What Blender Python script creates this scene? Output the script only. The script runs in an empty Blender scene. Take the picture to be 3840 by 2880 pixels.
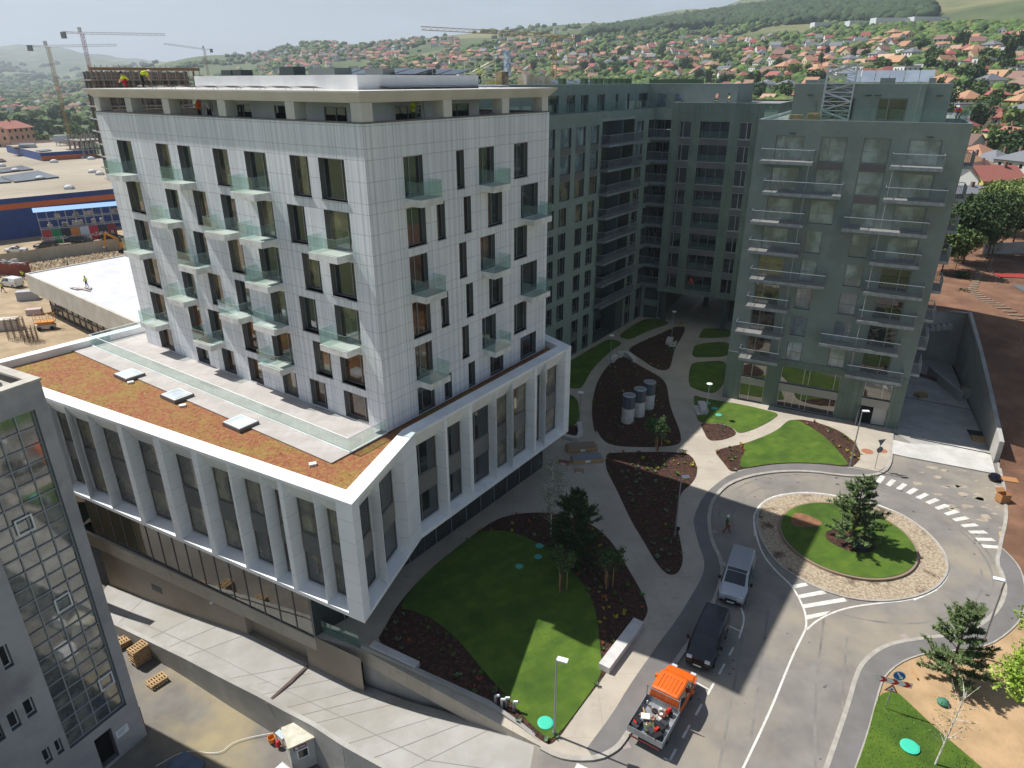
import bpy, bmesh, math, random
import numpy as np
from mathutils import Vector
from math import sin, cos, radians, pi, atan2, sqrt, hypot
random.seed(7); rng = np.random.default_rng(7)
SC = bpy.context.scene; COL = SC.collection
# ---------------------------------------------------------------- camera, sky, sun
H = 34.0; FPX = 2585.0; PITCH = radians(23.75); ROLL = radians(-0.1)
cam = bpy.data.cameras.new('camera'); camo = bpy.data.objects.new('camera', cam); COL.objects.link(camo)
cam.sensor_width = 36; cam.lens = 36 * FPX / 3840; cam.clip_start = .5; cam.clip_end = 30000
camo.location = (0, 0, H); camo.rotation_mode = 'XYZ'
from mathutils import Matrix
camo.matrix_world = Matrix.Translation((0, 0, H)) @ Matrix.Rotation(pi/2 - PITCH, 4, 'X') @ Matrix.Rotation(ROLL, 4, 'Z')
SC.camera = camo
SUN_EL, SUN_AZ = radians(53.8), radians(154.5)          # direction towards the sun, azimuth counter-clockwise from +X
W = bpy.data.worlds.new('World'); SC.world = W; W.use_nodes = True
nt = W.node_tree; nt.nodes.clear()
sky = nt.nodes.new('ShaderNodeTexSky'); sky.sky_type = 'NISHITA'; sky.sun_disc = False
sky.sun_elevation = SUN_EL; sky.sun_rotation = pi/2 - SUN_AZ
sky.altitude = 350; sky.air_density = 1.0; sky.dust_density = 1.6; sky.ozone_density = 1.2
bg = nt.nodes.new('ShaderNodeBackground'); bg.inputs['Strength'].default_value = .062
# thin real cloud cover: white mixed over the sky by a noise of the view direction on a cloud plane
tc = nt.nodes.new('ShaderNodeTexCoord'); sep = nt.nodes.new('ShaderNodeSeparateXYZ'); nt.links.new(tc.outputs['Generated'], sep.inputs[0])
def wm(op, a, b=None):
    n = nt.nodes.new('ShaderNodeMath'); n.operation = op
    for i, v in enumerate((a, b)):
        if v is None: continue
        if isinstance(v, (int, float)): n.inputs[i].default_value = v
        else: nt.links.new(v, n.inputs[i])
    return n.outputs[0]
zc = wm('MAXIMUM', wm('ADD', sep.outputs[2], .11), .03)
cmb = nt.nodes.new('ShaderNodeCombineXYZ'); nt.links.new(wm('DIVIDE', sep.outputs[0], zc), cmb.inputs[0]); nt.links.new(wm('DIVIDE', sep.outputs[1], zc), cmb.inputs[1])
ns = nt.nodes.new('ShaderNodeTexNoise'); ns.inputs['Scale'].default_value = .9; ns.inputs['Detail'].default_value = 9; ns.inputs['Roughness'].default_value = .62; ns.inputs['Distortion'].default_value = .35
nt.links.new(cmb.outputs[0], ns.inputs['Vector'])
rp = nt.nodes.new('ShaderNodeValToRGB'); rp.color_ramp.elements[0].position = .47; rp.color_ramp.elements[1].position = .78
nt.links.new(ns.outputs[0], rp.inputs[0])
mx = nt.nodes.new('ShaderNodeMixRGB'); veil = wm('MAXIMUM', wm('SUBTRACT', .62, wm('MULTIPLY', sep.outputs[2], 1.9)), 0.)
nt.links.new(wm('MINIMUM', wm('ADD', wm('MULTIPLY', rp.outputs[0], .42), veil), .92), mx.inputs[0]); nt.links.new(sky.outputs[0], mx.inputs[1]); mx.inputs[2].default_value = (8.6, 9.9, 11.2, 1)
nt.links.new(mx.outputs[0], bg.inputs[0])
wo = nt.nodes.new('ShaderNodeOutputWorld'); nt.links.new(bg.outputs[0], wo.inputs[0])
sl = bpy.data.lights.new('sun', 'SUN'); sl.energy = 5.0; sl.angle = radians(.5); sl.color = (1, .965, .91)
so = bpy.data.objects.new('sun', sl); COL.objects.link(so); so.location = (0, 0, 80)
so.rotation_mode = 'QUATERNION'
so.rotation_quaternion = Vector((cos(SUN_AZ)*cos(SUN_EL), sin(SUN_AZ)*cos(SUN_EL), sin(SUN_EL))).to_track_quat('Z', 'Y')
SC.view_settings.view_transform = 'Standard'; SC.view_settings.look = 'None'; SC.view_settings.exposure = .38; SC.view_settings.gamma = 1
SC.render.engine = 'CYCLES'
try: SC.cycles.max_bounces = 8; SC.cycles.transparent_max_bounces = 12; SC.cycles.volume_bounces = 0
except Exception: pass

# ---------------------------------------------------------------- survey helpers: photo pixel (3840x2880) -> ground point
def ray(x, y):
    u = (x-1920)/FPX; v = (y-1440)/FPX; c, s = cos(ROLL), sin(ROLL)
    u, v = u*c+v*s, -u*s+v*c
    return (u, cos(PITCH)-v*sin(PITCH), -sin(PITCH)-v*cos(PITCH))
def G(x, y, z=0.):
    d = ray(x, y); t = (z-H)/d[2]; return (d[0]*t, d[1]*t)
def GR(x, y, r):                                        # point at horizontal distance r on the ray -> x,y,z
    d = ray(x, y); t = r/hypot(d[0], d[1]); return (d[0]*t, d[1]*t, H+d[2]*t)
def Z(ox, oy, k): return lambda p: (ox+p[0]*k, oy+p[1]*k)
ZP = Z(2300, 1950, .5426); Z6 = Z(2560, 960, .5786); Z3 = Z(2560, 1920, .5786); Z2 = Z(1280, 1920, .5786); Z5 = Z(1280, 960, .5786)
ZB = Z(0, 1920, .5786); ZT = Z(0, 960, .5786); M2 = Z(1900, 900, .45208); E3 = Z(2600, 1200, .36166); ZR = Z(3200, 1600, .3858); Z9 = Z(0, 880, .25316); Z8 = Z(0, 480, .25316)
ZV = Z(0, 0, 1.736); ZN = Z(0, 0, 1)
def PL(f, pts, z=0.): return [G(*f(p), z) for p in pts]
def chaikin(p, n=2, closed=True):
    for _ in range(n):
        q = []; m = len(p)
        for i in range(m if closed else m-1):
            a, b = p[i], p[(i+1) % m]
            q += [tuple(.75*a[k]+.25*b[k] for k in range(len(a))), tuple(.25*a[k]+.75*b[k] for k in range(len(a)))]
        if not closed: q = [p[0]]+q+[p[-1]]
        p = q
    return p
# ---------------------------------------------------------------- materials
def lin(h):
    h = h.lstrip('#'); r = []
    for i in (0, 2, 4):
        c = int(h[i:i+2], 16)/255; r.append(c/12.92 if c <= .04045 else ((c+.055)/1.055)**2.4)
    return (*r, 1)
MATS = {}
def nd(m, t, **kw):
    n = m.node_tree.nodes.new(t)
    for k, v in kw.items():
        if k in n.inputs.keys(): n.inputs[k].default_value = v
        else: setattr(n, k, v)
    return n
def mat(name, col, rough=.8, col2=None, scale=3., amt=None, bump=0., bscale=None, metal=0., spec=.4, coat=0., detail=4, coord='Object', stretch=None, col3=None, scale3=.3, th=(.4, .6), th3=(.5, .7), objvar=0.):
    if name in MATS: return MATS[name]
    m = bpy.data.materials.new(name); m.use_nodes = True; MATS[name] = m
    L = m.node_tree.links; b = m.node_tree.nodes['Principled BSDF']
    b.inputs['Roughness'].default_value = rough; b.inputs['Metallic'].default_value = metal; b.inputs['Specular IOR Level'].default_value = spec; b.inputs['Coat Weight'].default_value = coat
    c1 = lin(col); b.inputs['Base Color'].default_value = c1
    t = None
    def vec():
        nonlocal t
        if t is None:
            tcn = nd(m, 'ShaderNodeTexCoord'); t = tcn.outputs[coord]
            if stretch:
                mp = nd(m, 'ShaderNodeMapping'); mp.inputs['Scale'].default_value = stretch; L.new(t, mp.inputs[0]); t = mp.outputs[0]
        return t
    out = None
    if col2:
        n = nd(m, 'ShaderNodeTexNoise', Scale=scale, Detail=detail, Roughness=.6); L.new(vec(), n.inputs['Vector'])
        r = nd(m, 'ShaderNodeValToRGB'); r.color_ramp.elements[0].color = c1; r.color_ramp.elements[1].color = lin(col2)
        r.color_ramp.elements[0].position, r.color_ramp.elements[1].position = th
        L.new(n.outputs[0], r.inputs[0]); out = r.outputs[0]
    if col3:
        n = nd(m, 'ShaderNodeTexNoise', Scale=scale3, Detail=5, Roughness=.6); L.new(vec(), n.inputs['Vector'])
        r = nd(m, 'ShaderNodeValToRGB'); r.color_ramp.elements[0].position, r.color_ramp.elements[1].position = th3
        L.new(n.outputs[0], r.inputs[0]); x = nd(m, 'ShaderNodeMixRGB'); L.new(r.outputs[0], x.inputs[0])
        if out: L.new(out, x.inputs[1])
        else: x.inputs[1].default_value = c1
        x.inputs[2].default_value = lin(col3); out = x.outputs[0]
    if objvar:
        oi = nd(m, 'ShaderNodeObjectInfo'); h = nd(m, 'ShaderNodeHueSaturation')
        mr = nd(m, 'ShaderNodeMapRange'); mr.inputs['To Min'].default_value = 1-objvar; mr.inputs['To Max'].default_value = 1+objvar
        L.new(oi.outputs['Random'], mr.inputs[0]); L.new(mr.outputs[0], h.inputs['Value'])
        mr2 = nd(m, 'ShaderNodeMapRange'); mr2.inputs['To Min'].default_value = .5-.01; mr2.inputs['To Max'].default_value = .5+.01
        mu = nd(m, 'ShaderNodeMath', operation='FRACT'); mu2 = nd(m, 'ShaderNodeMath', operation='MULTIPLY'); mu2.inputs[1].default_value = 7.31
        L.new(oi.outputs['Random'], mu2.inputs[0]); L.new(mu2.outputs[0], mu.inputs[0]); L.new(mu.outputs[0], mr2.inputs[0]); L.new(mr2.outputs[0], h.inputs['Hue'])
        if out: L.new(out, h.inputs['Color'])
        else: h.inputs['Color'].default_value = c1
        out = h.outputs[0]
    if out: L.new(out, b.inputs['Base Color'])
    if bump:
        n = nd(m, 'ShaderNodeTexNoise', Scale=bscale or scale*3, Detail=5); L.new(vec(), n.inputs['Vector'])
        bp = nd(m, 'ShaderNodeBump', Strength=min(1, bump), Distance=.05*max(1, bump)); L.new(n.outputs[0], bp.inputs['Height']); L.new(bp.outputs[0], b.inputs['Normal'])
    return m
def mathn(m, op, a, b=None):
    n = nd(m, 'ShaderNodeMath', operation=op)
    for i, v in enumerate((a, b)):
        if v is None: continue
        if isinstance(v, (int, float)): n.inputs[i].default_value = v
        else: m.node_tree.links.new(v, n.inputs[i])
    return n.outputs[0]
def joints(m, du, dv, width=.02, dark=.55, u0=0., v0=0., vlist=None, vper=None, coord='UV'):
    """multiply base colour by thin panel joint lines laid out on the surface in metres (uv)"""
    L = m.node_tree.links; b = m.node_tree.nodes['Principled BSDF']
    uv = nd(m, 'ShaderNodeTexCoord'); s = nd(m, 'ShaderNodeSeparateXYZ'); L.new(uv.outputs[coord], s.inputs[0])
    lines = []
    def line(src, per, off, wd):
        f = mathn(m, 'FRACT', mathn(m, 'DIVIDE', mathn(m, 'SUBTRACT', src, off-100*per), per))
        return mathn(m, 'LESS_THAN', f, wd/per)
    if du: lines.append(line(s.outputs[0], du, u0, width))
    if dv: lines.append(line(s.outputs[1], dv, v0, width))
    for o in (vlist or []): lines.append(line(s.outputs[1], vper, o, width*1.5))
    acc = lines[0]
    for l in lines[1:]: acc = mathn(m, 'MAXIMUM', acc, l)
    x = nd(m, 'ShaderNodeMixRGB', blend_type='MULTIPLY'); L.new(acc, x.inputs[0])
    src = b.inputs['Base Color'].links
    if src: L.new(src[0].from_socket, x.inputs[1])
    else: x.inputs[1].default_value = b.inputs['Base Color'].default_value
    x.inputs[2].default_value = (dark, dark, dark, 1); L.new(x.outputs[0], b.inputs['Base Color'])
    return s
def ribs(m, step, strength=.5, tone=.12, dist=.02):
    L = m.node_tree.links; b = m.node_tree.nodes['Principled BSDF']
    uv = nd(m, 'ShaderNodeTexCoord'); s = nd(m, 'ShaderNodeSeparateXYZ'); L.new(uv.outputs['UV'], s.inputs[0])
    fl = mathn(m, 'FLOOR', mathn(m, 'DIVIDE', s.outputs[0], step))
    wn = nd(m, 'ShaderNodeTexWhiteNoise', noise_dimensions='1D'); L.new(fl, wn.inputs['W'])
    bp = nd(m, 'ShaderNodeBump', Strength=strength, Distance=dist); L.new(wn.outputs[0], bp.inputs['Height']); L.new(bp.outputs[0], b.inputs['Normal'])
    mr = nd(m, 'ShaderNodeMapRange'); mr.inputs['To Min'].default_value = 1-tone; mr.inputs['To Max'].default_value = 1.; L.new(wn.outputs[0], mr.inputs[0])
    x = nd(m, 'ShaderNodeMixRGB', blend_type='MULTIPLY'); x.inputs[0].default_value = 1
    src = b.inputs['Base Color'].links
    if src: L.new(src[0].from_socket, x.inputs[1])
    else: x.inputs[1].default_value = b.inputs['Base Color'].default_value
    L.new(mr.outputs[0], x.inputs[2]); L.new(x.outputs[0], b.inputs['Base Color'])
def glassy(name, col, alpha_tint='#cfe6e0', fac=.16, dif=.05):
    """clear safety glass: tinted see-through with a reflecting share and a little body colour"""
    if name in MATS: return MATS[name]
    m = bpy.data.materials.new(name); m.use_nodes = True; MATS[name] = m; n = m.node_tree.nodes; L = m.node_tree.links; n.clear()
    o = n.new('ShaderNodeOutputMaterial'); t = n.new('ShaderNodeBsdfTransparent'); t.inputs[0].default_value = lin(alpha_tint)
    g = n.new('ShaderNodeBsdfGlossy'); g.inputs['Roughness'].default_value = .02; g.inputs[0].default_value = (.85, .95, .93, 1)
    d = n.new('ShaderNodeBsdfDiffuse'); d.inputs[0].default_value = lin(col)
    f0 = n.new('ShaderNodeLayerWeight'); f0.inputs[0].default_value = .25
    f = n.new('ShaderNodeMath'); f.operation = 'MULTIPLY_ADD'; f.inputs[1].default_value = .4; f.inputs[2].default_value = .04; L.new(f0.outputs['Facing'], f.inputs[0])
    a = n.new('ShaderNodeMixShader'); L.new(f.outputs[0], a.inputs[0]); L.new(t.outputs[0], a.inputs[1]); L.new(g.outputs[0], a.inputs[2])
    c = n.new('ShaderNodeMixShader'); c.inputs[0].default_value = dif; L.new(a.outputs[0], c.inputs[1]); L.new(d.outputs[0], c.inputs[2]); L.new(c.outputs[0], o.inputs[0])
    return m
m_gedge = None
def pane(name, col, col2=None, sc=.35, rough=.03, ior=1.85):
    if name in MATS: return MATS[name]
    m = mat(name, col, rough, col2, sc, spec=.5, th=(.42, .62)); m.node_tree.nodes['Principled BSDF'].inputs['IOR'].default_value = ior
    b = m.node_tree.nodes['Principled BSDF']
    n = nd(m, 'ShaderNodeTexNoise', Scale=.9, Detail=1.); tcn = nd(m, 'ShaderNodeTexCoord'); m.node_tree.links.new(tcn.outputs['Object'], n.inputs['Vector'])
    bp = nd(m, 'ShaderNodeBump', Strength=.12, Distance=.03); m.node_tree.links.new(n.outputs[0], bp.inputs['Height']); m.node_tree.links.new(bp.outputs[0], b.inputs['Normal'])
    return m
# ---------------------------------------------------------------- mesh builder and object tree
ORG = {}
class MB:
    def __init__(s): s.v = []; s.f = []; s.m = []; s.uv = []
    def poly(s, pts, m=0, uv=None):
        n = len(s.v); s.v += [tuple(p) for p in pts]; s.f.append(tuple(range(n, n+len(pts)))); s.m.append(m)
        s.uv.append(uv if uv else [(0, 0)]*len(pts))
    def box(s, x0, x1, y0, y1, z0, z1, m=0, top=None):
        P = [(x0,y0,z0),(x1,y0,z0),(x1,y1,z0),(x0,y1,z0),(x0,y0,z1),(x1,y0,z1),(x1,y1,z1),(x0,y1,z1)]
        for i, q in enumerate(((3,2,1,0),(4,5,6,7),(0,1,5,4),(1,2,6,5),(2,3,7,6),(3,0,4,7))): s.poly([P[k] for k in q], top if (top is not None and i == 1) else m)
    def obox(s, c, ax, sx, sy, z0, z1, m=0, top=None):      # oriented box: centre xy, axis angle, full sizes
        d = (cos(ax), sin(ax)); e = (-d[1], d[0]); cs = [(c[0]+d[0]*a*sx/2+e[0]*b*sy/2, c[1]+d[1]*a*sx/2+e[1]*b*sy/2) for a, b in ((-1,-1),(1,-1),(1,1),(-1,1))]
        s.prism(cs, z0, z1, m, top)
    def prism(s, pts, z0, z1, m=0, top=None, bottom=True, uvs=False):
        n = len(pts)
        ar = sum(pts[i][0]*pts[(i+1) % n][1]-pts[(i+1) % n][0]*pts[i][1] for i in range(n))
        if ar < 0: pts = pts[::-1]
        s.poly([(p[0], p[1], z1) for p in pts], top if top is not None else m, [(p[0], p[1]) for p in pts])
        if bottom: s.poly([(p[0], p[1], z0) for p in pts[::-1]], m)
        u = 0
        for i in range(n):
            a, b = pts[i], pts[(i+1) % n]; w = hypot(b[0]-a[0], b[1]-a[1])
            s.poly([(a[0],a[1],z0),(b[0],b[1],z0),(b[0],b[1],z1),(a[0],a[1],z1)], m, [(u,z0),(u+w,z0),(u+w,z1),(u,z1)]); u += w
    def tube(s, p, q, r, r2=None, n=6, m=0, cap=True):
        p, q = Vector(p), Vector(q); r2 = r if r2 is None else r2; d = (q-p)
        if d.length < 1e-6: return
        d.normalize(); a = d.orthogonal().normalized(); b = d.cross(a)
        A = [p+(a*cos(2*pi*i/n)+b*sin(2*pi*i/n))*r for i in range(n)]; B = [q+(a*cos(2*pi*i/n)+b*sin(2*pi*i/n))*r2 for i in range(n)]
        for i in range(n): s.poly([A[i], A[(i+1) % n], B[(i+1) % n], B[i]], m)
        if cap: s.poly(A[::-1], m); s.poly(B, m)
    def lathe(s, c, prof, n=16, m=0):
        R = [[(c[0]+r*cos(2*pi*i/n), c[1]+r*sin(2*pi*i/n), c[2]+z) for i in range(n)] for r, z in prof]
        for a, b in zip(R, R[1:]):
            for i in range(n): s.poly([a[i], a[(i+1) % n], b[(i+1) % n], b[i]], m)
        s.poly(R[0][::-1], m); s.poly(R[-1], m)
    def ribbon(s, pts, w, z, m=0, closed=False, h=0):
        P = [Vector((p[0], p[1])) for p in pts]; n = len(P); L = []; R = []
        for i in range(n):
            a = P[i-1] if (i > 0 or closed) else P[i]; b = P[(i+1) % n] if (i < n-1 or closed) else P[i]
            t = (b-a); t = t.normalized() if t.length > 0 else Vector((1, 0)); e = Vector((-t.y, t.x))*w/2; L.append(P[i]+e); R.append(P[i]-e)
        for i in range(n if closed else n-1):
            j = (i+1) % n
            s.poly([(R[i].x,R[i].y,z),(R[j].x,R[j].y,z),(L[j].x,L[j].y,z),(L[i].x,L[i].y,z)], m)
            if h:
                s.poly([(R[i].x,R[i].y,z-h),(R[j].x,R[j].y,z-h),(R[j].x,R[j].y,z),(R[i].x,R[i].y,z)], m)
                s.poly([(L[j].x,L[j].y,z-h),(L[i].x,L[i].y,z-h),(L[i].x,L[i].y,z),(L[j].x,L[j].y,z)], m)
        if h and not closed:
            for k in (0, n-1): s.poly([(R[k].x,R[k].y,z-h),(L[k].x,L[k].y,z-h),(L[k].x,L[k].y,z),(R[k].x,R[k].y,z)], m)
    def build(s, name, mats, parent=None, smooth=False, at=None):
        me = bpy.data.meshes.new(name); o0 = ORG.get(parent.name, (0, 0, 0)) if parent else (at or (0, 0, 0))
        V = np.array(s.v, dtype=np.float64).reshape(-1, 3)-np.array(o0)
        me.from_pydata(V.tolist(), [], s.f); 
        if not isinstance(mats, (list, tuple)): mats = [mats]
        for x in mats: me.materials.append(x)
        me.polygons.foreach_set('material_index', s.m)
        if any(u[0] != u[1] for u in s.uv[:50]) or any(u[0] != u[1] for u in s.uv[-50:]):
            ul = me.uv_layers.new(name='UVMap'); ul.data.foreach_set('uv', [c for u in s.uv for p in u for c in p])
        if smooth: me.polygons.foreach_set('use_smooth', [True]*len(s.f))
        o = bpy.data.objects.new(name, me); COL.objects.link(o); ORG[o.name] = o0
        if parent: o.parent = parent
        else: o.location = o0
        return o
def tag(o, label=None, cat=None, group=None, kind=None):
    if label: o['label'] = label
    if cat: o['category'] = cat
    if group: o['group'] = group
    if kind: o['kind'] = kind
    return o
def thing(name, label, cat, loc=(0, 0, 0), group=None):
    o = bpy.data.objects.new(name, None); COL.objects.link(o); o.empty_display_size = .3
    loc = tuple(loc)+(0,)*(3-len(loc)); o.location = loc; ORG[o.name] = loc; tag(o, label, cat, group); return o
def dup(root, loc, rotz=0, label=None, scale=None, group=None):
    r = root.copy(); COL.objects.link(r); r.location = loc; r.rotation_euler = (0, 0, rotz)
    if scale: r.scale = scale if isinstance(scale, (tuple, list)) else (scale,)*3
    if label: r['label'] = label
    if group: r['group'] = group
    for c in list(root.children):
        d = c.copy(); COL.objects.link(d); d.parent = r
        for g in c.children:
            e = g.copy(); COL.objects.link(e); e.parent = d
    return r
def place(root, loc, rotz=0, scale=None):
    root.location = loc; root.rotation_euler = (0, 0, rotz)
    if scale: root.scale = scale if isinstance(scale, (tuple, list)) else (scale,)*3
    return root
def struct(mb, name, m, kind='structure', label=None, cat=None, smooth=False):
    o = mb.build(name, m, smooth=smooth); tag(o, label, cat, kind=kind); return o
class FR:                                                # facade frame: s along, o outwards, z up
    def __init__(s, P0, ang, out): s.P = P0; s.d = (cos(radians(ang)), sin(radians(ang))); s.a = radians(ang); s.n = (s.d[1]*out, -s.d[0]*out)
    def p(s, u, o, z): return (s.P[0]+s.d[0]*u+s.n[0]*o, s.P[1]+s.d[1]*u+s.n[1]*o, z)
    def xy(s, u, o): return s.p(u, o, 0)[:2]
    def box(s, mb, u0, u1, o0, o1, z0, z1, m=0, top=None): mb.prism([s.xy(u0, o0), s.xy(u1, o0), s.xy(u1, o1), s.xy(u0, o1)], z0, z1, m, top)
    def sheet(s, mb, u0, o0, u1, o1, z0, z1):           # one pane of clear glass with its polished top edge
        mb.poly([s.p(u0,o0,z0), s.p(u1,o1,z0), s.p(u1,o1,z1), s.p(u0,o0,z1)], 0); du, do = (0, .018) if o0 == o1 else (.018, 0)
        mb.poly([s.p(u0,o0,z1), s.p(u1,o1,z1), s.p(u1+du,o1+do,z1), s.p(u0+du,o0+do,z1)], 1)
    def quad(s, mb, u0, u1, z0, z1, o=0, m=0): mb.poly([s.p(u0,o,z0), s.p(u1,o,z0), s.p(u1,o,z1), s.p(u0,o,z1)], m, [(u0,z0),(u1,z0),(u1,z1),(u0,z1)])
    def wall(s, mb, u0, u1, z0, z1, holes, m=0, mr=1, dep=.35, o=0):
        us = sorted({u0, u1, *[min(max(h[k], u0), u1) for h in holes for k in (0, 1)]}); 
        for a, b in zip(us, us[1:]):
            if b-a < 1e-5: continue
            c = (a+b)/2; hs = sorted([(h[2], h[3]) for h in holes if h[0] < c < h[1]]); z = z0
            for h0, h1 in hs:
                if h0 > z: s.quad(mb, a, b, z, h0, o, m)
                z = max(z, h1)
            if z < z1: s.quad(mb, a, b, z, z1, o, m)
        for h in holes:
            a, b, c, d = h[:4]; e = h[4] if len(h) > 4 else dep
            for q in (((a,0,c),(a,-e,c),(a,-e,d),(a,0,d)), ((b,0,c),(b,-e,c),(b,-e,d),(b,0,d)), ((a,0,d),(b,0,d),(b,-e,d),(a,-e,d)), ((a,0,c),(b,0,c),(b,-e,c),(a,-e,c))):
                mb.poly([s.p(x, y+o, zz) for x, y, zz in q], mr)
    def window(s, parent, u0, u1, z0, z1, dep, fm, pm, mull=(), trans=(), name='window', fw=.06, pname='pane'):
        mb = MB(); o0, o1 = -dep, -dep+.07
        for a, b, c, d in ((u0, u0+fw, z0, z1), (u1-fw, u1, z0, z1), (u0+fw, u1-fw, z0, z0+fw), (u0+fw, u1-fw, z1-fw, z1)): s.box(mb, a, b, o0, o1, c, d)
        for x in mull: s.box(mb, x-fw*.6, x+fw*.6, o0, o1+.004, z0+fw, z1-fw)
        for zz in trans: s.box(mb, u0+fw, u1-fw, o0, o1-.003, zz-.02, zz+.02)
        w = mb.build(name, fm, parent); ORG[w.name] = ORG[parent.name]
        g = MB(); s.quad(g, u0+fw*.5, u1-fw*.5, z0+fw*.5, z1-fw*.5, o0+.03); g.build(pname, pm, w); return w
# ================================================================= materials used by the buildings
m_clad = mat('white_ribbed_cladding', '#eef0f3', .55, '#e4e7ec', .25)
ribs(m_clad, .13, .9, .2, .03); joints(m_clad, .6, 0, .03, .7, vlist=[29.72, 28.48, 27.24], vper=3.12)
m_white = mat('white_fibre_panel', '#f0f0ef', .5, '#e0e1e2', .4)
m_whitej = mat('white_jointed_panel', '#eceef0', .5, '#e4e6e9', .4); joints(m_whitej, 0, 1.45, .02, .5, v0=8.3)
m_stucco = mat('warm_white_render', '#cfcac0', .8, '#c5c0b5', .6)
m_soffit = mat('pale_grey_render', '#d2cfc9', .75, '#c8c5be', .4)
m_reveal = mat('anthracite_reveal', '#6b6a69', .5); m_frame = mat('dark_grey_metal', '#8b8e92', .4, metal=.3)
m_sill = mat('grey_sill', '#8f9296', .45, metal=.4)
m_spandrel = mat('grey_spandrel', '#7a7775', .45, '#72706d', .3)
m_taupe = mat('taupe_render', '#9a8f80', .85, '#8f8576', .25, col3='#857b6d', scale3=.08)
m_slabw = mat('white_concrete_edge', '#e6e6e3', .7, '#cbcbc6', 1.)
m_tilew = mat('pale_balcony_tile', '#c4c1bb', .8); m_deck = mat('grey_terrace_tiles', '#b5b0ac', .8, '#a9a49f', .8); joints(m_deck, .6, .6, .014, .75)
m_sedum = mat('sedum', '#8a4b3b', .95, '#977446', 3.2, bump=1., bscale=10, col3='#8a843c', scale3=.55, th=(.36, .64), th3=(.48, .8), detail=10)
g_rail = glassy('balcony_glass', '#b5d8d2', '#dcece9', dif=.08)
m_gedge = mat('glass_edge', '#a8ccc4', .3)
p_dark = pane('window_pane', '#1b2023', '#343a3c', .3, ior=2.0); p_brown = pane('warm_window_pane', '#5a4028', '#2c2018', .5)
p_tan = pane('tan_reflection_pane', '#38352d', '#8a8066', .4, ior=2.4)  # tan reflection of roofs and ground painted into the glass colour
p_haze = pane('film_reflection_pane', '#5f6f75', '#9aabb0', .5, rough=.1, ior=2.1)  # pale film on the block; sky reflection painted in on the wing
p_shop = pane('bronze_shop_glass', '#1d1c17', '#35332a', .2, ior=2.6)
m_gwall = mat('green_render', '#808d87', .9, '#798680', .12, col3='#88958f', scale3=.5, bump=.15, bscale=2)
m_gfluted = mat('green_fluted_cladding', '#76857a', .75, '#6b7a6f', .3); ribs(m_gfluted, .09, .8, .22, .03); joints(m_gfluted, 0, 3.0, .03, .6)
m_gband = mat('taupe_grey_spandrel', '#6c6a6a', .7, '#646262', .3)
m_gdark = mat('green_shaded_recess', '#4b5452', .9)  # darker copy of the green render, recess shade put into the colour
m_galv = mat('galvanised_steel', '#9aa3ab', .45, '#868f97', 2., metal=.5)
m_rail = mat('pale_handrail', '#aeb3ba', .4, metal=.5)
m_tile = mat('balcony_floor', '#8d8c8a', .8, '#838280', 1.5)
m_roofg = mat('grey_roof_membrane', '#8b8c8b', .9, '#7d7e7d', .3)
m_panel = mat('solar_panel', '#10151d', .15, spec=.8); joints(m_panel, 1.05, 1.7, .03, 2.2)
m_alu = mat('aluminium', '#b9bcc0', .35, metal=.7)
# ================================================================= WHITE BUILDING (tower on podium)
TC = G(1454, 1622, 12.); TL = FR(TC, 144.47, -1); TR = FR(TC, 54.56, 1)       # left face: s runs left; right face: s runs right
LL, LR = 30.72, 19.75
wb = thing('white_building', 'white ribbed apartment tower with glass balconies on a faceted white podium', 'building', (TC[0], TC[1], 0))
def in2(s, t): return (TC[0]+TL.d[0]*s+TR.d[0]*t, TC[1]+TL.d[1]*s+TR.d[1]*t)  # tower plan point
ev = [(26.15, 28.36, 1), (20.88, 22.58, 0), (18.0, 19.67, 1), (13.5, 15.24, 0), (9.3, 11.6, 1), (5.1, 6.86, 0), (1.8, 4.14, 0)]
ev2 = [e if i != 6 else (1.8, 4.12, 0) for i, e in enumerate(ev)]
od = [(26.12, 28.33, 0), (20.78, 22.52, 1), (17.03, 18.7, 0), (13.5, 15.2, 1), (9.3, 11.0, 1), (6.03, 7.75, 0), (1.77, 4.13, 1)]
rev = [(3.15, 4.9, 1), (8.23, 9.06, 0), (10.69, 12.47, 1), (14.98, 16.77, 0)]
rod = [(3.15, 4.92, 0), (6.04, 6.87, 0), (8.88, 9.7, 0), (11.66, 13.43, 0), (15.9, 18.28, 1)]
hl, hr = [], []
for r in range(6):
    z1 = 29.72-3.12*r
    for lst, hs, side in (((ev, od)[r % 2], hl, 'L'), ((rev, rod)[r % 2], hr, 'R')):
        for (a, b, door) in lst:
            zb = 12.08 if r == 5 else z1-2.5
            hs.append((a, b, zb, z1, .5 if side == 'L' else .42, door and r < 5, r))
mb = MB(); TL.wall(mb, 0, LL, 12., 31.75, [h[:5] for h in hl], 0, 1); TR.wall(mb, 0, LR, 12., 31.75, [h[:5] for h in hr], 0, 1)
P3, P4 = in2(LL, LR), in2(LL, 0)
mb.poly([(*in2(0, LR), 12.), (*P3, 12.), (*P3, 31.75), (*in2(0, LR), 31.75)], 0, [(0, 12), (LL, 12), (LL, 31.75), (0, 31.75)])
mb.poly([(*P4, 12.), (*P3, 12.), (*P3, 31.75), (*P4, 31.75)], 0, [(0, 12), (LR, 12), (LR, 31.75), (0, 31.75)])
mb.prism([in2(.7, .7), in2(LL-.3, .7), in2(LL-.3, LR-.3), in2(.7, LR-.3)], 12.1, 31.0, 2)
mb.poly([(*in2(.01, .01), 31.2), (*in2(LL-.01, .01), 31.2), (*in2(LL-.01, LR-.01), 31.2), (*in2(.01, LR-.01), 31.2)], 4)
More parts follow.
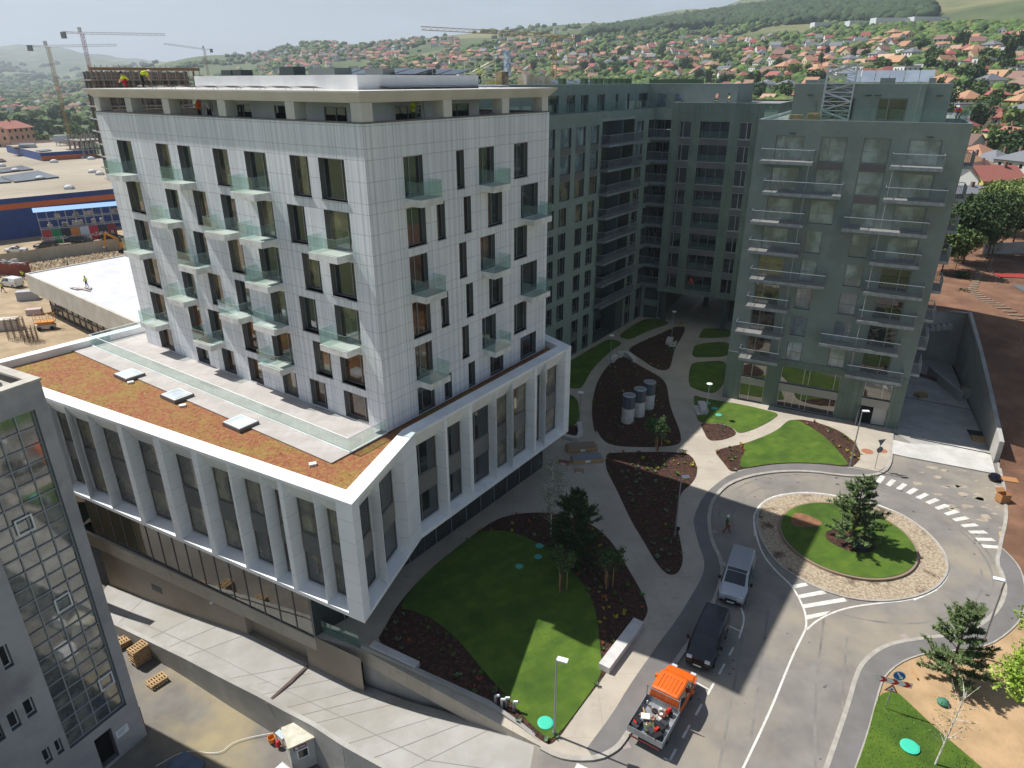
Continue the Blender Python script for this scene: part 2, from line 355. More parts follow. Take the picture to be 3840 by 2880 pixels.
for q in ([in2(-.03, -.03), in2(LL+.03, -.03), in2(LL+.03, .35), in2(-.03, .35)], [in2(-.03, .355), in2(.35, .355), in2(.35, LR+.03), in2(-.03, LR+.03)], [in2(LL-.35, .355), in2(LL+.03, .355), in2(LL+.03, LR+.03), in2(LL-.35, LR+.03)], [in2(.355, LR-.35), in2(LL-.355, LR-.35), in2(LL-.355, LR+.03), in2(.355, LR+.03)]):
    mb.prism(q, 31.75, 31.84, 3)
mb.build('tower_wall', [m_clad, m_reveal, m_roofg, m_reveal, m_deck], wb)
# tilted core boxes would be seen through panes: panes are opaque mirrors, so the core stays hidden behind them
for hs, F in ((hl, TL), (hr, TR)):
    for i, (a, b, zb, z1, dp, door, r) in enumerate(hs):
        wdt = b-a; mull = [] if wdt < 1. else [a+wdt*(.36 if (F is TL) else .42)] if wdt < 2.3 else [a+wdt*.27]
        pm = p_dark
        if F is TL: pm = p_brown if (r >= 4 and i % 3 != 0) else (p_tan if i % 2 else p_dark)
        elif (r in (3, 4) and a < 5): pm = p_brown
        F.window(wb, a+.02, b-.02, zb+.03, z1-.02, dp-.08, m_frame, pm, mull)
        if not door and r < 5: sl_ = MB(); F.box(sl_, a-.02, b+.02, -.35, .07, zb-.06, zb+.0, 0); sl_.build('window_sill', m_sill, wb)
for hs, F in ((hl, TL), (hr, TR)):
    for (a, b, zb, z1, dp, door, r) in hs:
        if not door: continue
        if F is TL: b0, b1 = a+.12, max(b, a+2.15)+.42
        else: b0, b1 = a+.1, max(b, a+1.95)+.25
        zt = zb-.02; s = MB(); D = 1.22
        F.box(s, b0, b1, 0, D, zt-.46, zt-.01, 0, 1); bal = s.build('balcony', [m_slabw, m_tilew], wb); ORG[bal.name] = ORG[wb.name]
        for (u0, o0, u1, o1) in ((b0+.03, D-.04, b1-.03, D-.04), (b0+.04, .02, b0+.04, D-.05), (b1-.04, .02, b1-.04, D-.05)):
            g = MB(); F.sheet(g, u0, o0, u1, o1, zt-.1, zt+1.05); g.build('glass_panel', [g_rail, m_gedge], bal)
# ---- canopy, columns, penthouse
def rect(i): return [in2(i, i), in2(LL-i, i), in2(LL-i, LR-i), in2(i, LR-i)]
can = MB(); oo, ii = rect(-.45), rect(.05)
for k in range(4):
    a, b, c, d = oo[k], oo[(k+1) % 4], ii[(k+1) % 4], ii[k]
    can.poly([(*a, 33.42), (*b, 33.42), (*c, 32.86), (*d, 32.86)]); can.poly([(*a, 33.42), (*b, 33.42), (*b, 33.5), (*a, 33.5)])
hole = [in2(2.6, 2.9), in2(LL-10.5, 2.9), in2(LL-10.5, 15.2), in2(2.6, 15.2)]
iq = rect(.05)
for top, z in ((oo, 33.5), (iq, 32.86)):
    for k in range(4):
        a, b, c, d = top[k], top[(k+1) % 4], hole[(k+1) % 4], hole[k]
        can.poly([(*a, z), (*b, z), (*c, z), (*d, z)])
can.build('roof_canopy', m_soffit, wb)
for u, t in ((.45, 0), (6.3, 0), (13.4, 0), (20.2, 0), (25.4, 0), (30.2, 0), (0, 7.6), (0, 14.0), (0, 19.2)):
    c = MB(); F, w = (TL, u) if t == 0 else (TR, t)
    F.box(c, w-.45, w+.4, -.9, -.02, 31.85, 32.86); c.build('canopy_column', m_soffit, wb)
PC = in2(3.1, 2.8); PL_, PR_ = FR(PC, 144.47, -1), FR(PC, 54.56, 1)
ph = MB(); pwl = [(1.2, 3.3, 31.3, 32.5), (5.2, 8.4, 31.3, 32.5), (11, 13, 31.3, 32.5)]; pwr = [(3.1, 5.6, 31.3, 32.5), (8.2, 10.8, 31.3, 32.5)]
PL_.wall(ph, 0, 17.4, 31.2, 34.35, pwl, 0, 1, .12); PR_.wall(ph, 0, 12., 31.2, 34.35, pwr, 0, 1, .12)
b3 = PR_.xy(12, -17.4); ph.poly([(*PR_.xy(12, 0), 31.2), (*b3, 31.2), (*b3, 34.35), (*PR_.xy(12, 0), 34.35)]); ph.poly([(*PL_.xy(17.4, 0), 31.2), (*b3, 31.2), (*b3, 34.35), (*PL_.xy(17.4, 0), 34.35)])
ph.poly([(*PC, 34.3), (*PR_.xy(12, 0), 34.3), (*b3, 34.3), (*PL_.xy(17.4, 0), 34.3)], 2)
ph.build('penthouse', [m_white, m_reveal, m_roofg], wb)
for F, hs in ((PL_, pwl), (PR_, pwr)):
    for a, b, c, d in hs: F.window(wb, a, b, c, d, .1, m_frame, p_dark, [(a+b)/2])
def roofbox(nm, u0, u1, t0, t1, z0, z1, m): 
    q = MB(); q.prism([in2(u0, t0), in2(u1, t0), in2(u1, t1), in2(u0, t1)], z0, z1); return q.build(nm, m, wb)
m_acgrey = mat('hvac_dark_grey', '#4d5654', .6); m_ac = mat('hvac_case', '#8b908d', .5)
for u0, u1, t0, t1, z1 in ((16.4, 17.4, 4, 5, 34.75), (18.2, 19.4, 4.4, 5.2, 34.75), (10.5, 12.0, 4, 5, 34.9), (7.0, 9.6, 4.5, 6, 34.8), (3.6, 5.2, 5.5, 6.6, 34.75), (4.6, 6.0, 10.8, 11.8, 34.8)):
    roofbox('roof_unit', u0, u1, t0, t1, 34.31, z1, m_acgrey if u0 > 9 else m_ac)
def pvrow(parent, c, ang, n, w=1.05, l=1.9, tilt=.35, z=0, name='solar_panel', pm=None):
    """a tilted row of n modules on a small frame"""
    q = MB(); d = (cos(ang), sin(ang)); e = (-d[1], d[0]); W_ = n*w
    A = [(c[0]+d[0]*u+e[0]*v, c[1]+d[1]*u+e[1]*v, z+.12+(tilt*l if v > 0 else 0)) for u, v in ((0, 0), (W_, 0), (W_, l*.93), (0, l*.93))]
    q.poly(A, 0, [(0, 0), (W_, 0), (W_, l), (0, l)]); q.poly([(x, y, zz-.04) for x, y, zz in A[::-1]], 1)
    for u in (0.05, W_-.05):
        q.tube((c[0]+d[0]*u+e[0]*l*.9, c[1]+d[1]*u+e[1]*l*.9, z), (c[0]+d[0]*u+e[0]*l*.9, c[1]+d[1]*u+e[1]*l*.9, z+tilt*l+.1), .025, n=4, m=1)
    return q.build(name, [pm or m_panel, m_alu], parent)
for t in (6.2, 8.4, 10.6, 12.6): pvrow(wb, in2(7.6, t), radians(144.47-180), 4, z=34.31, tilt=.18)
for t in (7.5, 10, 12.5): pvrow(wb, in2(13.5, t), radians(144.47-180), 4, z=34.31, tilt=.2)
for k in range(6): pvrow(wb, in2(2.2, 4.6+k*2.2), radians(54.56), 2, w=1.0, l=1.0, tilt=.1, z=33.5)
for k in range(8): pvrow(wb, in2(5+k*2.6, 1.9), radians(144.47), 2, w=1.1, l=1.0, tilt=.1, z=33.5)
# ---- podium
CP = G(1318, 1892, 12.5); KP = G(1555, 1625, 12.5); EP = G(2142, 1298, 12.5)
aK = math.degrees(atan2(KP[1]-CP[1], KP[0]-CP[0])); aE = math.degrees(atan2(EP[1]-KP[1], EP[0]-KP[0]))
lK = hypot(KP[0]-CP[0], KP[1]-CP[1]); lE = hypot(EP[0]-KP[0], EP[1]-KP[1])
QL, QK, QE = FR(CP, 151.1, -1), FR(CP, aK, 1), FR(KP, aE, 1); lL = 41.1
bayL = [(2.0, 2.9), (3.76, 5.35), (6.68, 7.18), (8.25, 9.85), (11.15, 12.88), (14.6, 16.48), (18.5, 20.5), (22.5, 24.6), (26., 27.9), (28.9, 30.4), (31.6, 33.3), (34.6, 36.4), (37.6, 39.4)]
bayK = [(2.05, 3.45), (4.67, 6.75)]; bayE = [(.75, 2.95), (4.1, 5.7), (7.05, 9.2), (10.1, 11.65), (12.4, 14.4), (15.93, 16.53), (17.38, 19.25)]
PB, PT = 4.0, 12.5; R_ = .75
def podium_face(F, L_, bays, nm, cs, co):
    mb = MB(); n = len(bays); z0, z1, zi0, zi1 = PB+.28, PT-.22, 4.5, 10.95
    F.quad(mb, 0, L_, PB, z0); F.quad(mb, 0, L_, z1, PT)
    edges = []                                            # outer opening of each bay
    for i, (a, b) in enumerate(bays):
        la = bays[i-1][1] if i else 0.; ra = bays[i+1][0] if i < n-1 else L_
        k = R_*(a+cs)/co; edges.append([max(a-k, .05), b+.06])
    for i in range(n-1): edges[i][1] = min(edges[i][1], edges[i+1][0]-.04)
    edges[-1][1] = min(edges[-1][1], L_-.1)
    bays = [(max(a-.45*R_*(a+cs)/co, .1 if i == 0 else (bays[i-1][1]+.12)), b) for i, (a, b) in enumerate(bays)]
    u = 0
    for (a, b), (oa, ob) in zip(bays, edges):
        F.quad(mb, u, oa, z0, z1, 0, 1); u = ob
        A = {k: F.p(*k) for k in ((oa,0,z0),(ob,0,z0),(ob,0,z1),(oa,0,z1),(a,-R_,zi0),(b,-R_,zi0),(b,-R_,zi1),(a,-R_,zi1))}
        P = lambda *k: A[k]
        mb.poly([P(oa,0,z1), P(ob,0,z1), P(b,-R_,zi1), P(a,-R_,zi1)], 0); mb.poly([P(oa,0,z0), P(ob,0,z0), P(b,-R_,zi0), P(a,-R_,zi0)], 0)
        mb.poly([P(oa,0,z0), P(a,-R_,zi0), P(a,-R_,zi1), P(oa,0,z1)], 1, [(0,z0),(1,zi0),(1,zi1),(0,z1)]); mb.poly([P(ob,0,z0), P(b,-R_,zi0), P(b,-R_,zi1), P(ob,0,z1)], 1, [(0,z0),(1,zi0),(1,zi1),(0,z1)])
        # inner reveal to the glass
        for x in (a, b): mb.poly([F.p(x,-R_,zi0), F.p(x,-R_-.25,zi0), F.p(x,-R_-.25,zi1), F.p(x,-R_,zi1)], 0)
        mb.poly([F.p(a,-R_,zi1), F.p(b,-R_,zi1), F.p(b,-R_-.25,zi1), F.p(a,-R_-.25,zi1)], 0); mb.poly([F.p(a,-R_,zi0), F.p(b,-R_,zi0), F.p(b,-R_-.25,zi0), F.p(a,-R_-.25,zi0)], 0)
    F.quad(mb, u, L_, z0, z1, 0, 1)
    mb.build(nm, [m_white, m_whitej], wb)
    for i, (a, b) in enumerate(bays):
        sp = MB(); F.box(sp, a+.01, b-.01, -R_-.24, -R_-.12, 6.9, 8.3); sp.build('spandrel', m_spandrel, wb)
        w = b-a
        for zl, zh in ((zi0, 6.9), (8.3, zi1)):
            F.window(wb, a+.01, b-.01, zl+.02, zh-.02, R_+.22, m_reveal, p_tan if F is QL else (p_dark if i < 3 or F is QK else p_tan), [a+w*.3] if w > 1.2 else [], name='podium_window', fw=.09)
            rl = MB(); x = a+.16
            for k in range(2): rl.tube(F.p(x+.1*k, -R_-.05, zl+.1), F.p(x+.1*k, -R_-.05, zh-.1), .012, n=4)
            rl.build('guide_rods', m_reveal, wb)
podium_face(QL, lL, bayL, 'podium_front', 23.4, 24.7); podium_face(QK, lK, bayK, 'podium_side', 28.6, 18.2); podium_face(QE, lE, bayE, 'podium_courtyard_side', 29.4, 29.6)
# plan of the podium: front corner, far left, back, courtyard end
FL = QL.xy(lL, 0); BL = in2(LL+5.2, 4.); E2 = (EP[0]-6.5, EP[1]+3.2)
BE = G(0, 1348, 12.5); BF = G(529, 1214, 12.5)
dB = (BF[0]-BE[0], BF[1]-BE[1]); lb = hypot(*dB); dB = (dB[0]/lb, dB[1]/lb)
BL0 = (BE[0]-dB[0]*3, BE[1]-dB[1]*3); BR0 = (BE[0]+dB[0]*34, BE[1]+dB[1]*34)
plan = [CP, KP, EP, (EP[0]-4, EP[1]+6), (BR0[0], BR0[1]), FL]
def inset(poly, w):
    n = len(poly); ar = sum(poly[i][0]*poly[(i+1) % n][1]-poly[(i+1) % n][0]*poly[i][1] for i in range(n)); sg = 1 if ar > 0 else -1; out = []
    for i in range(n):
        a, b, c = Vector(poly[i-1]), Vector(poly[i]), Vector(poly[(i+1) % n]); e1 = (b-a).normalized(); e2 = (c-b).normalized()
        n1 = Vector((-e1.y, e1.x))*sg; n2 = Vector((-e2.y, e2.x))*sg; k = n1+n2; k = k/(k.length_squared/2) if k.length_squared > .05 else n1
        out.append(tuple(b+k*w))
    return out
inn = inset(plan, 1.0); mb = MB(); n = len(plan)
for k in range(n):
    a, b, c, d = plan[k], plan[(k+1) % n], inn[(k+1) % n], inn[k]
    mb.poly([(*a, PT), (*b, PT), (*c, PT+.02), (*d, PT+.02)]); mb.poly([(*d, 11.6), (*c, 11.6), (*c, PT+.02), (*d, PT+.02)])
    if k in (2, 3, 4): mb.poly([(*a, PB), (*b, PB), (*b, PT), (*a, PT)])
mb.poly([(*p, PB) for p in plan][::-1]); mb.build('podium_parapet', m_white, wb)
sd = MB(); sd.poly([(*p, 11.9) for p in inset(plan, .98)]); sedum = sd.build('sedum_roof', m_sedum, wb)
# sedum tufts: rough low mat of small leaves, one part that nobody could count
tuft = MB(); dkx = inset(plan, 1.1)
def inside(p, poly):
    c = False; n = len(poly)
    for i in range(n):
        a, b = poly[i], poly[i-1]
        if (a[1] > p[1]) != (b[1] > p[1]) and p[0] < (b[0]-a[0])*(p[1]-a[1])/(b[1]-a[1])+a[0]: c = not c
    return c
DK = [in2(-.0, -5.0), in2(LL+4.9, -5.0), in2(LL+4.9, 12), in2(-.0, 12)]
xs = [p[0] for p in dkx]; ys = [p[1] for p in dkx]; cnt = 0
while cnt < 12000:
    x, y = random.uniform(min(xs), max(xs)), random.uniform(min(ys), max(ys))
    if not inside((x, y), dkx) or inside((x, y), DK): continue
    cnt += 1; a = random.uniform(0, 6.28); r = random.uniform(.04, .13); h = random.uniform(.0, .025); g = math.sin(x*1.3+2*math.sin(y*.9))+math.sin(y*1.7-x*.6)+random.gauss(0, .9)
    tuft.poly([(x+cos(a)*r, y+sin(a)*r, 11.91), (x-cos(a)*r, y-sin(a)*r, 11.91), (x+random.uniform(-.06, .06), y+random.uniform(-.06, .06), 11.91+h)], 0 if g < .4 else (1 if g < 1.7 else 2))
tf = tuft.build('sedum_tufts', [mat('sedum_red', '#8f4d3a', .9), mat('sedum_ochre', '#9f7a42', .9), mat('sedum_green', '#878a3a', .9)], wb); tf['kind'] = 'stuff'
for x, y in ((738, 1319), (490, 1435), (685, 1522), (1173, 1742)):
    p = G(x, y, 11.95); o = MB(); o.obox(p, .4, .45, .32, 11.92, 12.05); o.build('roof_outlet', m_white, wb)
dk = MB(); dk.prism([in2(-.02, -5.0), in2(LL+4.9, -5.0), in2(LL+4.9, -.01), in2(-.02, -.01)], 11.8, 12.0, 1, 0); dk.prism([in2(LL+.02, 0), in2(LL+4.9, 0), in2(LL+4.9, 12), in2(LL+.02, 12)], 11.8, 12.0, 1, 0)
dk.build('terrace_deck', [m_deck, m_sill], wb)
tr = MB(); TS = FR(TC, 144.47, -1)
for k in range(26):
    if k*1.34+1.3 < LL+3.4: TS.sheet(tr, k*1.34, 3.41, k*1.34+1.31, 3.41, 12.02, 13.0)
for k in range(3): TS.sheet(tr, .0, 3.4-k*1.13, .0, 3.4-k*1.13-1.1, 12.02, 13.0)
for k in range(8): TS.sheet(tr, LL+3.4, 3.4-k*1.3, LL+3.4, 3.4-k*1.3-1.27, 12.02, 13.0)
tr.build('terrace_glass_railing', [g_rail, m_gedge], wb)
hrl = MB(); pts = [in2(0, -.05), in2(0, -3.41), in2(LL+3.41, -3.41), in2(LL+3.41, 7)]
for a, b in zip(pts, pts[1:]): hrl.tube((*a, 13.03), (*b, 13.03), .03, n=5); hrl.ribbon([a, b], .1, 12.06, h=.06)
hrl.build('terrace_handrail', m_white, wb)
for u in (24.3, 17.3, 9.3):
    c = in2(u, -5.05); sk = MB(); sk.obox(c, radians(144.47), 2.0, 1.6, 11.92, 12.2, 0); s_ = sk.build('skylight', m_reveal, wb); ORG[s_.name] = ORG[wb.name]
    g = MB(); g.obox(c, radians(144.47), 1.86, 1.46, 12.205, 12.23, 0); g.build('skylight_frame', m_white, s_); g = MB(); g.obox(c, radians(144.47), 1.66, 1.26, 12.232, 12.25, 0); g.build('pane', pane('skylight_pane', '#b3c0c7', '#d5dde0', .5, ior=1.6), s_)
# ground floor of the podium: recessed glazing, taupe base wall towards the ramp
GL = FR((-13.2, 35.35), 151.2, -1); gf = MB()
GK0 = G(1290, 2330); GKa = G(1511, 2127); GKb = G(1801, 1920); GKc = G(2032, 1753)
side = [(-13.2, 35.35), (-9.95, 38.6), GKa, GKb, GKc]
gf.poly([(*p, 0.0) for p in side+[(-2, 66), (-30, 60), (-36, 47.8)]])
seg = [(side[0], side[1]), (side[1], side[2]), (side[2], side[3]), (side[3], side[4])]
gf.build('ground_floor_slab', m_taupe, wb)
gw = MB(); GL.quad(gw, 0, 24.1, 0, 4.0); gw.build('bronze_ground_floor_glazing', p_shop, wb)
gm = MB()
for k in range(17): GL.box(gm, min(k*1.506, 24.02), min(k*1.506+.05, 24.08), .003, .05, .02, 3.98)
GL.box(gm, 0, 24.1, .003, .08, -.06, .02); gm.build('glazing_bars', m_reveal, wb)
cg = MB(); cm = MB(); u = 0
for a, b in seg:
    L_ = hypot(b[0]-a[0], b[1]-a[1]); cg.poly([(*a, .02), (*b, .02), (*b, 4.), (*a, 4.)]); k = max(1, round(L_/1.9)); nx, ny = (b[1]-a[1])/L_, -(b[0]-a[0])/L_
    for j in range(k+1):
        t = j/k; x, y = a[0]+(b[0]-a[0])*t+nx*.04, a[1]+(b[1]-a[1])*t+ny*.04; cm = MB(); cm.obox((x, y), atan2(b[1]-a[1], b[0]-a[0]), .06, .06, .02, 3.98); cm.build('glazing_bar', m_frame, wb)
cg.build('courtyard_glazing', p_dark, wb)
for (a, b) in ((GKa, GKb),):
    for t in (.12, .2):
        x, y = a[0]+(b[0]-a[0])*t, a[1]+(b[1]-a[1])*t; d_ = MB(); an = atan2(b[1]-a[1], b[0]-a[0]); d_.obox((x+.07*sin(an), y-.07*cos(an)), an, .95, .06, .03, 2.6); o_ = d_.build('entrance_door', m_frame, wb); ORG[o_.name] = ORG[wb.name]
        h_ = MB(); h_.obox((x+.14*sin(an), y-.14*cos(an)), an, .8, .03, .15, 2.5); h_.build('pane', p_dark, o_)
bw = MB()
gar = (1.0, 7.0, -3.1, -.9, .5)
GL.wall(bw, -3.9, 24.1, -6.2, 0, [gar], 0, 0, .5, o=.0)
bw.build('taupe_base_wall', m_taupe, wb)
gd = MB(); GL.box(gd, 1.0, 7.0, -.52, -.48, -3.1, -.9); gd.build('garage_door', mat('taupe_garage_door', '#8d8373', .6), wb)
for u, z, w in ((16.6, -3.2, 1.2),):
    v = MB(); GL.box(v, u, u+w, .004, .03, z, z+.55); v.build('vent_grille', mat('dark_vent', '#3c4a4c', .6), wb)
lm = MB(); p = GL.p(10.4, .06, -1.4); lm.lathe((p[0], p[1], p[2]-.1), [(.02, 0), (.12, .03), (.12, .16), (.02, .2)], 10); lm.build('wall_lamp', m_white, wb)
# low wing end: cream return wall beside the concrete stair tower
rw = MB(); rw.obox((-36.4, 45.6), radians(62), .5, 7, -6, 4.0); rw.build('cream_end_wall', mat('cream_panel', '#c8bb93', .6, '#bcae86', .4), wb)

# ================================================================= GREEN BUILDINGS
def bars(mb, p, q, z0, z1, step=.12, r=.011, m=0):
    L_ = hypot(q[0]-p[0], q[1]-p[1]); n = max(1, int(L_/step)); d = ((q[0]-p[0])/L_, (q[1]-p[1])/L_); e = (-d[1]*r, d[0]*r)
    for i in range(n+1):
        x, y = p[0]+d[0]*L_*i/n, p[1]+d[1]*L_*i/n
        for s in (1, -1): mb.poly([(x-d[0]*r+e[0]*s, y-d[1]*r+e[1]*s, z0), (x+d[0]*r+e[0]*s, y+d[1]*r+e[1]*s, z0), (x+d[0]*r+e[0]*s, y+d[1]*r+e[1]*s, z1), (x-d[0]*r+e[0]*s, y-d[1]*r+e[1]*s, z1)], m)
        mb.poly([(x+e[0], y+e[1], z0), (x-e[0], y-e[1], z0), (x-e[0], y-e[1], z1), (x+e[0], y+e[1], z1)], m)
def gbalcony(F, parent, u0, u1, zf, D=1.4, o0=0., deck=m_tile, bz=1.1):
    s = MB(); F.box(s, u0, u1, o0, D, zf-.32, zf-.02, 0, 1); b = s.build('balcony', [m_galv, deck], parent); ORG[b.name] = ORG[parent.name]
    r = MB(); a, c, d, e = F.xy(u0+.03, o0+.02), F.xy(u0+.03, D-.03), F.xy(u1-.03, D-.03), F.xy(u1-.03, o0+.02)
    for p, q in ((a, c), (c, d), (d, e)): bars(r, p, q, zf-.25, zf+bz); r.tube((*p, zf+bz), (*q, zf+bz), .03, n=5, m=1)
    r.build('railing', [m_galv, m_rail], b); return b
P0 = G(2708, 1487); FE = FR(P0, -27.32, 1); LE = 18.27
eb = thing('green_block', 'sage green ten storey block with grooved base and long steel balconies beside the driveway', 'building', (*P0, 0))
holes, wins, bals = [], [], []
for i in range(8):
    h = 28.98-3*i; f = h-2.28
    if i < 3: cols = [(1.9, 4.5), (6.05, 8.38), (9.8, 12.1), (13.6, 16.25)]
    else: cols = [(1.9, 4.45), (6.1, 7.69), (10.36, 12.03), (13.58, 16.23)]
    for k, (a, b) in enumerate(cols):
        holes.append((a, b, f, h, .22)); wins.append((a, b, f, h, k, i))
    bals.append((i, [(.77, 5.72), (1.4, 8.75), (.67, 5.8), (.78, 5.82), (1.34, 8.72), (1.37, 5.64), (.63, 5.54), (1.35, 5.55)][i], f))
    bals.append((i, [(12.46, 16.69), (12.44, 17.55), (9.36, 16.7), (12.39, 16.68), (12.37, 17.56), (12.34, 17.5), (9.28, 16.67), (12.32, 17.56)][i], f))
low = [(1.8, 4.42, 3.0, 4.64, .3), (1.8, 4.42, .05, 2.12, .3), (5.97, 12.0, 3.0, 4.98, .3), (5.97, 12.0, .05, 2.07, .3), (14.38, 17.03, 2.95, 4.75, .3), (14.38, 17.05, .02, 2.05, .3)]
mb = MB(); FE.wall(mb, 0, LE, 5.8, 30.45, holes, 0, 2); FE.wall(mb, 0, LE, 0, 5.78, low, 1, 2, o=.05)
for u in (0, LE):                                   # ends of the plinth that stands 5 cm proud, and its top
    mb.poly([FE.p(u, 0, 0), FE.p(u, .05, 0), FE.p(u, .05, 5.78), FE.p(u, 0, 5.78)], 1)
mb.poly([FE.p(0, 0, 5.79), FE.p(LE, 0, 5.79), FE.p(LE, .05, 5.78), FE.p(0, .05, 5.78)], 3)
DE_ = 25.0; q = [FE.xy(0, 0), FE.xy(LE, 0), FE.xy(LE, -DE_), FE.xy(0, -DE_)]
for k in (1, 2, 3): a, b = q[k], q[(k+1) % 4]; L_ = hypot(b[0]-a[0], b[1]-a[1]); mb.poly([(*a, 0), (*b, 0), (*b, 30.45), (*a, 30.45)], 0, [(0, 0), (L_, 0), (L_, 30.45), (0, 30.45)])
mb.poly([(*x, 30.2) for x in q], 4)
for k in range(4): 
    a, b = q[k], q[(k+1) % 4]; qi = inset(q, .3); c, d = qi[(k+1) % 4], qi[k]; mb.poly([(*a, 30.45), (*b, 30.45), (*c, 30.46), (*d, 30.46)], 3); mb.poly([(*d, 30.2), (*c, 30.2), (*c, 30.46), (*d, 30.46)], 3)
mb.build('wall', [m_gwall, m_gfluted, m_gdark, m_alu, m_roofg], eb)
for a, b, f, h, k, i in wins:
    w = b-a; FE.window(eb, a+.02, b-.02, f+.02, h-.02, .2, m_frame, p_haze if (i < 4 or k in (1, 2)) else (p_tan if k == 0 else p_dark), [a+w*(.34 if k in (0, 1) else .64)], [f+1.05] if k in (1, 2) else ())
for i in (0, 1):
    for a, b in ((6.05, 8.38), (9.8, 12.1)):
        if i == 1 and a < 9: continue
        s = MB(); FE.box(s, a, b, .004, .02, 28.98-3*i-3.0, 28.98-3*i-2.32); s.build('spandrel', m_gband, eb)
for i, (a, b), f in bals: gbalcony(FE, eb, a, b, f)
for i in range(7):
    f = 28.98-3*i-2.28
    for u in (5.4, 12.7): dp = MB(); dp.tube(FE.p(u, 1.3, f-.3), FE.p(u, 1.3, f-2.7), .03, n=5); dp.build('drain_pipe', m_rail, eb)
for (a, b, c, d, e) in low:
    mull = {(5.97, 3.0): [8.35, 8.89, 11.45], (5.97, .05): [6.87, 7.6, 8.42, 8.98, 11.38]}.get((a, c), [a+(b-a)*(.4 if a < 2 else .68)])
    if (a, c) == (14.38, .02):
        s = MB(); FE.box(s, 15.7, 17.04, -.28, -.2, .02, 2.04); s.build('service_panel', mat('light_grey_panel', '#b9b6b0', .6), eb)
        s = MB(); FE.box(s, 14.4, 15.68, -.3, -.28, .02, 2.04); s.build('doorway_shade_sheet', mat('interior_shade', '#0d0d0e', .9), eb)  # black sheet painted in for the unlit room behind
        s = MB(); s.obox(FE.xy(14.36, .55), radians(-27.32+80), 1.2, .05, .03, 2.03); s.build('door_leaf', m_frame, eb); continue
    FE.window(eb, a+.02, b-.02, c+.02, d-.02, .24, m_alu, p_shop, mull, name='shop_window')
for a, b, c, d in ((1.8, 4.42, 2.14, 2.97), (5.97, 12.0, 2.09, 2.97), (14.38, 17.05, 2.07, 2.93)):
    s = MB(); FE.box(s, a, b, .03, .075, c, d); s.build('spandrel', mat('beige_grey_panel', '#9c9890', .6), eb)
# terrace railing, penthouse, solar panels, chimneys
def grail(F, pts, z, parent, name='glass_railing', step=1.6):
    g = MB()
    for a, b in zip(pts, pts[1:]):
        A, B = F.xy(*a), F.xy(*b); L_ = hypot(B[0]-A[0], B[1]-A[1]); n = max(1, round(L_/step)); an = atan2(B[1]-A[1], B[0]-A[0])
        for k in range(n):
            t0, t1 = k/n, (k+1)/n-.012; x0, y0, x1, y1 = A[0]+(B[0]-A[0])*t0, A[1]+(B[1]-A[1])*t0, A[0]+(B[0]-A[0])*t1, A[1]+(B[1]-A[1])*t1
            g.poly([(x0, y0, z), (x1, y1, z), (x1, y1, z+1.05), (x0, y0, z+1.05)]); g.poly([(x0, y0, z+1.05), (x1, y1, z+1.05), (x1+.01, y1+.015, z+1.05), (x0+.01, y0+.015, z+1.05)], 1)
    return g.build(name, [g_rail, m_gedge], parent)
grail(FE, [(.35, -10), (.35, -.45), (17.9, -.45), (17.9, -10)], 30.47, eb)
def penthouse(F, parent, u0, u1, o, depth, z1, hs, m=m_gwall, mull=True, fh=p_dark):
    mb = MB(); FF = FR(F.xy(0, -o), math.degrees(F.a), 1); FF.n = F.n; FF.P = F.xy(0, -o)
    FF.wall(mb, u0, u1, 30.2, z1, [(a, b, 30.45, 32.42, .2) for a, b in hs], 0, 1)
    qq = [FF.xy(u0, 0), FF.xy(u1, 0), FF.xy(u1, -depth), FF.xy(u0, -depth)]
    for k in (1, 2, 3): a, b = qq[k], qq[(k+1) % 4]; mb.poly([(*a, 30.2), (*b, 30.2), (*b, z1), (*a, z1)], 0)
    mb.poly([(*x, z1-.1) for x in qq], 3); qi = inset(qq, .25)
    for k in range(4): a, b, c, d = qq[k], qq[(k+1) % 4], qi[(k+1) % 4], qi[k]; mb.poly([(*a, z1), (*b, z1), (*c, z1+.01), (*d, z1+.01)], 2); mb.poly([(*d, z1-.1), (*c, z1-.1), (*c, z1+.01), (*d, z1+.01)], 2)
    mb.build('penthouse', [m, m_gdark, m_alu, m_roofg], parent)
    for a, b in hs: FF.window(parent, a+.02, b-.02, 30.47, 32.4, .18, m_frame, fh, [a+(b-a)*.36] if mull else [], name='terrace_window')
    return FF
EP_ = penthouse(FE, eb, 2.6, 16.2, 2.6, 13, 33.68, [(5.9, 8.3), (10.3, 12.8)])
for a, b in ((5.0, 5.7), (13.6, 14.1)):
    s = MB(); EP_.box(s, a, b, .01, .35, 30.2, 33.66); s.build('wall_fin', m_gwall, eb)
for k in range(6): pvrow(eb, EP_.xy(7.0+k*1.28, -2.6), radians(-27.32), 1, 1.22, 1.25, .85, 33.7, 'solar_collector', mat('pale_collector_glass', '#8b96a3', .2, '#7d8896', .5))
for u, o, w, h in ((4.6, -1.2, .7, .45), (10.1, -.5, 1.3, .5), (14.2, -1.6, .6, .5), (3.2, -3, 1.1, .35)):
    s = MB(); EP_.box(s, u, u+w, o-.6, o, 33.6, 33.68+h); s.build('chimney', m_gwall, eb)
for u, o in ((3.9, .012), (9.1, .012), (9.9, .012), (15.0, .012)):
    s = MB(); EP_.box(s, u, u+.55, o, .35, 32.62, 32.72); s.build('wall_light', m_gdark, eb)
for u in (3.1, 14.9):
    s = MB(); FE.box(s, u, u+.5, .01, .3, 29.2, 29.32); s.build('wall_light', m_gdark, eb)
ff = MB()
for k in range(1, 9): 
    z = 28.98-3*k+.6
    ff.box(0, 0, 0, 0, 0, 0) if False else None
FRt = FR(FE.xy(LE, 0), -27.32+90, 1)                       # right flank: small balconies that stick out past the corner
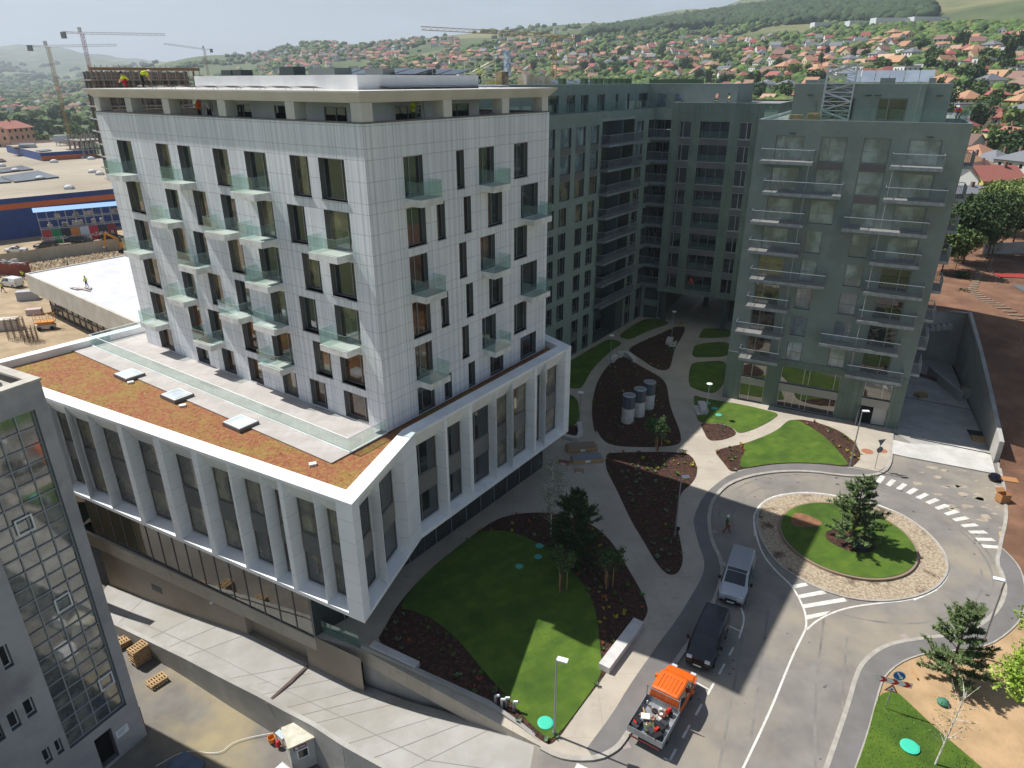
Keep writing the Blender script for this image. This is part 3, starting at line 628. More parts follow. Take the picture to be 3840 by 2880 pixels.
for i in range(8): gbalcony(FRt, eb, 2.2, 5.6, 28.98-3*i-2.28, D=1.0)
# ---- middle block bridging the passage
FMB = FR((22.87, 99.98), -27.32, 1); mbk = thing('green_bridge_block', 'middle sage green block with fluted cladding carried on pillars over the shaded passage', 'building', (22.87, 99.98, 0))
holes = []; mw = []
for i in range(8):
    h = 28.98-3*i
    for k, (a, b) in enumerate(((0., 1.6), (2.8, 6.62), (7.9, 9.5))):
        holes.append((a, b, h-2.15, h, 1.3 if k == 1 else .3)); mw.append((a, b, h-2.15, h, k, i))
mb = MB(); FMB.wall(mb, -1.2, 12.5, 5.05, 31.3, holes, 0, 1)
q = [FMB.xy(-1.2, 0), FMB.xy(12.5, 0), FMB.xy(12.5, -20), FMB.xy(-1.2, -20)]
for k in (1, 2, 3): a, b = q[k], q[(k+1) % 4]; L_ = hypot(b[0]-a[0], b[1]-a[1]); mb.poly([(*a, 5.05), (*b, 5.05), (*b, 31.3), (*a, 31.3)], 0, [(0, 5), (L_, 5), (L_, 31.3), (0, 31.3)])
mb.poly([(*x, 31.1) for x in q], 3); mb.poly([(*x, 5.05) for x in q], 1); qi = inset(q, .3)
for k in range(4): a, b, c, d = q[k], q[(k+1) % 4], qi[(k+1) % 4], qi[k]; mb.poly([(*a, 31.3), (*b, 31.3), (*c, 31.31), (*d, 31.31)], 2)
mb.build('wall', [m_gfluted, m_gdark, m_alu, m_roofg], mbk)
for a, b, f, h, k, i in mw:
    if k == 1:
        FMB.window(mbk, a+.02, b-.02, f+.02, h-.02, 1.25, m_frame, p_dark, [a+1.1, a+2.4], name='loggia_window')
        g = MB(); FMB.sheet(g, a+.02, -.11, b-.02, -.11, f-.05, f+.95); g.build('glass_railing', [g_rail, m_gedge], mbk)
    else: FMB.window(mbk, a+.02, b-.02, f+.02, h-.02, .28, m_alu, p_dark, [a+(b-a)*(.3 if k == 0 else .6)])
    if i < 7: s = MB(); FMB.box(s, a, b, .004, .03, f-.82, f-.02); s.build('spandrel', m_gband, mbk)
    s = MB(); FMB.box(s, a, b, -.1, .07, f-.05, f+.0); s.build('sill', m_alu, mbk)
for hh in holes:
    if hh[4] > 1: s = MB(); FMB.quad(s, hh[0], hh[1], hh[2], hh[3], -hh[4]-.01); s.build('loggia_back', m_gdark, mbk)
s = MB(); FMB.box(s, -1.6, -1.2, -20, -3, 0, 5.04); FMB.box(s, 3.2, 12.9, -20.4, -20, 0, 5.04); s.build('added_passage_wall', m_gdark, mbk)  # walls added to stop light from behind and keep the passage dark
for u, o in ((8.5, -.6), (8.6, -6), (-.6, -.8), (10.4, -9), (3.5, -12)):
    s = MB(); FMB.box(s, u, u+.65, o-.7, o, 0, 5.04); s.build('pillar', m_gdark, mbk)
# ---- left wing
PW = G(2040+745*.23508, 1000+1245*.23508); FW = FR(PW, 54.4, 1); w1 = 15.6
wg = thing('green_wing', 'long sage green wing left of the courtyard with a column of deep steel balconies', 'building', (*PW, 0))
holes = []; ww = []
for i in range(8):
    h = 28.98-3*i
    cols = [(-11.8, -10.6), (-9.4, -7.05), (-6., -3.7), (-2.45, -.42), (10.03, 12.07)] if i < 3 else [(-11.8, -10.5), (-9.4, -7.72), (-5.6, -3.85), (-2.6, -.88), (10.1, 11.9)]
    for k, (a, b) in enumerate(cols): holes.append((a, b, h-2.15, h, .35)); ww.append((a, b, h-2.15, h, k, i))
    holes.append((13.7, w1-.02, h-2.3, h, 1.5)); holes.append((.4, 9.3, h-2.45, h+.35, 2.0))
for a, b in ((-9.45, -7.72), (-5.6, -3.9), (-2.6, -.95), (10., 11.7)): 
    for z0, z1 in ((2.95, 4.88), (.05, 1.98)): holes.append((a, b, z0, z1, .4)); ww.append((a, b, z0, z1, 9, 8))
holes.append((.4, 9.3, .02, 5.2, 2.4)); holes.append((13.4, 15.4, 3.0, 4.85, .4)); holes.append((13.4, 15.4, .05, 1.95, .4)); ww.append((13.4, 15.4, 3., 4.85, 9, 8)); ww.append((13.4, 15.4, .05, 1.95, 9, 8))
mb = MB(); FW.wall(mb, -30, w1, 0, 30.46, holes, 0, 1)
q = [FW.xy(-30, 0), FW.xy(w1, 0), FW.xy(w1+2.5, -14), FW.xy(-30, -14)]
for k in (2, 3): a, b = q[k], q[(k+1) % 4]; mb.poly([(*a, 0), (*b, 0), (*b, 30.46), (*a, 30.46)], 0)
mb.poly([(*x, 30.2) for x in q], 3); mb.poly([FW.p(-30, 0, 30.46), FW.p(w1, 0, 30.46), FW.p(w1, -.3, 30.47), FW.p(-30, -.3, 30.47)], 2); mb.poly([FW.p(-30, -.3, 30.2), FW.p(w1, -.3, 30.2), FW.p(w1, -.3, 30.47), FW.p(-30, -.3, 30.47)], 2)
for hh in holes:
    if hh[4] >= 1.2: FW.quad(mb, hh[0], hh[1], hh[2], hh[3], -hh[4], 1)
# corner face turning towards the bridge block
cA, cB = FW.xy(w1, 0), (21.8+.459*2.0, 100.5+.889*2.0)
FC = FR(cA, math.degrees(atan2(cB[1]-cA[1], cB[0]-cA[0])), 1); lC = hypot(cB[0]-cA[0], cB[1]-cA[1])
for i in range(8): FC.quad(mb, 0, lC, 28.98-3*i-2.3, 28.98-3*i, -1.19, 1)
FC.quad(mb, .5, lC-.3, .05, 4.8, -.29, 1)
FC.wall(mb, 0, lC, 0, 30.46, [(.02, lC, 28.98-3*i-2.3, 28.98-3*i, 1.2) for i in range(8)]+[(.5, lC-.3, .05, 2.0, .3), (.5, lC-.3, 3.0, 4.8, .3)], 0, 1)
mb.build('wall', [m_gwall, m_gdark, m_alu, m_roofg], wg)
for i in range(8):
    f = 28.98-3*i-2.3; gbalcony(FC, wg, -.5, lC, f, D=1.0)
    FC.window(wg, .05, lC, f, f+2.3, 1.1, m_frame, p_dark, [lC*.4]); FW.window(wg, 13.75, w1-.1, f, f+2.3, 1.3, m_frame, p_dark, [14.6])
    g = 28.98-3*i-2.3; gbalcony(FW, wg, .1, 9.9, g, D=1.25, bz=1.1)
    FW.window(wg, .5, 1.7, f, f+2.3, 1.8, m_frame, p_dark, [1.1]); FW.window(wg, 6.6, 9.1, f, f+2.3, 1.8, m_frame, p_dark, [7.6])
    s = MB(); FW.box(s, 5.9, 6.1, -1.98, -.02, f-.1, f+2.75); s.build('divider', mat('grey_blue_divider', '#55666e', .8), wg)
for a, b, f, h, k, i in ww:
    w = b-a; FW.window(wg, a+.02, b-.02, f+.02, h-.02, .33, m_frame, p_haze if i < 2 else p_tan if i < 4 else p_dark, [a+w*(.5 if k in (0, 1) else .3)], [f+1.0] if k in (0, 3) else ())  # upper wing panes: reflected sky put into the pane colour
    if i < 2 and k < 4: s = MB(); FW.box(s, a, b, .004, .03, f-.8, f-.03); s.build('spandrel', m_gband, wg)
    if i == 8 and f > 1: s = MB(); FW.box(s, a, b, .01, .05, 2.0, 2.93); s.build('spandrel', m_gband, wg)
for z0, z1 in ((.05, 2.), (3.0, 4.9)): FW.window(wg, 3.4, 7.0, z0, z1, 2.3, m_frame, p_dark, [5.0])
s = MB(); FW.box(s, 7.2, 9.3, -2.2, -.1, .02, 5.15); s.build('pier', m_gdark, wg)
WPh = penthouse(FW, wg, -30, 17.5, 2.0, 11, 33.6, [(-9.5, -6.8), (-5., -3.1), (-1.7, .1), (2.4, 4.3), (7.2, 8.0), (10.6, 11.3), (14.1, 16.9)])
FP2 = FR(WPh.xy(17.3, -.3), -27.32, 1); mb = MB(); FP2.wall(mb, 0, 12.5, 30.2, 33.6, [(1.4, 2.9, 30.45, 32.42), (4.0, 5.3, 30.45, 32.42), (9.6, 10., 30.6, 32.4), (11.3, 11.6, 30.6, 32.4)], 0, 1, .15)
mb.poly([(*FP2.xy(12.5, 0), 30.2), (*FP2.xy(12.5, -12), 30.2), (*FP2.xy(12.5, -12), 33.6), (*FP2.xy(12.5, 0), 33.6)]); mb.poly([FP2.p(0, 0, 33.6), FP2.p(12.5, 0, 33.6), FP2.p(12.5, -12, 33.6), FP2.p(-4, -12, 33.6)], 2)
mb.build('corner_penthouse', [m_gwall, m_gdark, m_roofg], wg)
for a, b in ((1.4, 2.9), (4.0, 5.3)): FP2.window(wg, a, b, 30.47, 32.4, .13, m_frame, p_haze, [], name='terrace_window')
grail(FW, [(-30, -.4), (14.8, -.4)], 30.48, wg, step=2.2)
s = MB(); FW.box(s, .4, 9.3, -.35, .02, 29.36, 29.7); FW.box(s, .4, 9.3, -.6, -.36, 29.7, 30.3); s.build('canopy_edge', m_alu, wg)
random.seed(5)
for u in (-4, 1.2, 3.6, 5.2, 7.3, 9.2, 10.8, 12.2, 13.3):
    s = MB(); WPh.box(s, u, u+.7, -1.9, -1.2, 33.4, 34.25); s.build('chimney', mat('green_metal_cowl', '#3f5a40', .6), wg)
s = MB(); FP2.box(s, -1, 6.5, -6, -4, 33.5, 34.15); s.build('plant_box', mat('green_metal_cowl', '#3f5a40', .6), wg)
for u in (-3, 0, 3, 6, 9): pvrow(wg, WPh.xy(u, -4.5), radians(54.4), 2, z=33.5, tilt=.25)
for u, o, w, h in ((-12, -1, 2.2, 1.0), (-9.5, -1.2, 3.0, .9)):
    s = MB(); WPh.box(s, u, u+w, o-1.2, o, 33.5, 33.6+h); s.build('wrapped_pallet_goods', mat('shrink_wrapped_blocks', '#b9a98a', .7, '#d0c9bd', 1.5), wg)
# ================================================================= GROUND
m_asph = mat('asphalt_road', '#86827c', .9, '#75716c', .45, col3='#968d7e', scale3=.13, bump=.25, bscale=30, th=(.35, .65), th3=(.48, .68), detail=8)
m_asph2 = mat('footpath_asphalt', '#6d6b69', .9, '#757271', .6, bump=.2, bscale=30)
m_pave = mat('exposed_concrete_path', '#b3aa9b', .85, '#a79e90', .3, bump=.1, bscale=20, col3='#9a9285', scale3=.9, th3=(.58, .75)); joints(m_pave, 5.2, 4.6, .03, .8, coord='Object')
m_kerb = mat('kerb_stone', '#aaa59c', .8, '#9b968d', 1.5)
m_grass = mat('lawn_grass', '#43601a', .95, '#566f20', .8, bump=.5, bscale=30, col3='#395417', scale3=.25, th=(.35, .65), coord='Object')
def turf(m):
    L = m.node_tree.links; b = m.node_tree.nodes['Principled BSDF']; tcn = nd(m, 'ShaderNodeTexCoord'); mp = nd(m, 'ShaderNodeMapping'); mp.inputs['Rotation'].default_value = (0, 0, radians(-33)); L.new(tcn.outputs['Object'], mp.inputs[0])
    br = nd(m, 'ShaderNodeTexBrick', Scale=1.); br.inputs['Color1'].default_value = (.8, .8, .8, 1); br.inputs['Color2'].default_value = (1.12, 1.08, 1., 1); br.inputs['Mortar'].default_value = (.72, .74, .6, 1); br.inputs['Mortar Size'].default_value = .02; br.inputs['Brick Width'].default_value = 2.2; br.inputs['Row Height'].default_value = .62; br.inputs['Mortar Smooth'].default_value = 1.
    L.new(mp.outputs[0], br.inputs['Vector']); x = nd(m, 'ShaderNodeMixRGB', blend_type='MULTIPLY'); x.inputs[0].default_value = .75; L.new(b.inputs['Base Color'].links[0].from_socket, x.inputs[1]); L.new(br.outputs[0], x.inputs[2]); L.new(x.outputs[0], b.inputs['Base Color'])
turf(m_grass)
m_mulch = mat('bark_mulch', '#4a3328', .95, '#2d1f1a', 7, bump=1.5, bscale=18, col3='#6a4636', scale3=3.)
m_earth = mat('red_earth', '#6f5140', .95, '#84624b', .3, bump=1., bscale=3, col3='#5a4031', scale3=.12, detail=8)
m_tan = mat('tan_soil', '#b89a76', .95, '#a88c6a', .5, bump=.5, bscale=5, col3='#8f7a5a', scale3=.15)
m_yard = mat('sandy_yard_soil', '#ab977b', .95, '#97856a', .3, bump=1., bscale=2.5, col3='#857359', scale3=.12, detail=9)
m_conc = mat('cast_concrete', '#a9a7a2', .85, '#9b9993', .5, bump=.15, bscale=6, col3='#8f8d88', scale3=.12)
m_ramp = mat('brushed_concrete_ramp', '#a3a19d', .85, '#97958f', .35, bump=.2, bscale=8, col3='#8e8a7e', scale3=.12, detail=8)
m_mark = mat('road_paint', '#d8d6cf', .7, '#c3c0b8', 2.)
m_cob = mat('cobbles', '#b3a48e', .85, '#8f7f6a', 5.5, bump=1., bscale=9, col3='#5d4c3e', scale3=.55, th3=(.55, .66), detail=2)
m_street = mat('dusty_street_asphalt', '#7b7771', .9, '#6d6964', .3, col3='#a09370', scale3=.09, bump=.2, bscale=20)
road = MB(); road.poly([(p[0], p[1], -.11) for p in [G(1985, 2900, -.11), G(1930, 3000, -.11), (4, 14), (62, 10), (75, 45), (52, 58), (52, 66), (36, 70), (14, 78), (-4, 50), (1.4, 28.2)]]); struct(road, 'road', m_asph)
kerbpx = [(2029, 2800), (2090, 2832)] + [ZP(p) for p in [(-260, 1648), (-100, 1640), (0, 1590), (50, 1545), (100, 1470), (215, 1310), (330, 1110), (440, 965), (560, 795), (690, 580), (745, 420), (757, 340), (735, 250), (690, 165), (665, 60), (660, -20)]]
kerbpx += [Z6(p) for p in [(188, 1600), (230, 1530), (300, 1470), (420, 1425), (560, 1400), (700, 1390), (850, 1395), (1000, 1415), (1120, 1425), (1230, 1420), (1310, 1395), (1345, 1340), (1352, 1280), (1358, 1130)]]
kerb = [G(*p) for p in kerbpx]; kerbs = chaikin(kerb, 1, False)
pav = kerbs+[(43.5, 68), (60, 110), (30, 135), (-20, 100), (-36, 60), (-36, 47.5), (-13.2, 35.35), (-9.91, 34.3)]
mb = MB(); mb.prism(pav, -1.2, 0, 0); struct(mb, 'courtyard_paving', m_pave)
kb = MB(); kb.ribbon(kerbs, .3, .012, h=.2); struct(kb, 'kerb', m_kerb)
inpx = [Z2(p) for p in [(1590, 1532)]]+[ZP(p) for p in [(0, 1330), (100, 1160), (245, 950), (330, 830), (430, 700), (505, 580), (590, 440), (628, 350), (628, 270), (590, 170), (562, 60), (552, -20)]]+[Z6(p) for p in [(130, 1560), (200, 1490), (310, 1410), (450, 1370), (600, 1350), (750, 1342), (900, 1350), (1090, 1370), (1260, 1400)]]
strip = chaikin([G(*p) for p in inpx], 1, False)
mb = MB(); k0 = 3; kk = kerbs[6:-5]
mb.poly([(p[0], p[1], .004) for p in kk+strip[::-1]]); struct(mb, 'footpath', m_asph2)
lawns, beds = {}, {}
def area(name, f, pts, m, z, h=.03, n=2, smooth=True):
    P = [G(*(g(p) if callable(g) else p)) for g, p in [(q[2] if len(q) > 2 else f, q[:2]) for q in pts]]
    if smooth: P = chaikin(P, n)
    mb = MB(); mb.prism(P, z-h, z, 0, bottom=False); struct(mb, name, m); return P
B_ = []; L_A = []
B_.append(area('planting_bed', Z2, [(1370, 1522), (1530, 1290), (1700, 1068), (1810, 900), (1940, 730), (1990, 655), (1975, 580), (1930, 490), (1860, 370), (1790, 250), (1730, 170), (1640, 90), (1500, 35), (1350, 5), (1200, 5), (1050, 30), (950, 80), (830, 170), (700, 270), (600, 350), (500, 450), (400, 560), (330, 660), (270, 770), (225, 845), (500, 1010), (760, 1165), (950, 1238), (1100, 1345), (1290, 1480)], m_mulch, .03))
L_A.append(area('lawn', Z2, [(905, 128), (1010, 122), (1130, 140), (1250, 190), (1370, 260), (1450, 330), (1540, 430), (1600, 520), (1640, 620), (1665, 740), (1675, 850), (1685, 960), (1690, 1060), (1560, 1250), (1368, 1500), (1280, 1430), (1180, 1330), (1080, 1210), (1000, 1120), (900, 1010), (800, 880), (680, 760), (560, 680), (450, 640), (365, 625), (500, 455), (600, 355), (700, 275), (830, 175)], m_grass, .075))
B_.append(area('planting_bed', ZN, [(2270, 1705), (2300, 1697), (2569, 1694), (2604, 1722), (2618, 1770), (2595, 1815), (2548, 1850), (2533, 1950), (2550, 2020), (2561, 2086), (2558, 2122), (2539, 2152), (2511, 2158), (2479, 2135), (2445, 2085), (2408, 2020), (2370, 1961), (2310, 1830), (2272, 1760)], m_mulch, .03))
B_.append(area('planting_bed', M2, [(930, 978), (985, 970), (1090, 1035), (1200, 1095), (1300, 1155), (1335, 1225), (1345, 1330), (1380, 1450), (1430, 1560), (2205, 1190, Z5), (2190, 1220, Z5), (2100, 1237, Z5), (1900, 1240, Z5), (1750, 1228, Z5), (1690, 1190, Z5), (1650, 1120, Z5), (735, 1620), (712, 1500), (706, 1400), (722, 1270), (762, 1150), (842, 1035)], m_mulch, .03))
B_.append(area('planting_bed', M2, [(1385, 722), (1440, 718), (1482, 722), (1475, 760), (1440, 830), (1400, 880), (1380, 960), (1365, 1030), (1345, 1075), (1290, 1085), (1220, 1060), (1130, 1000), (1050, 945), (1005, 912), (1050, 878), (1150, 830), (1280, 775)], m_mulch, .03))
L_A.append(area('lawn', M2, [(930, 790), (1000, 740), (1080, 690), (1150, 655), (1250, 655), (1345, 685), (1340, 700), (1200, 745), (1100, 790), (1025, 828), (960, 815)], m_grass, .05))
L_A.append(area('lawn', M2, [(540, 1000), (700, 900), (830, 830), (880, 825), (930, 840), (960, 860), (880, 910), (800, 980), (720, 1060), (670, 1140), (640, 1200), (610, 1235), (540, 1230), (430, 1220), (430, 1060)], m_grass, .05))
L_A.append(area('lawn', M2, [(470, 1275), (520, 1285), (560, 1300), (590, 1340), (600, 1400), (600, 1530), (470, 1540)], m_grass, .05))
B_.append(area('planting_bed', M2, [(470, 1542), (592, 1534), (588, 1620), (550, 1645), (455, 1605)], m_mulch, .03))
L_A.append(area('lawn', M2, [(1650, 730), (1880, 745), (1880, 808), (1590, 818), (1600, 790), (1625, 745)], m_grass, .05))
L_A.append(area('lawn', M2, [(1570, 862), (1870, 838), (1865, 965), (1640, 975), (1535, 970), (1545, 910)], m_grass, .05))
L_A.append(area('lawn', M2, [(1535, 1020), (1640, 1010), (1840, 1000), (1815, 1180), (1735, 1272), (1650, 1265), (1560, 1235), (1510, 1205), (1512, 1100)], m_grass, .05))
L_A.append(area('lawn', E3, [(-5, 775), (60, 800), (200, 830), (300, 845), (450, 870), (600, 900), (720, 930), (850, 960), (880, 985), (850, 1010), (780, 1060), (640, 1130), (470, 1185), (415, 1120), (330, 1080), (200, 1070), (62, 1065), (30, 1000)], m_grass, .05))
B_.append(area('planting_bed', E3, [(62, 1068), (200, 1075), (330, 1085), (415, 1125), (455, 1188), (340, 1235), (250, 1252), (155, 1250), (110, 1160)], m_mulch, .03))
B_.append(area('planting_bed', E3, [(1010, 1035), (1150, 1035), (1300, 1070), (1450, 1120), (1580, 1190), (1680, 1280), (1730, 1370), (1730, 1430), (1690, 1490), (1630, 1530), (1400, 1502), (1150, 1485), (900, 1490), (700, 1515), (500, 1550), (390, 1583), (330, 1500), (270, 1430), (215, 1355), (400, 1310), (505, 1290), (650, 1240), (800, 1180), (900, 1120), (960, 1060)], m_mulch, .03))
L_A.append(area('lawn', E3, [(1005, 1040), (1075, 1042), (1180, 1092), (1330, 1190), (1450, 1300), (1550, 1420), (1628, 1522), (1400, 1498), (1150, 1482), (900, 1486), (700, 1510), (495, 1545), (482, 1500), (490, 1440), (530, 1390), (530, 1340), (512, 1293), (650, 1245), (800, 1185), (900, 1125), (960, 1065)], m_grass, .075))
# roundabout: white line, cobbled apron, kerbed lawn disc
RC = (27.03, 46.02)
def disc(c, r, n=72, sx=1, rot=0): return [(c[0]+r*cos(2*pi*i/n), c[1]+r*sin(2*pi*i/n)) for i in range(n)]
ring = [G(*p) for p in [Z3(q) for q in [(475, 60), (500, 150), (560, 260), (640, 350), (760, 425), (900, 500), (1100, 560), (1300, 575), (1500, 548), (1640, 490), (1708, 410), (1722, 340), (1690, 250), (1600, 140), (1480, 50), (1390, 0)]]+[ZR(q) for q in [(300, 790), (130, 720), (-60, 690)]]+[Z6(q) for q in [(830, 1535), (680, 1545), (570, 1570), (500, 1620)]]]
ring = chaikin(ring, 2); mb = MB(); mb.prism(ring, -.15, -.03, 0); struct(mb, 'cobbled_apron', m_cob)
mb = MB(); mb.ribbon(ring, .16, -.02, closed=True, h=.1); struct(mb, 'apron_edging', m_kerb)
mb = MB(); mb.prism(disc(RC, 5.16), -.1, .14, 0); struct(mb, 'roundabout_kerb', mat('brown_kerb', '#8a7866', .85))
mb = MB(); mb.prism(disc(RC, 4.98), .1, .17, 0); struct(mb, 'roundabout_lawn', m_grass)
mb = MB(); mb.prism(chaikin([(26.0, 48.2), (24.5, 49.7), (23.6, 48.9), (23.2, 47.6), (24.2, 47.4), (25.6, 47.6)], 2), .12, .175, 0); struct(mb, 'bare_soil_patch', mat('brown_soil', '#7a5540', .95, '#8d664c', 2.))
mb = MB(); mb.prism(chaikin([(25.6, 46.9), (25.2, 45.6), (26.3, 44.2), (27.9, 43.9), (29, 44.9), (28.5, 46.2), (27.2, 47.1)], 2), .12, .19, 0); struct(mb, 'tree_pit_mulch', m_mulch)
# painted markings
mk = MB()
def line(f, pts, w=.13, closed=False, z=-.105, n=2): mk.ribbon(chaikin([G(*f(p)) for p in pts], n, closed), w, z, closed=closed)
line(Z3, [(330, 1780), (390, 1659), (570, 1280), (650, 1080), (720, 910), (775, 800), (805, 740), (800, 660), (780, 600), (740, 520), (700, 460), (600, 370), (520, 270), (478, 150), (462, 30)])
line(Z3, [(805, 755), (870, 695), (980, 640), (1100, 605), (1280, 582), (1500, 560), (1650, 495)])
rl = [G(*p) for p in [Z3(q) for q in [(1500, 562), (1645, 500), (1715, 420), (1728, 340), (1695, 245), (1605, 135), (1485, 45), (1395, -5)]]+[ZR(q) for q in [(300, 772), (130, 703), (-60, 675)]]+[Z6(q) for q in [(830, 1522), (680, 1532), (568, 1557), (495, 1610), (472, 1659)]]+[Z3(q) for q in [(462, 20), (470, 150)]]]
mk.ribbon(chaikin(rl, 2, False), .15, -.101)
for q in ([(705, 467), (798, 450), (816, 470), (716, 490)], [(750, 530), (910, 499), (935, 522), (760, 552)], [(778, 592), (1045, 547), (1070, 570), (790, 616)], [(803, 662), (960, 632), (925, 660), (808, 690)]): mk.poly([(*G(*Z3(p)), -.103) for p in q])
for q in ([(218,522),(268,462),(315,478),(268,540)],[(315,552),(375,498),(418,515),(362,570)],[(416,590),(483,538),(528,556),(462,608)],[(510,630),(588,582),(636,602),(560,650)],[(605,676),(695,632),(742,652),(655,696)],[(700,722),(795,684),(845,706),(745,745)],[(790,775),(890,740),(945,762),(830,800)],[(878,830),(990,798),(1044,822),(920,853)],[(960,885),(1088,860),(1140,886),(1000,910)],[(1042,942),(1180,928),(1228,955),(1080,967)],[(1114,1000),(1270,998),(1318,1028),(1145,1028)],[(1185,1068),(1350,1072),(1392,1102),(1215,1098)],[(1243,1133),(1420,1148),(1418,1176),(1270,1166)]):
    mk.poly([(*G(*ZR(p)), -.104) for p in q])
for pts, w in (([(885, 600), (903, 650), (903, 700), (885, 760), (870, 808)], .12), ([(805, 725), (883, 762)], .1), ([(802, 927), (832, 872)], .13), ([(732, 1057), (770, 985)], .13), ([(410, 1035), (560, 1105), (663, 1163)], .1), ([(652, 1198), (697, 1118)], .13), ([(570, 1340), (613, 1263)], .13), ([(480, 1497), (530, 1408)], .13), ([(390, 1655), (435, 1572)], .13), ([(350, 1635), (395, 1655)], .1), ([(765, 285), (785, 330)], .1)):
    line(ZP, pts, w, n=1)
line(Z2, [(1520, 1635), (1620, 1680)], .35, n=1)
struct(mk, 'road_markings', m_mark)
tm = MB(); random.seed(17)
for r_, a0, a1 in ((10.1, -.6, 2.3), (10.6, -.3, 2.0), (11.6, -1.0, 1.7), (12.0, -.8, 1.5), (9.4, -2.2, -.4), (8.9, 1.6, 3.0)):
    tm.ribbon([(RC[0]+r_*cos(a0+(a1-a0)*i/24), RC[1]+r_*sin(a0+(a1-a0)*i/24)) for i in range(25)], .17, -.1085)
for p in ([(15, 22), (18, 30), (21, 36), (22.5, 39)], [(16.6, 22), (19.4, 29.5), (22.4, 35.4)], [(9.5, 22), (13.5, 31), (16.5, 38), (17.2, 44), (17.8, 50)], [(11, 22), (15, 31), (18, 38)]): tm.ribbon(chaikin(p, 3, False), .16, -.108)
struct(tm, 'tyre_marks', mat('tyre_darkened_asphalt', '#6f6b67', .85, '#827e78', .8, th=(.3, .6)))
ds = MB()
for _ in range(46):
    a = random.uniform(-.9, 2.4); r_ = random.uniform(8, 15); x, y = RC[0]+r_*cos(a), RC[1]+r_*sin(a); s = random.uniform(.05, .22); ds.poly([(x+s*cos(k)*random.uniform(.6, 1.3), y+s*sin(k)*random.uniform(.5, 1), -.107) for k in (0, 1, 2, 3, 4, 5)])
for _ in range(60):
    x, y = random.uniform(7, 24), random.uniform(20, 36); s = random.uniform(.03, .12)
    if inside((x, y), [G(1985, 2900), G(2330, 2700), G(2700, 2250), (17.5, 45), (40, 45), (22, 36), (14, 20)]): ds.poly([(x+s*cos(k)*random.uniform(.6, 1.3), y+s*sin(k)*random.uniform(.5, 1), -.107) for k in (0, 1, 2, 3, 4, 5)])
struct(ds, 'road_stains', mat('dark_stain', '#575350', .8))
dl = MB()
for _ in range(70):
    x, y = random.gauss(42, 3.2), random.gauss(53, 3.); s = random.uniform(.1, .7)
    if x < 46.5: dl.poly([(x+s*cos(k)*random.uniform(.5, 1.3), y+s*.6*sin(k)*random.uniform(.5, 1.2), -.1065) for k in (0, .9, 1.9, 2.8, 4, 5.1)])
struct(dl, 'dust_patches', mat('pale_dust', '#a89c8a', .95, '#8d857a', 1.5))
# right-hand kerb and footpath, soil, lawn
rk = [G(*Z3(p)) for p in [(860, 1850), (930, 1659), (1010, 1430), (1070, 1250), (1130, 1040), (1180, 960), (1280, 880), (1400, 840), (1560, 815), (1760, 795), (1900, 750), (2010, 670), (2070, 590), (2095, 500), (2075, 400), (2035, 330)]]+[G(*ZR(p)) for p in [(1425, 1180), (1445, 1070), (1470, 980), (1490, 850), (1480, 750), (1470, 600), (1440, 480), (1400, 300), (1385, 215)]]
ro = [G(*Z3(p)) for p in [(1040, 1900), (1120, 1659), (1200, 1430), (1240, 1280), (1280, 1130), (1310, 1060), (1400, 980), (1500, 935), (1640, 900), (1830, 895), (1990, 860), (2100, 790), (2190, 700), (2225, 600), (2215, 440), (2180, 350), (2120, 280), (2072, 235)]]
rks = chaikin(rk, 1, False); ros = chaikin(ro, 1, False)
mb = MB(); mb.ribbon(rks, .26, .01, h=.3); struct(mb, 'roadside_kerb', m_kerb)
mb = MB(); mb.ribbon(ros, .1, .012, h=.1); struct(mb, 'footpath_edging', m_kerb)
cut = [i for i, p in enumerate(rks) if p[1] < 41.5 or p[0] < 30]
mb = MB(); mb.prism(rks[:33]+ros[::-1], -.3, -.0, 0, bottom=False); struct(mb, 'right_footpath', m_asph2)
def soil(x, y):
    z = -.03
    if y > 56: z += 2.2*min(1, max(0, (y-57)/5))+min(4.9, max(0, (y-61)*.2))
    if x > 75: z += (x-75)*.0
    return z
edge = rks[26:]+[(47.9, 60.2), (51.9, 69.7), (57.7, 83.6), (46.5, 88.0), (43, 92), (47, 108), (60, 150)]
sp = MB(); ey = []
for a, b in zip(edge, edge[1:]):
    for t in range(4): ey.append((a[0]+(b[0]-a[0])*t/4, a[1]+(b[1]-a[1])*t/4))
rows = []
for (x, y) in ey: rows.append([(x+(130-x)*(t/18)**1.6, y+(t/18)**1.6*(-6 if y < 60 else 4), 0) for t in range(19)])
rows = [[(x, y, soil(x, y)+.0) for x, y, _ in r] for r in rows]
for r0, r1 in zip(rows, rows[1:]):
    for k in range(18): sp.poly([r0[k], r0[k+1], r1[k+1], r1[k]])
struct(sp, 'red_earth_ground', m_earth, smooth=True)
mb = MB(); mb.poly([(x, y, -.045) for x, y in [(p[0], p[1]) for p in ros]+[(40, 47), (100, 60), (95, 5), (20, 5)]]); struct(mb, 'tan_soil_ground', m_tan)
L_A.append(area('lawn', Z3, [(1345, 1160), (1390, 1165), (1480, 1250), (1660, 1420), (1850, 1580), (2150, 1840), (1000, 1950), (1125, 1659), (1205, 1430), (1262, 1190)], m_grass, .02))
# stepping path up the earth bank
sp = MB()
for i in range(46):
    t = i/45; x = 64.2-7*t+2.2*sin(t*7.5)+(3.5*max(0, t-.75)*4); y = 62+42*t; x += t*9
    a = radians(8)+.3*cos(t*7); z = soil(x, y); sp.obox((x, y), a, 1.7, .42, z-.05, z+.08)
struct(sp, 'stepping_path', mat('timber_steps', '#8c7a68', .85, '#7a6a5a', 3))
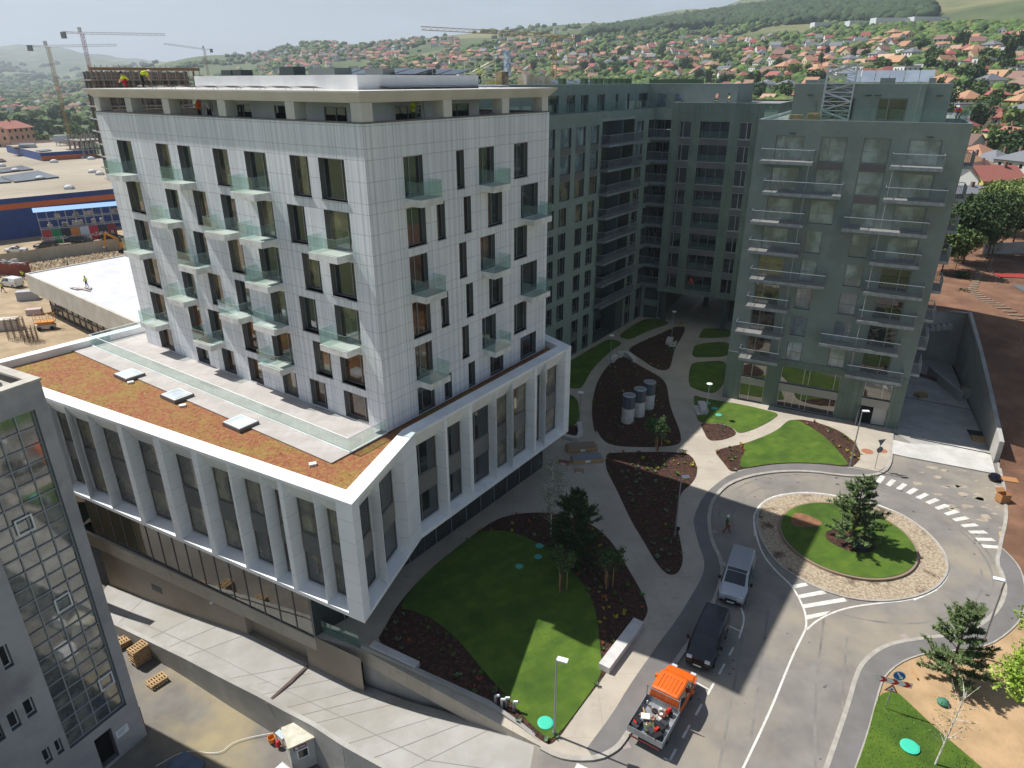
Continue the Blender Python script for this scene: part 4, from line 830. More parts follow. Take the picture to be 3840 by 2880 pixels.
# driveway beside the green block, retaining walls
mb = MB(); mb.prism([G(*Z6((1362, 1135))), G(*Z6((1475, 1205))), G(*ZR((545, 295))), G(*ZR((1380, 455))), (47.4, 59.6), (58, 85), (40, 93), (36, 72)], -.4, .012, 0); struct(mb, 'concrete_driveway', m_conc)
mb = MB(); mb.prism([G(*ZR((375, 262))), G(*ZR((545, 298))), G(*ZR((1385, 458))), (47.3, 59.4), (46.6, 61.2), G(*ZR((550, 165))), G(*ZR((390, 130)))], -.3, .02, 0); struct(mb, 'driveway_apron', mat('pale_concrete', '#c4c2bd', .85, '#b5b3ae', .6))
dr = MB()
for a, b in (((552, 105), (1350, 268)),): dr.ribbon([G(*ZR(a)), G(*ZR(b))], .2, .026)
dr.ribbon([G(*Z6((1440, 915))), G(*Z6((1885, 1000)))], .16, .024); struct(dr, 'drain_channel', mat('dark_iron', '#2b2b2d', .6, metal=.5))
rwt = thing('retaining_wall', 'grey concrete retaining wall climbing beside the shaded driveway', 'retaining wall', (47.6, 59.8, 0))
FWl = FR((47.3, 59.4), 66.4, -1); mb = MB()
tops = [(-1.2, 1.0), (-1.1, 2.2), (7.3, 3.95), (16.2, 5.6), (26.5, 7.1)]
for (a, za), (b, zb) in zip(tops, tops[1:]):
    q = [FWl.xy(a, 0), FWl.xy(b, 0), FWl.xy(b, -.4), FWl.xy(a, -.4)]
    for i in range(4): 
        c, d = q[i], q[(i+1) % 4]; z1, z2 = (za if i in (0, 3) else zb), (zb if i in (0, 1) else za); mb.poly([(*c, -.3), (*d, -.3), (*d, z2), (*c, z1)])
    mb.poly([(*q[0], za), (*q[1], zb), (*q[2], zb), (*q[3], za)])
mb.build('wall', m_conc, rwt)
mb = MB(); e0 = FWl.xy(26.5, 0); mb.prism([e0, (e0[0]-16, e0[1]+6.8), (e0[0]-15.8, e0[1]+7.2), (e0[0]+.2, e0[1]+.4)], -.3, 6.9); mb.build('back_wall', m_conc, rwt)
st = MB()
for k in range(14): st.obox((e0[0]-1.8-k*.55, e0[1]+.2+k*.24), radians(-23), .56, 1.3, 5.4-k*.17-.6, 5.4-k*.17)
st.build('stair', m_conc, rwt)
mb = MB(); mb.obox((52.2, 76.2), radians(85), 8, .3, 0, 1.1); mb.obox((54, 72.6), radians(-15), 3.6, .3, 0, 1.1); tag(mb.build('planter_wall', m_conc), 'low concrete upstand inside the shaded driveway', 'low wall')
# ---- ramp and lower street
def P(x, y, z): return (*G(x, y, z), z)
inner = [P(*ZB((700, 470)), -5.3), P(541, 2244, -4.8), P(735, 2310, -3.9), P(929, 2377, -2.95), P(1154, 2490, -2.95), P(1280, 2540, -3.0), P(*Z2((180, 1132)), -3.0), P(*Z2((430, 1225)), -2.4), P(*Z2((700, 1300)), -1.6), P(*Z2((980, 1400)), -.8), P(*Z2((1280, 1518)), -.12)]
outer = [P(330, 2290, -5.2), P(443, 2339, -4.7), P(560, 2395, -4.2), P(700, 2462, -3.7), P(860, 2545, -3.2), P(980, 2605, -2.9), P(1070, 2655, -2.7), P(1180, 2712, -2.3), P(1300, 2790, -1.7), P(1500, 2900, -1.0), P(1960, 2950, -.13)]
mb = MB()
for i in range(len(inner)-1):
    for k in range(4):
        f = lambda A, B, t: tuple(A[j]+(B[j]-A[j])*t for j in range(3))
        mb.poly([f(inner[i], outer[i], k/4), f(inner[i], outer[i], (k+1)/4), f(inner[i+1], outer[i+1], (k+1)/4), f(inner[i+1], outer[i+1], k/4)])
struct(mb, 'ramp', m_ramp)
jm = MB()
for i in list(range(1, len(inner)-1)):
    for t in ((0,) if i % 2 else (0, .5)):
        A, B = (Vector(inner[i])*(1-t)+Vector(inner[i+1])*t), (Vector(outer[i])*(1-t)+Vector(outer[i+1])*t); w = (Vector(inner[i+1])-Vector(inner[i]))*0+(Vector(inner[i+1])-Vector(inner[i])).normalized()*.02; up = Vector((0, 0, .015)); jm.poly([A-w+up, B-w+up, B+w+up, A+w+up])
for t in (.72,):
    for i in range(len(inner)-1):
        A, B = Vector(inner[i]).lerp(Vector(outer[i]), t), Vector(inner[i+1]).lerp(Vector(outer[i+1]), t); w = (Vector(outer[i])-Vector(inner[i])).normalized()*.03; up = Vector((0, 0, .018)); jm.poly([A-w+up, B-w+up, B+w+up, A+w+up])
struct(jm, 'ramp_joints', mat('ramp_joint', '#8b8985', .9))
dj = MB(); A, B = Vector((*G(1155, 2497, -2.94), -2.94)), Vector((*G(998, 2640, -2.82), -2.82)); w = (B-A).normalized().cross(Vector((0, 0, 1)))*.1; up = Vector((0, 0, .05)); dj.poly([A-w+up, B-w+up, B+w+up, A+w+up]); struct(dj, 'ramp_drain', mat('rusty_drain', '#574842', .8))
jl = []; jm = MB()
for a, b in ((ZB((1030, 608)), ZB((845, 738))), (ZB((1200, 658)), ZB((1005, 800))), (ZB((1380, 715)), ZB((1125, 905))), (ZB((1585, 795)), ZB((1320, 1010))), (ZB((1780, 885)), ZB((1515, 1125))), (Z2((215, 1160)), ZB((1930, 1350))), (Z2((445, 1235)), Z2((150, 1590))), (Z2((700, 1310)), Z2((400, 1700)))):
    A = G(*a, -3.2); B = G(*b, -3.2); jl.append((a, b))
lw = thing('ramp_wall', 'low cast concrete wall dividing the ramp from the street below', 'wall', (outer[2][0], outer[2][1], -5.5)); mb = MB()
for a, b in zip(outer, outer[1:]):
    d = Vector((b[0]-a[0], b[1]-a[1])).normalized(); e = (d.y*.3, -d.x*.3) if d.y < 0 else (d.y*.3, -d.x*.3)
    e = (-abs(e[0])*1, -abs(e[1])); q = [(a[0], a[1]), (b[0], b[1]), (b[0]+e[0], b[1]+e[1]), (a[0]+e[0], a[1]+e[1])]; za, zb = a[2]+.14, b[2]+.14
    mb.poly([(*q[0], za), (*q[1], zb), (*q[2], zb), (*q[3], za)]); mb.poly([(*q[3], -5.6), (*q[2], -5.6), (*q[2], zb), (*q[3], za)]); mb.poly([(*q[0], za-.3), (*q[1], zb-.3), (*q[1], zb), (*q[0], za)])
mb.build('wall', m_conc, lw)
gwt = thing('garden_wall', 'tall cast concrete wall stepping down between the garden and the ramp', 'wall', (-9.91, 34.3, 0)); mb = MB()
gp = [(*G(1352, 2420, .3), .3, -3.3), (*G(*Z2((500, 1035)), .3), .3, -2.6), (*G(*Z2((950, 1240)), .3), .3, -1.2), (*G(*Z2((1150, 1385)), .05), .1, -.8), (*G(*Z2((1290, 1492)), 0), .0, -.5)]
for a, b in zip(gp, gp[1:]):
    mb.poly([(a[0], a[1], a[3]-.5), (b[0], b[1], b[3]-.5), (b[0], b[1], b[2]), (a[0], a[1], a[2])], 0, [(0, a[3]), (3, b[3]), (3, b[2]), (0, a[2])]); e = (.12, .22)
    mb.poly([(a[0], a[1], a[2]), (b[0], b[1], b[2]), (b[0]+e[0], b[1]+e[1], b[2]), (a[0]+e[0], a[1]+e[1], a[2])]); mb.poly([(a[0]+e[0], a[1]+e[1], -.2), (b[0]+e[0], b[1]+e[1], -.2), (b[0]+e[0], b[1]+e[1], b[2]), (a[0]+e[0], a[1]+e[1], a[2])])
mb.build('wall', m_conc, gwt)
gr = MB(); a, b = (-13.1, 35.9), (-9.95, 34.32)
for k in range(3): t0, t1 = k/3, (k+1)/3-.02; gr.prism([(a[0]+(b[0]-a[0])*t0, a[1]+(b[1]-a[1])*t0), (a[0]+(b[0]-a[0])*t1, a[1]+(b[1]-a[1])*t1), (a[0]+(b[0]-a[0])*t1+.01, a[1]+(b[1]-a[1])*t1+.02), (a[0]+(b[0]-a[0])*t0+.01, a[1]+(b[1]-a[1])*t0+.02)], .02, 1.05)
tag(gr.build('glass_barrier', g_rail), 'clear glass barrier on the terrace edge under the podium corner', 'railing')
mb = MB(); mb.poly([(x, y, -5.6) for x, y in [(-60, 20), (-60, 62), (-37, 52), (-33.5, 46), (-26, 38.5), (-8, 29), (3, 22), (12, 15), (12, 5), (-60, 5)]]); struct(mb, 'lower_street', m_street)
# ================================================================= YARD ON THE LEFT
mb = MB(); mb.poly([(x, y, -.3) for x, y in [(-200, 52), (-37, 52), (-33, 62), (-10, 72), (0, 100), (-30, 190), (-260, 210)]]); struct(mb, 'yard_ground', m_yard)
# ================================================================= TERRAIN
TCOL = [-2500, 0, 900, 1280, 1900, 2220, 2600, 2950, 3440, 3840, 6000]
TR_ = [0, 100, 135, 170, 300, 530, 900, 1400, 2000, 2600, 3600, 6000, 9000]
TZ = [
 [-7, -7, -2, -1, -1, 0, 4, 6, 10, 20, 60, 250, 150],
 [-7, -7, -2, -1, -1, 0, 2, 4, 6, 12, 50, 262, 150],
 [-7, -7, -2, -1, -1, 2, 10, 40, 92, 105, 95, 120, 80],
 [-7, -7, -2, -1, 0, 6, 30, 82, 122, 118, 110, 100, 80],
 [-7, -7, -2, -1, 4, 16, 50, 106, 150, 176, 168, 120, 80],
 [-7, -7, -2, 0, 6, 20, 58, 118, 168, 200, 205, 150, 80],
 [-7, -7, -2, 2, 8, 26, 62, 128, 188, 245, 270, 200, 80],
 [-7, -7, 0, 4, 12, 36, 74, 140, 205, 318, 330, 240, 80],
 [-7, -7, 5, 6, 15, 44, 86, 150, 225, 300, 420, 380, 200],
 [-7, -7, 6, 7, 15, 48, 94, 165, 245, 315, 430, 420, 200],
 [-7, -7, 6, 7, 15, 50, 100, 180, 260, 330, 450, 440, 200]]
def bearing(px): u = (px-1920)/FPX; return u/(.9153+.434*.4027)
BT = [bearing(p) for p in TCOL]
def terr(x, y):
    r = hypot(x, y); b = x/max(y, 1e-3) if y > 0 else (9 if x > 0 else -9)
    b = min(max(b, BT[0]), BT[-1]); i = max(0, min(len(BT)-2, int(np.searchsorted(BT, b))-1)); t = (b-BT[i])/(BT[i+1]-BT[i]); t = t*t*(3-2*t)
    rr = min(r, 8999); j = int(np.searchsorted(TR_, rr, side='right'))-1; q = (rr-TR_[j])/(TR_[j+1]-TR_[j])
    z = (TZ[i][j]*(1-q)+TZ[i][j+1]*q)*(1-t)+(TZ[i+1][j]*(1-q)+TZ[i+1][j+1]*q)*t
    k = min(1, max(0, (r-350)/900)); z += k*(4*sin(x/110+1)*sin(y/140)+2.2*sin(x/47+y/61))*(1 if r < 3000 else 3)
    return z
NT, NR = 260, 150; rad = [60*(9000/60)**(i/(NR-1)) for i in range(NR)]; ang = [radians(20+140*i/(NT-1)) for i in range(NT)]
V = [(r*cos(a), r*sin(a), terr(r*cos(a), r*sin(a))) for r in rad for a in ang]
Fc = [(i*NT+j, i*NT+j+1, (i+1)*NT+j+1, (i+1)*NT+j) for i in range(NR-1) for j in range(NT-1)]
me = bpy.data.meshes.new('terrain'); me.from_pydata(V, [], Fc); me.polygons.foreach_set('use_smooth', [True]*len(Fc))
m_ter = mat('meadow_terrain', '#55613b', .95, '#445331', .01, bump=0, col3='#787650', scale3=.003, th=(.4, .6), th3=(.52, .62))
me.materials.append(m_ter); to = bpy.data.objects.new('terrain', me); COL.objects.link(to); tag(to, kind='structure')
m2b = MB(); m2b.poly([(x, y, -7.2) for x, y in [(-12000, -3000), (12000, -3000), (12000, 12000), (-12000, 12000)]]); struct(m2b, 'ground', mat('far_ground', '#6b7040', .95, '#5c6338', .01))
# ================================================================= FOLIAGE KIT
def leafcloud(mb, c, R, n, size, m=0, shell=.55, flat=1., mats=3):
    for _ in range(n):
        a = random.uniform(0, 2*pi); u = random.uniform(-1, 1); r = (shell+(1-shell)*random.random())
        d = Vector((sqrt(1-u*u)*cos(a), sqrt(1-u*u)*sin(a), u)); p = Vector(c)+Vector((d.x*R[0], d.y*R[1], d.z*R[2]))*r
        t = Vector((random.gauss(0, 1), random.gauss(0, 1), random.gauss(0, flat))).normalized(); q = t.cross(Vector((random.gauss(0, 1), random.gauss(0, 1), random.gauss(0, 1)))).normalized(); s = size*random.uniform(.6, 1.4)
        mi = m+min(mats-1, int(random.random()*mats))
        mb.poly([p-t*s-q*s*.5, p+t*s-q*s*.4, p+t*s*.5+q*s*.7, p-t*s*.6+q*s*.6], mi)
def fol(n, *cols): return [mat(f'{n}_{i}', c, .85, objvar=.18, spec=.25) for i, c in enumerate(cols)]
F_decid = fol('leaves', '#4f6236', '#43552d', '#5f7342'); F_bright = fol('bright_leaves', '#86a03a', '#6d8a2c', '#a0b352'); F_pine = fol('pine_needles', '#62744a', '#53653c', '#788a5c')
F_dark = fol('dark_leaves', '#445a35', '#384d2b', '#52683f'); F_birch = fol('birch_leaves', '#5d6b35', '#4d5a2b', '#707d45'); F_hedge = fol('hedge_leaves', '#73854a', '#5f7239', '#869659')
m_bark = mat('bark', '#6b5646', .9, '#54443a', 6); m_birch = mat('birch_bark', '#c9c4ba', .8, '#57524c', 5, th=(.55, .6)); m_stake = mat('wood_stake', '#b48a5a', .8)
def grow(mb, p, d, L, r, lvl, tips, spread=.6, seg=3, up=.15, kids=3):
    p = Vector(p); d = Vector(d).normalized()
    for i in range(seg):
        q = p+d*(L/seg); mb.tube(p, q, r*(1-.25*i/seg), r*(1-.25*(i+1)/seg), n=6 if lvl < 1 else 4, cap=False); p = q; r *= .84
        d = (d+Vector((random.gauss(0, .12), random.gauss(0, .12), random.gauss(0, .05)+up*.3))).normalized()
        if lvl < 2 and i > 0:
            for _ in range(kids):
                a = random.uniform(0, 2*pi); e = Vector((cos(a), sin(a), 0)); grow(mb, p, (d*(1-spread)+e*spread+Vector((0, 0, up))), L*random.uniform(.4, .6), r*.55, lvl+1, tips, spread, 2, up, 2)
    tips.append(tuple(p))
def tree_decid(name, h, w, mats, label, loc, n=3200, leaf=.11, cat='tree', trunk=.28, group=None, bark=m_bark, stakes=False, lean=0):
    t = thing(name, label, cat, loc, group); ORG[t.name] = (0, 0, 0); tb = MB(); tips = []
    tb.tube((0, 0, -.1), (lean*.3, 0, h*trunk), .05+h*.016, .035+h*.011, n=7, cap=False); grow(tb, (lean*.3, 0, h*trunk), (lean*.15, 0, 1), h*.42, .03+h*.01, 0, tips, .62)
    tb.build('trunk', bark, t); cr = MB(); k = len(tips) or 1
    for (x, y, z) in tips:
        s = w*random.uniform(.16, .27); x = max(-w*.42, min(w*.42, x*1.25)); y = max(-w*.42, min(w*.42, y*1.25)); leafcloud(cr, (x, y, min(z, h-.3)), (s, s, s*.8), n//k, leaf, shell=.2)
    leafcloud(cr, (0, 0, h*.66), (w*.42, w*.42, h*.3), n//4, leaf, shell=.6); cr.build('crown', mats, t)
    if stakes:
        sm = MB()
        for a in (0, 2.1, 4.2): sm.tube((cos(a)*.35, sin(a)*.35, 0), (cos(a)*.35, sin(a)*.35, 1.7), .035, n=5)
        for k_, c_ in enumerate(()): pass
        sm.build('stakes', m_stake, t)
    return t
def tree_pine(name, h, w, label, loc, n=9000, mats=F_pine, group=None, gaps=.0, seed=1):
    random.seed(seed); t = thing(name, label, 'pine tree', loc, group); ORG[t.name] = (0, 0, 0); tb, cr = MB(), MB()
    tb.tube((0, 0, -.1), (0, 0, h*.92), .1, .03, n=7); whorls = int(h/.42); per = n/(whorls*6)
    for i in range(whorls):
        z = h*.05+(h*.93)*i/whorls; L_ = w*.5*(1-(i/whorls)**1.35)*random.uniform(.75, 1.15)+.25
        for k in range(random.randint(6, 8)):
            if random.random() < gaps: continue
            a = random.uniform(0, 2*pi); up = .25+.5*i/whorls; Lb = L_*random.uniform(.6, 1.15); e = (cos(a)*Lb, sin(a)*Lb, z+Lb*up); tb.tube((0, 0, z), e, .028, .01, n=4, cap=False)
            for s in range(5):
                f = .35+.65*s/4; bx, by, bz = e[0]*f, e[1]*f, z+Lb*up*f
                for _ in range(2):
                    b2 = a+random.uniform(-1.1, 1.1); l2 = .35*random.uniform(.5, 1.2); tx, ty, tz = bx+cos(b2)*l2, by+sin(b2)*l2, bz+l2*random.uniform(.3, 1.)
                    for _ in range(max(2, int(per/10))):
                        q = random.random(); c = Vector((bx+(tx-bx)*q, by+(ty-by)*q, bz+(tz-bz)*q)); v = Vector((random.gauss(0, 1), random.gauss(0, 1), random.gauss(.5, .8))).normalized()*random.uniform(.1, .2); sd = v.cross(Vector((0, 0, 1)))
                        sd = sd.normalized()*.024 if sd.length > 1e-4 else Vector((.016, 0, 0)); cr.poly([c-sd, c+sd, c+v+sd*.6, c+v-sd*.6], random.choice((0, 1, 1, 2)))
    tb.build('trunk', m_bark, t); cr.build('crown', mats, t); return t
def at0(*p): return (*G(*p), 0)
random.seed(11)
tree_pine('pine_tree', 5.9, 3.9, 'sunlit pine standing in the mulch pit of the roundabout lawn', (27.1, 45.5, .15), 30000, seed=3)
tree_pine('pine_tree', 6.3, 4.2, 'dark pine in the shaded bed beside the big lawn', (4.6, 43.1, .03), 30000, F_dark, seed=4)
tree_pine('pine_tree', 5.6, 3.3, 'airy pine with visible limbs on the tan soil behind the traffic sign', (27.1, 31.9, 0), 26000, seed=8, gaps=.1)
random.seed(12)
t = thing('birch_tree', 'thin twiggy birch with white trunk at the top of the big shaded bed', 'tree', (3.14, 46.3, .03)); ORG[t.name] = (0, 0, 0)
tb, cr = MB(), MB(); tb.tube((0, 0, 0), (0, 0, 6.8), .07, .015, n=7)
for i in range(95):
    z = 1.4+5.3*random.random(); a = random.uniform(0, 6.28); L_ = (1.35-.16*abs(z-3.8))*random.uniform(.6, 1.1); e = (cos(a)*L_, sin(a)*L_, z+L_*.75); tb.tube((0, 0, z), e, .016, .005, n=3, cap=False)
    for _ in range(22):
        f = random.uniform(.3, 1.05); cr_ = (e[0]*f+random.gauss(0, .12), e[1]*f+random.gauss(0, .12), z+L_*.75*f+random.gauss(0, .14)); leafcloud(cr, cr_, (.04, .04, .04), 1, .035)
tb.build('trunk', m_birch, t); cr.build('crown', F_birch, t)
tree_decid('young_tree', 3.7, 1.5, F_decid, 'small staked sapling on the edge of the big lawn', (3.6, 39.9, .05), 900, .07, stakes=True)
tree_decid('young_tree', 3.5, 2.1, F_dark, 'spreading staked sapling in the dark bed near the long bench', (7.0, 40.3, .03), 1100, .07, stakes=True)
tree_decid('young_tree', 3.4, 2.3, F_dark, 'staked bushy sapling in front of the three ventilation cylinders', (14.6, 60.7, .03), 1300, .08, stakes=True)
tree_decid('bright_tree', 7.6, 6.0, F_bright, 'bright yellow green broadleaf tree at the right edge of the photo', (29.0, 27.0, 0), 14000, .085, trunk=.2)
t = thing('birch_tree', 'bare pale birch in the bottom right corner beside the bright tree', 'tree', (22.9, 25.9, 0)); ORG[t.name] = (0, 0, 0); tb, cr = MB(), MB()
tb.tube((0, 0, -.4), (.5, .2, 5.2), .06, .02, n=7)
for i in range(34):
    z = 1.2+3.8*random.random(); a = random.uniform(0, 6.28); L_ = random.uniform(.5, 1.2); e = (.1*z+cos(a)*L_, .04*z+sin(a)*L_, z+L_*.7); tb.tube((.1*z, .04*z, z), e, .014, .005, n=3, cap=False)
    for _ in range(8): f = random.uniform(.4, 1.); leafcloud(cr, (e[0]*f, e[1]*f, z+L_*.7*f), (.1, .1, .1), 1, .04)
tb.build('trunk', m_birch, t); cr.build('crown', F_birch, t)
# tree belt behind the earth bank (individual crowns)
for i, (px, py, z, h, w, ms, lb) in enumerate([(3610, 950, 7, 11, 11, F_dark, 'broad dark green tree behind the earth bank, right of the green block'), (3700, 930, 7, 12, 12, F_dark, 'tallest dark tree in the belt behind the earth bank'), (3790, 900, 7, 11, 12, F_hedge, 'grey green willow like tree in the belt behind the parked vehicles'), (3530, 985, 7, 8, 8, F_decid, 'mid green bushy tree nearest the green block at the back of the earth bank'), (3850, 900, 7, 12, 12, F_hedge, 'grey green tree cut by the right edge of the photo'), (3745, 820, 8, 10, 12, F_hedge, 'pale rounded tree below the yellow house'), (3850, 800, 8, 10, 11, F_hedge, 'pale tree below the solar roofed grey house')]):
    tree_decid('broadleaf_tree', h, w, ms, lb, (*G(px, py+40, z), z-.3), 11000, .19, group='trees behind the earth bank', trunk=.12)
for px, py, h, lb in ((3545, 985, 5, 'slender staked tree at the far left of the earth bank'), (3705, 1005, 6.5, 'tall slender young tree next to the concrete corner post'), (3580, 1020, 4.5, 'small young tree at the head of the stepping path')):
    tree_decid('young_tree', h, h*.42, F_decid, lb, (*G(px, py, 6.6), 6.4), 900, .1, stakes=True)
for px, py, z, lb in ((3600, 1060, 6.2, 'dark shrub beside the upper stepping path'), (3605, 1130, 5.6, 'dark rounded shrub in the middle of the shaded earth bank')):
    b = thing('shrub', lb, 'shrub', (*G(px, py, z), z-.2)); ORG[b.name] = (0, 0, 0); cr = MB(); leafcloud(cr, (0, 0, .9), (1.3, 1.3, 1.2), 900, .12, shell=.2); cr.build('foliage', F_dark, b)
    cr = MB(); cr.tube((0, 0, -.2), (0, 0, .8), .06, n=5); cr.build('stem', m_bark, b)
# bedding plants: clumps nobody could count
bp = MB(); bmats = [mat('plant_yellow', '#a39a34', .8), mat('plant_green', '#4f6a2c', .8), mat('plant_blue_green', '#6b7f63', .8), mat('plant_rust', '#99542e', .8), mat('bark_chip', '#7a5140', .9), mat('bark_chip_dark', '#2b1b15', .9)]
for P_ in B_:
    xs = [p[0] for p in P_]; ys = [p[1] for p in P_]; ar = (max(xs)-min(xs))*(max(ys)-min(ys)); near = min(ys) < 60
    for _ in range(int(ar*(1.5 if near else 1.3))):
        x, y = random.uniform(min(xs), max(xs)), random.uniform(min(ys), max(ys))
        if not inside((x, y), P_) or any(inside((x, y), l) for l in L_A if abs(l[0][1]-y) < 40): continue
        g = sin(x*.7+3)+sin(y*.55)+random.gauss(0, .6); m = 0 if g > 1.1 else (2 if g < -.9 else (3 if random.random() < .14 else 1)); s = random.uniform(.1, .26)
        if random.random() < .35: continue
        for k in range(11):
            a = random.uniform(0, 6.28); e = (cos(a)*s*.8, sin(a)*s*.8); w = (-sin(a)*.035, cos(a)*.035); bp.poly([(x-w[0], y-w[1], .04), (x+w[0], y+w[1], .04), (x+e[0]+w[0], y+e[1]+w[1], .05+s*random.uniform(.5, 1.2)), (x+e[0]-w[0], y+e[1]-w[1], .05+s*random.uniform(.4, 1.1))], m)
    for _ in range(int(ar*(26 if near else 8))):
        x, y = random.uniform(min(xs), max(xs)), random.uniform(min(ys), max(ys))
        if not inside((x, y), P_): continue
        if any(inside((x, y), l) for l in L_A if abs(l[0][1]-y) < 40): continue
        a = random.uniform(0, 6.28); s = random.uniform(.03, .08); bp.poly([(x+cos(a)*s, y+sin(a)*s, .05+random.random()*.03), (x-sin(a)*s*.4, y+cos(a)*s*.4, .05), (x-cos(a)*s, y-sin(a)*s, .05+random.random()*.02), (x+sin(a)*s*.4, y-cos(a)*s*.4, .045)], 4 if random.random() < .5 else 5)
tag(bp.build('bedding_plants', bmats), 'low yellow and green bedding plants in dark bark mulch', 'plants', kind='stuff')
gr_ = MB(); gm_ = [mat('grass_blade', '#587a20', .9), mat('grass_blade_pale', '#74902e', .9), mat('grass_blade_dark', '#456a1c', .9)]
for P_ in L_A:
    xs = [p[0] for p in P_]; ys = [p[1] for p in P_]; 
    if min(ys) > 62: continue
    for _ in range(int((max(xs)-min(xs))*(max(ys)-min(ys))*60)):
        x, y = random.uniform(min(xs), max(xs)), random.uniform(min(ys), max(ys))
        if y < 22 or not inside((x, y), P_): continue
        a = random.uniform(0, 6.28); w = .02; h = random.uniform(.03, .08); z = .07 if y > 34 and x < 12 else .05; gr_.poly([(x-cos(a)*w, y-sin(a)*w, z-.04), (x+cos(a)*w, y+sin(a)*w, z-.04), (x+random.gauss(0, .03), y+random.gauss(0, .03), z+h)], 0 if random.random() < .5 else (1 if sin(x*1.1)*sin(y*.9+1)+random.gauss(0, .5) > .2 else 2))
tag(gr_.build('grass_blades', gm_), 'short mown grass blades on the garden lawns', 'grass', kind='stuff')
# ================================================================= GARDEN FURNITURE
m_lamp = mat('lamp_grey', '#9a9fa3', .4, metal=.5); m_lampw = mat('lamp_white', '#e2e3e4', .4); m_green = mat('teal_cover', '#3fc0a0', .6); m_teal = mat('weathered_teal_cover', '#4fa79b', .7)
def disc_lamp(loc, h, label):
    t = thing('garden_lamp', label, 'lamp post', loc, 'round topped garden lamps'); ORG[t.name] = (0, 0, 0); mb = MB(); mb.tube((0, 0, 0), (0, 0, h), .05, .035, n=8); mb.box(-.12, .12, -.12, .12, 0, .02); mb.build('pole', m_lamp, t)
    mb = MB(); mb.lathe((0, 0, h), [(.06, 0), (.3, .03), (.33, .07), (.3, .1), (.02, .13)], 18); mb.build('lamp_head', m_lampw, t); t.location = loc; return t
disc_lamp((12.67, 82.63, 0), 4.3, 'round topped garden lamp at the curved bench, left of the courtyard path')
disc_lamp((23.03, 93.69, 0), 3.9, 'farthest round topped garden lamp beside the back bench')
disc_lamp((7.26, 66.25, 0), 3.8, 'round topped garden lamp close to the white podium end')
disc_lamp((21.38, 68.23, 0), 3.9, 'sunlit round topped garden lamp beside the bench near the green block')
def arm_lamp(loc, h, rot, label):
    t = thing('street_lamp', label, 'street lamp', loc, 'flat headed street lamps'); ORG[t.name] = (0, 0, 0); mb = MB(); mb.tube((0, 0, 0), (0, 0, h), .075, .05, n=8); mb.lathe((0, 0, 0), [(.1, 0), (.1, .3)], 8); mb.build('pole', m_lamp, t)
    mb = MB(); mb.box(.03, .62, -.16, .16, h-.03, h+.05); mb.build('lamp_head', m_lampw, t); mb = MB(); mb.box(.1, .56, -.12, .12, h-.045, h-.032); mb.build('lens', mat('lamp_lens', '#c9cdd0', .2), t); t.location = loc; t.rotation_euler = (0, 0, rot); return t
arm_lamp(at0(2078, 2756), 5.75, -.35, 'flat headed street lamp on the tip of the big lawn'); arm_lamp(at0(2530, 2012), 5.65, 0.1, 'flat headed street lamp in the bed beside the kerb, left of the roundabout')
arm_lamp(at0(3187, 1748), 5.9, -.1, 'flat headed street lamp in front of the doorway of the green block'); arm_lamp(at0(3668, 2462), 6.1, 2.75, 'flat headed street lamp on the right-hand footpath, leaning in the view')
m_bench = mat('pale_concrete_bench', '#c9c6c2', .75, '#bcb9b5', 1.2)
def bench(pts, w, h, label, z0=0, name='concrete_bench', n=0):
    mb = MB(); q = chaikin(pts, n, False) if n else pts; mb.ribbon(q, w, z0+h, h=h); tag(mb.build(name, m_bench), label, 'bench')
bench([G(*Z2((1925, 735))), G(*Z2((1700, 1035)))], .75, .5, 'long pale concrete bench between the dark bed and the road')
bench([(*G(*Z2((200, 862)), .25),), (*G(*Z2((492, 1000)), .25),)], .5, .42, 'pale concrete bench on top of the garden wall near the podium corner', .02)
bench([G(*M2((862, 1020))), G(*M2((905, 975)))], .7, .5, 'short straight bench beside the lamp at the top of the cylinder bed')
bench([G(*M2(p)) for p in ((920, 962), (965, 948), (1010, 958), (1060, 1010))], .65, .45, 'curved concrete bench wrapping the top of the cylinder bed', n=2)
bench([G(*M2((1340, 872))), G(*M2((1358, 830)))], .8, .5, 'farthest bench, in the back bed beside the lamp')
bench([G(*M2((1640, 1450))), G(*M2((1612, 1370)))], .8, .55, 'bench standing on a pale pad next to the sunlit lawn')
bench([G(*M2(p)) for p in ((600, 1535), (618, 1640), (570, 1668), (470, 1640))], .5, .42, 'rounded concrete bench at the end of the white podium', n=1)
mb = MB(); mb.poly([(*G(*M2(p)), .056) for p in ((1548, 1375), (1600, 1375), (1625, 1452), (1580, 1455))]); mb.poly([(*G(*M2(p)), .056) for p in ((1358, 840), (1415, 842), (1395, 890), (1345, 886))]); struct(mb, 'bench_pads', mat('pale_concrete', '#c4c2bd'))
m_cyl = mat('white_enamel_cylinder', '#cfcfcb', .45, '#bfbfbb', .8); m_mesh = mat('dark_louvre', '#4c565e', .5); joints(m_mesh, 0, .09, .03, 1.6, coord='Object')
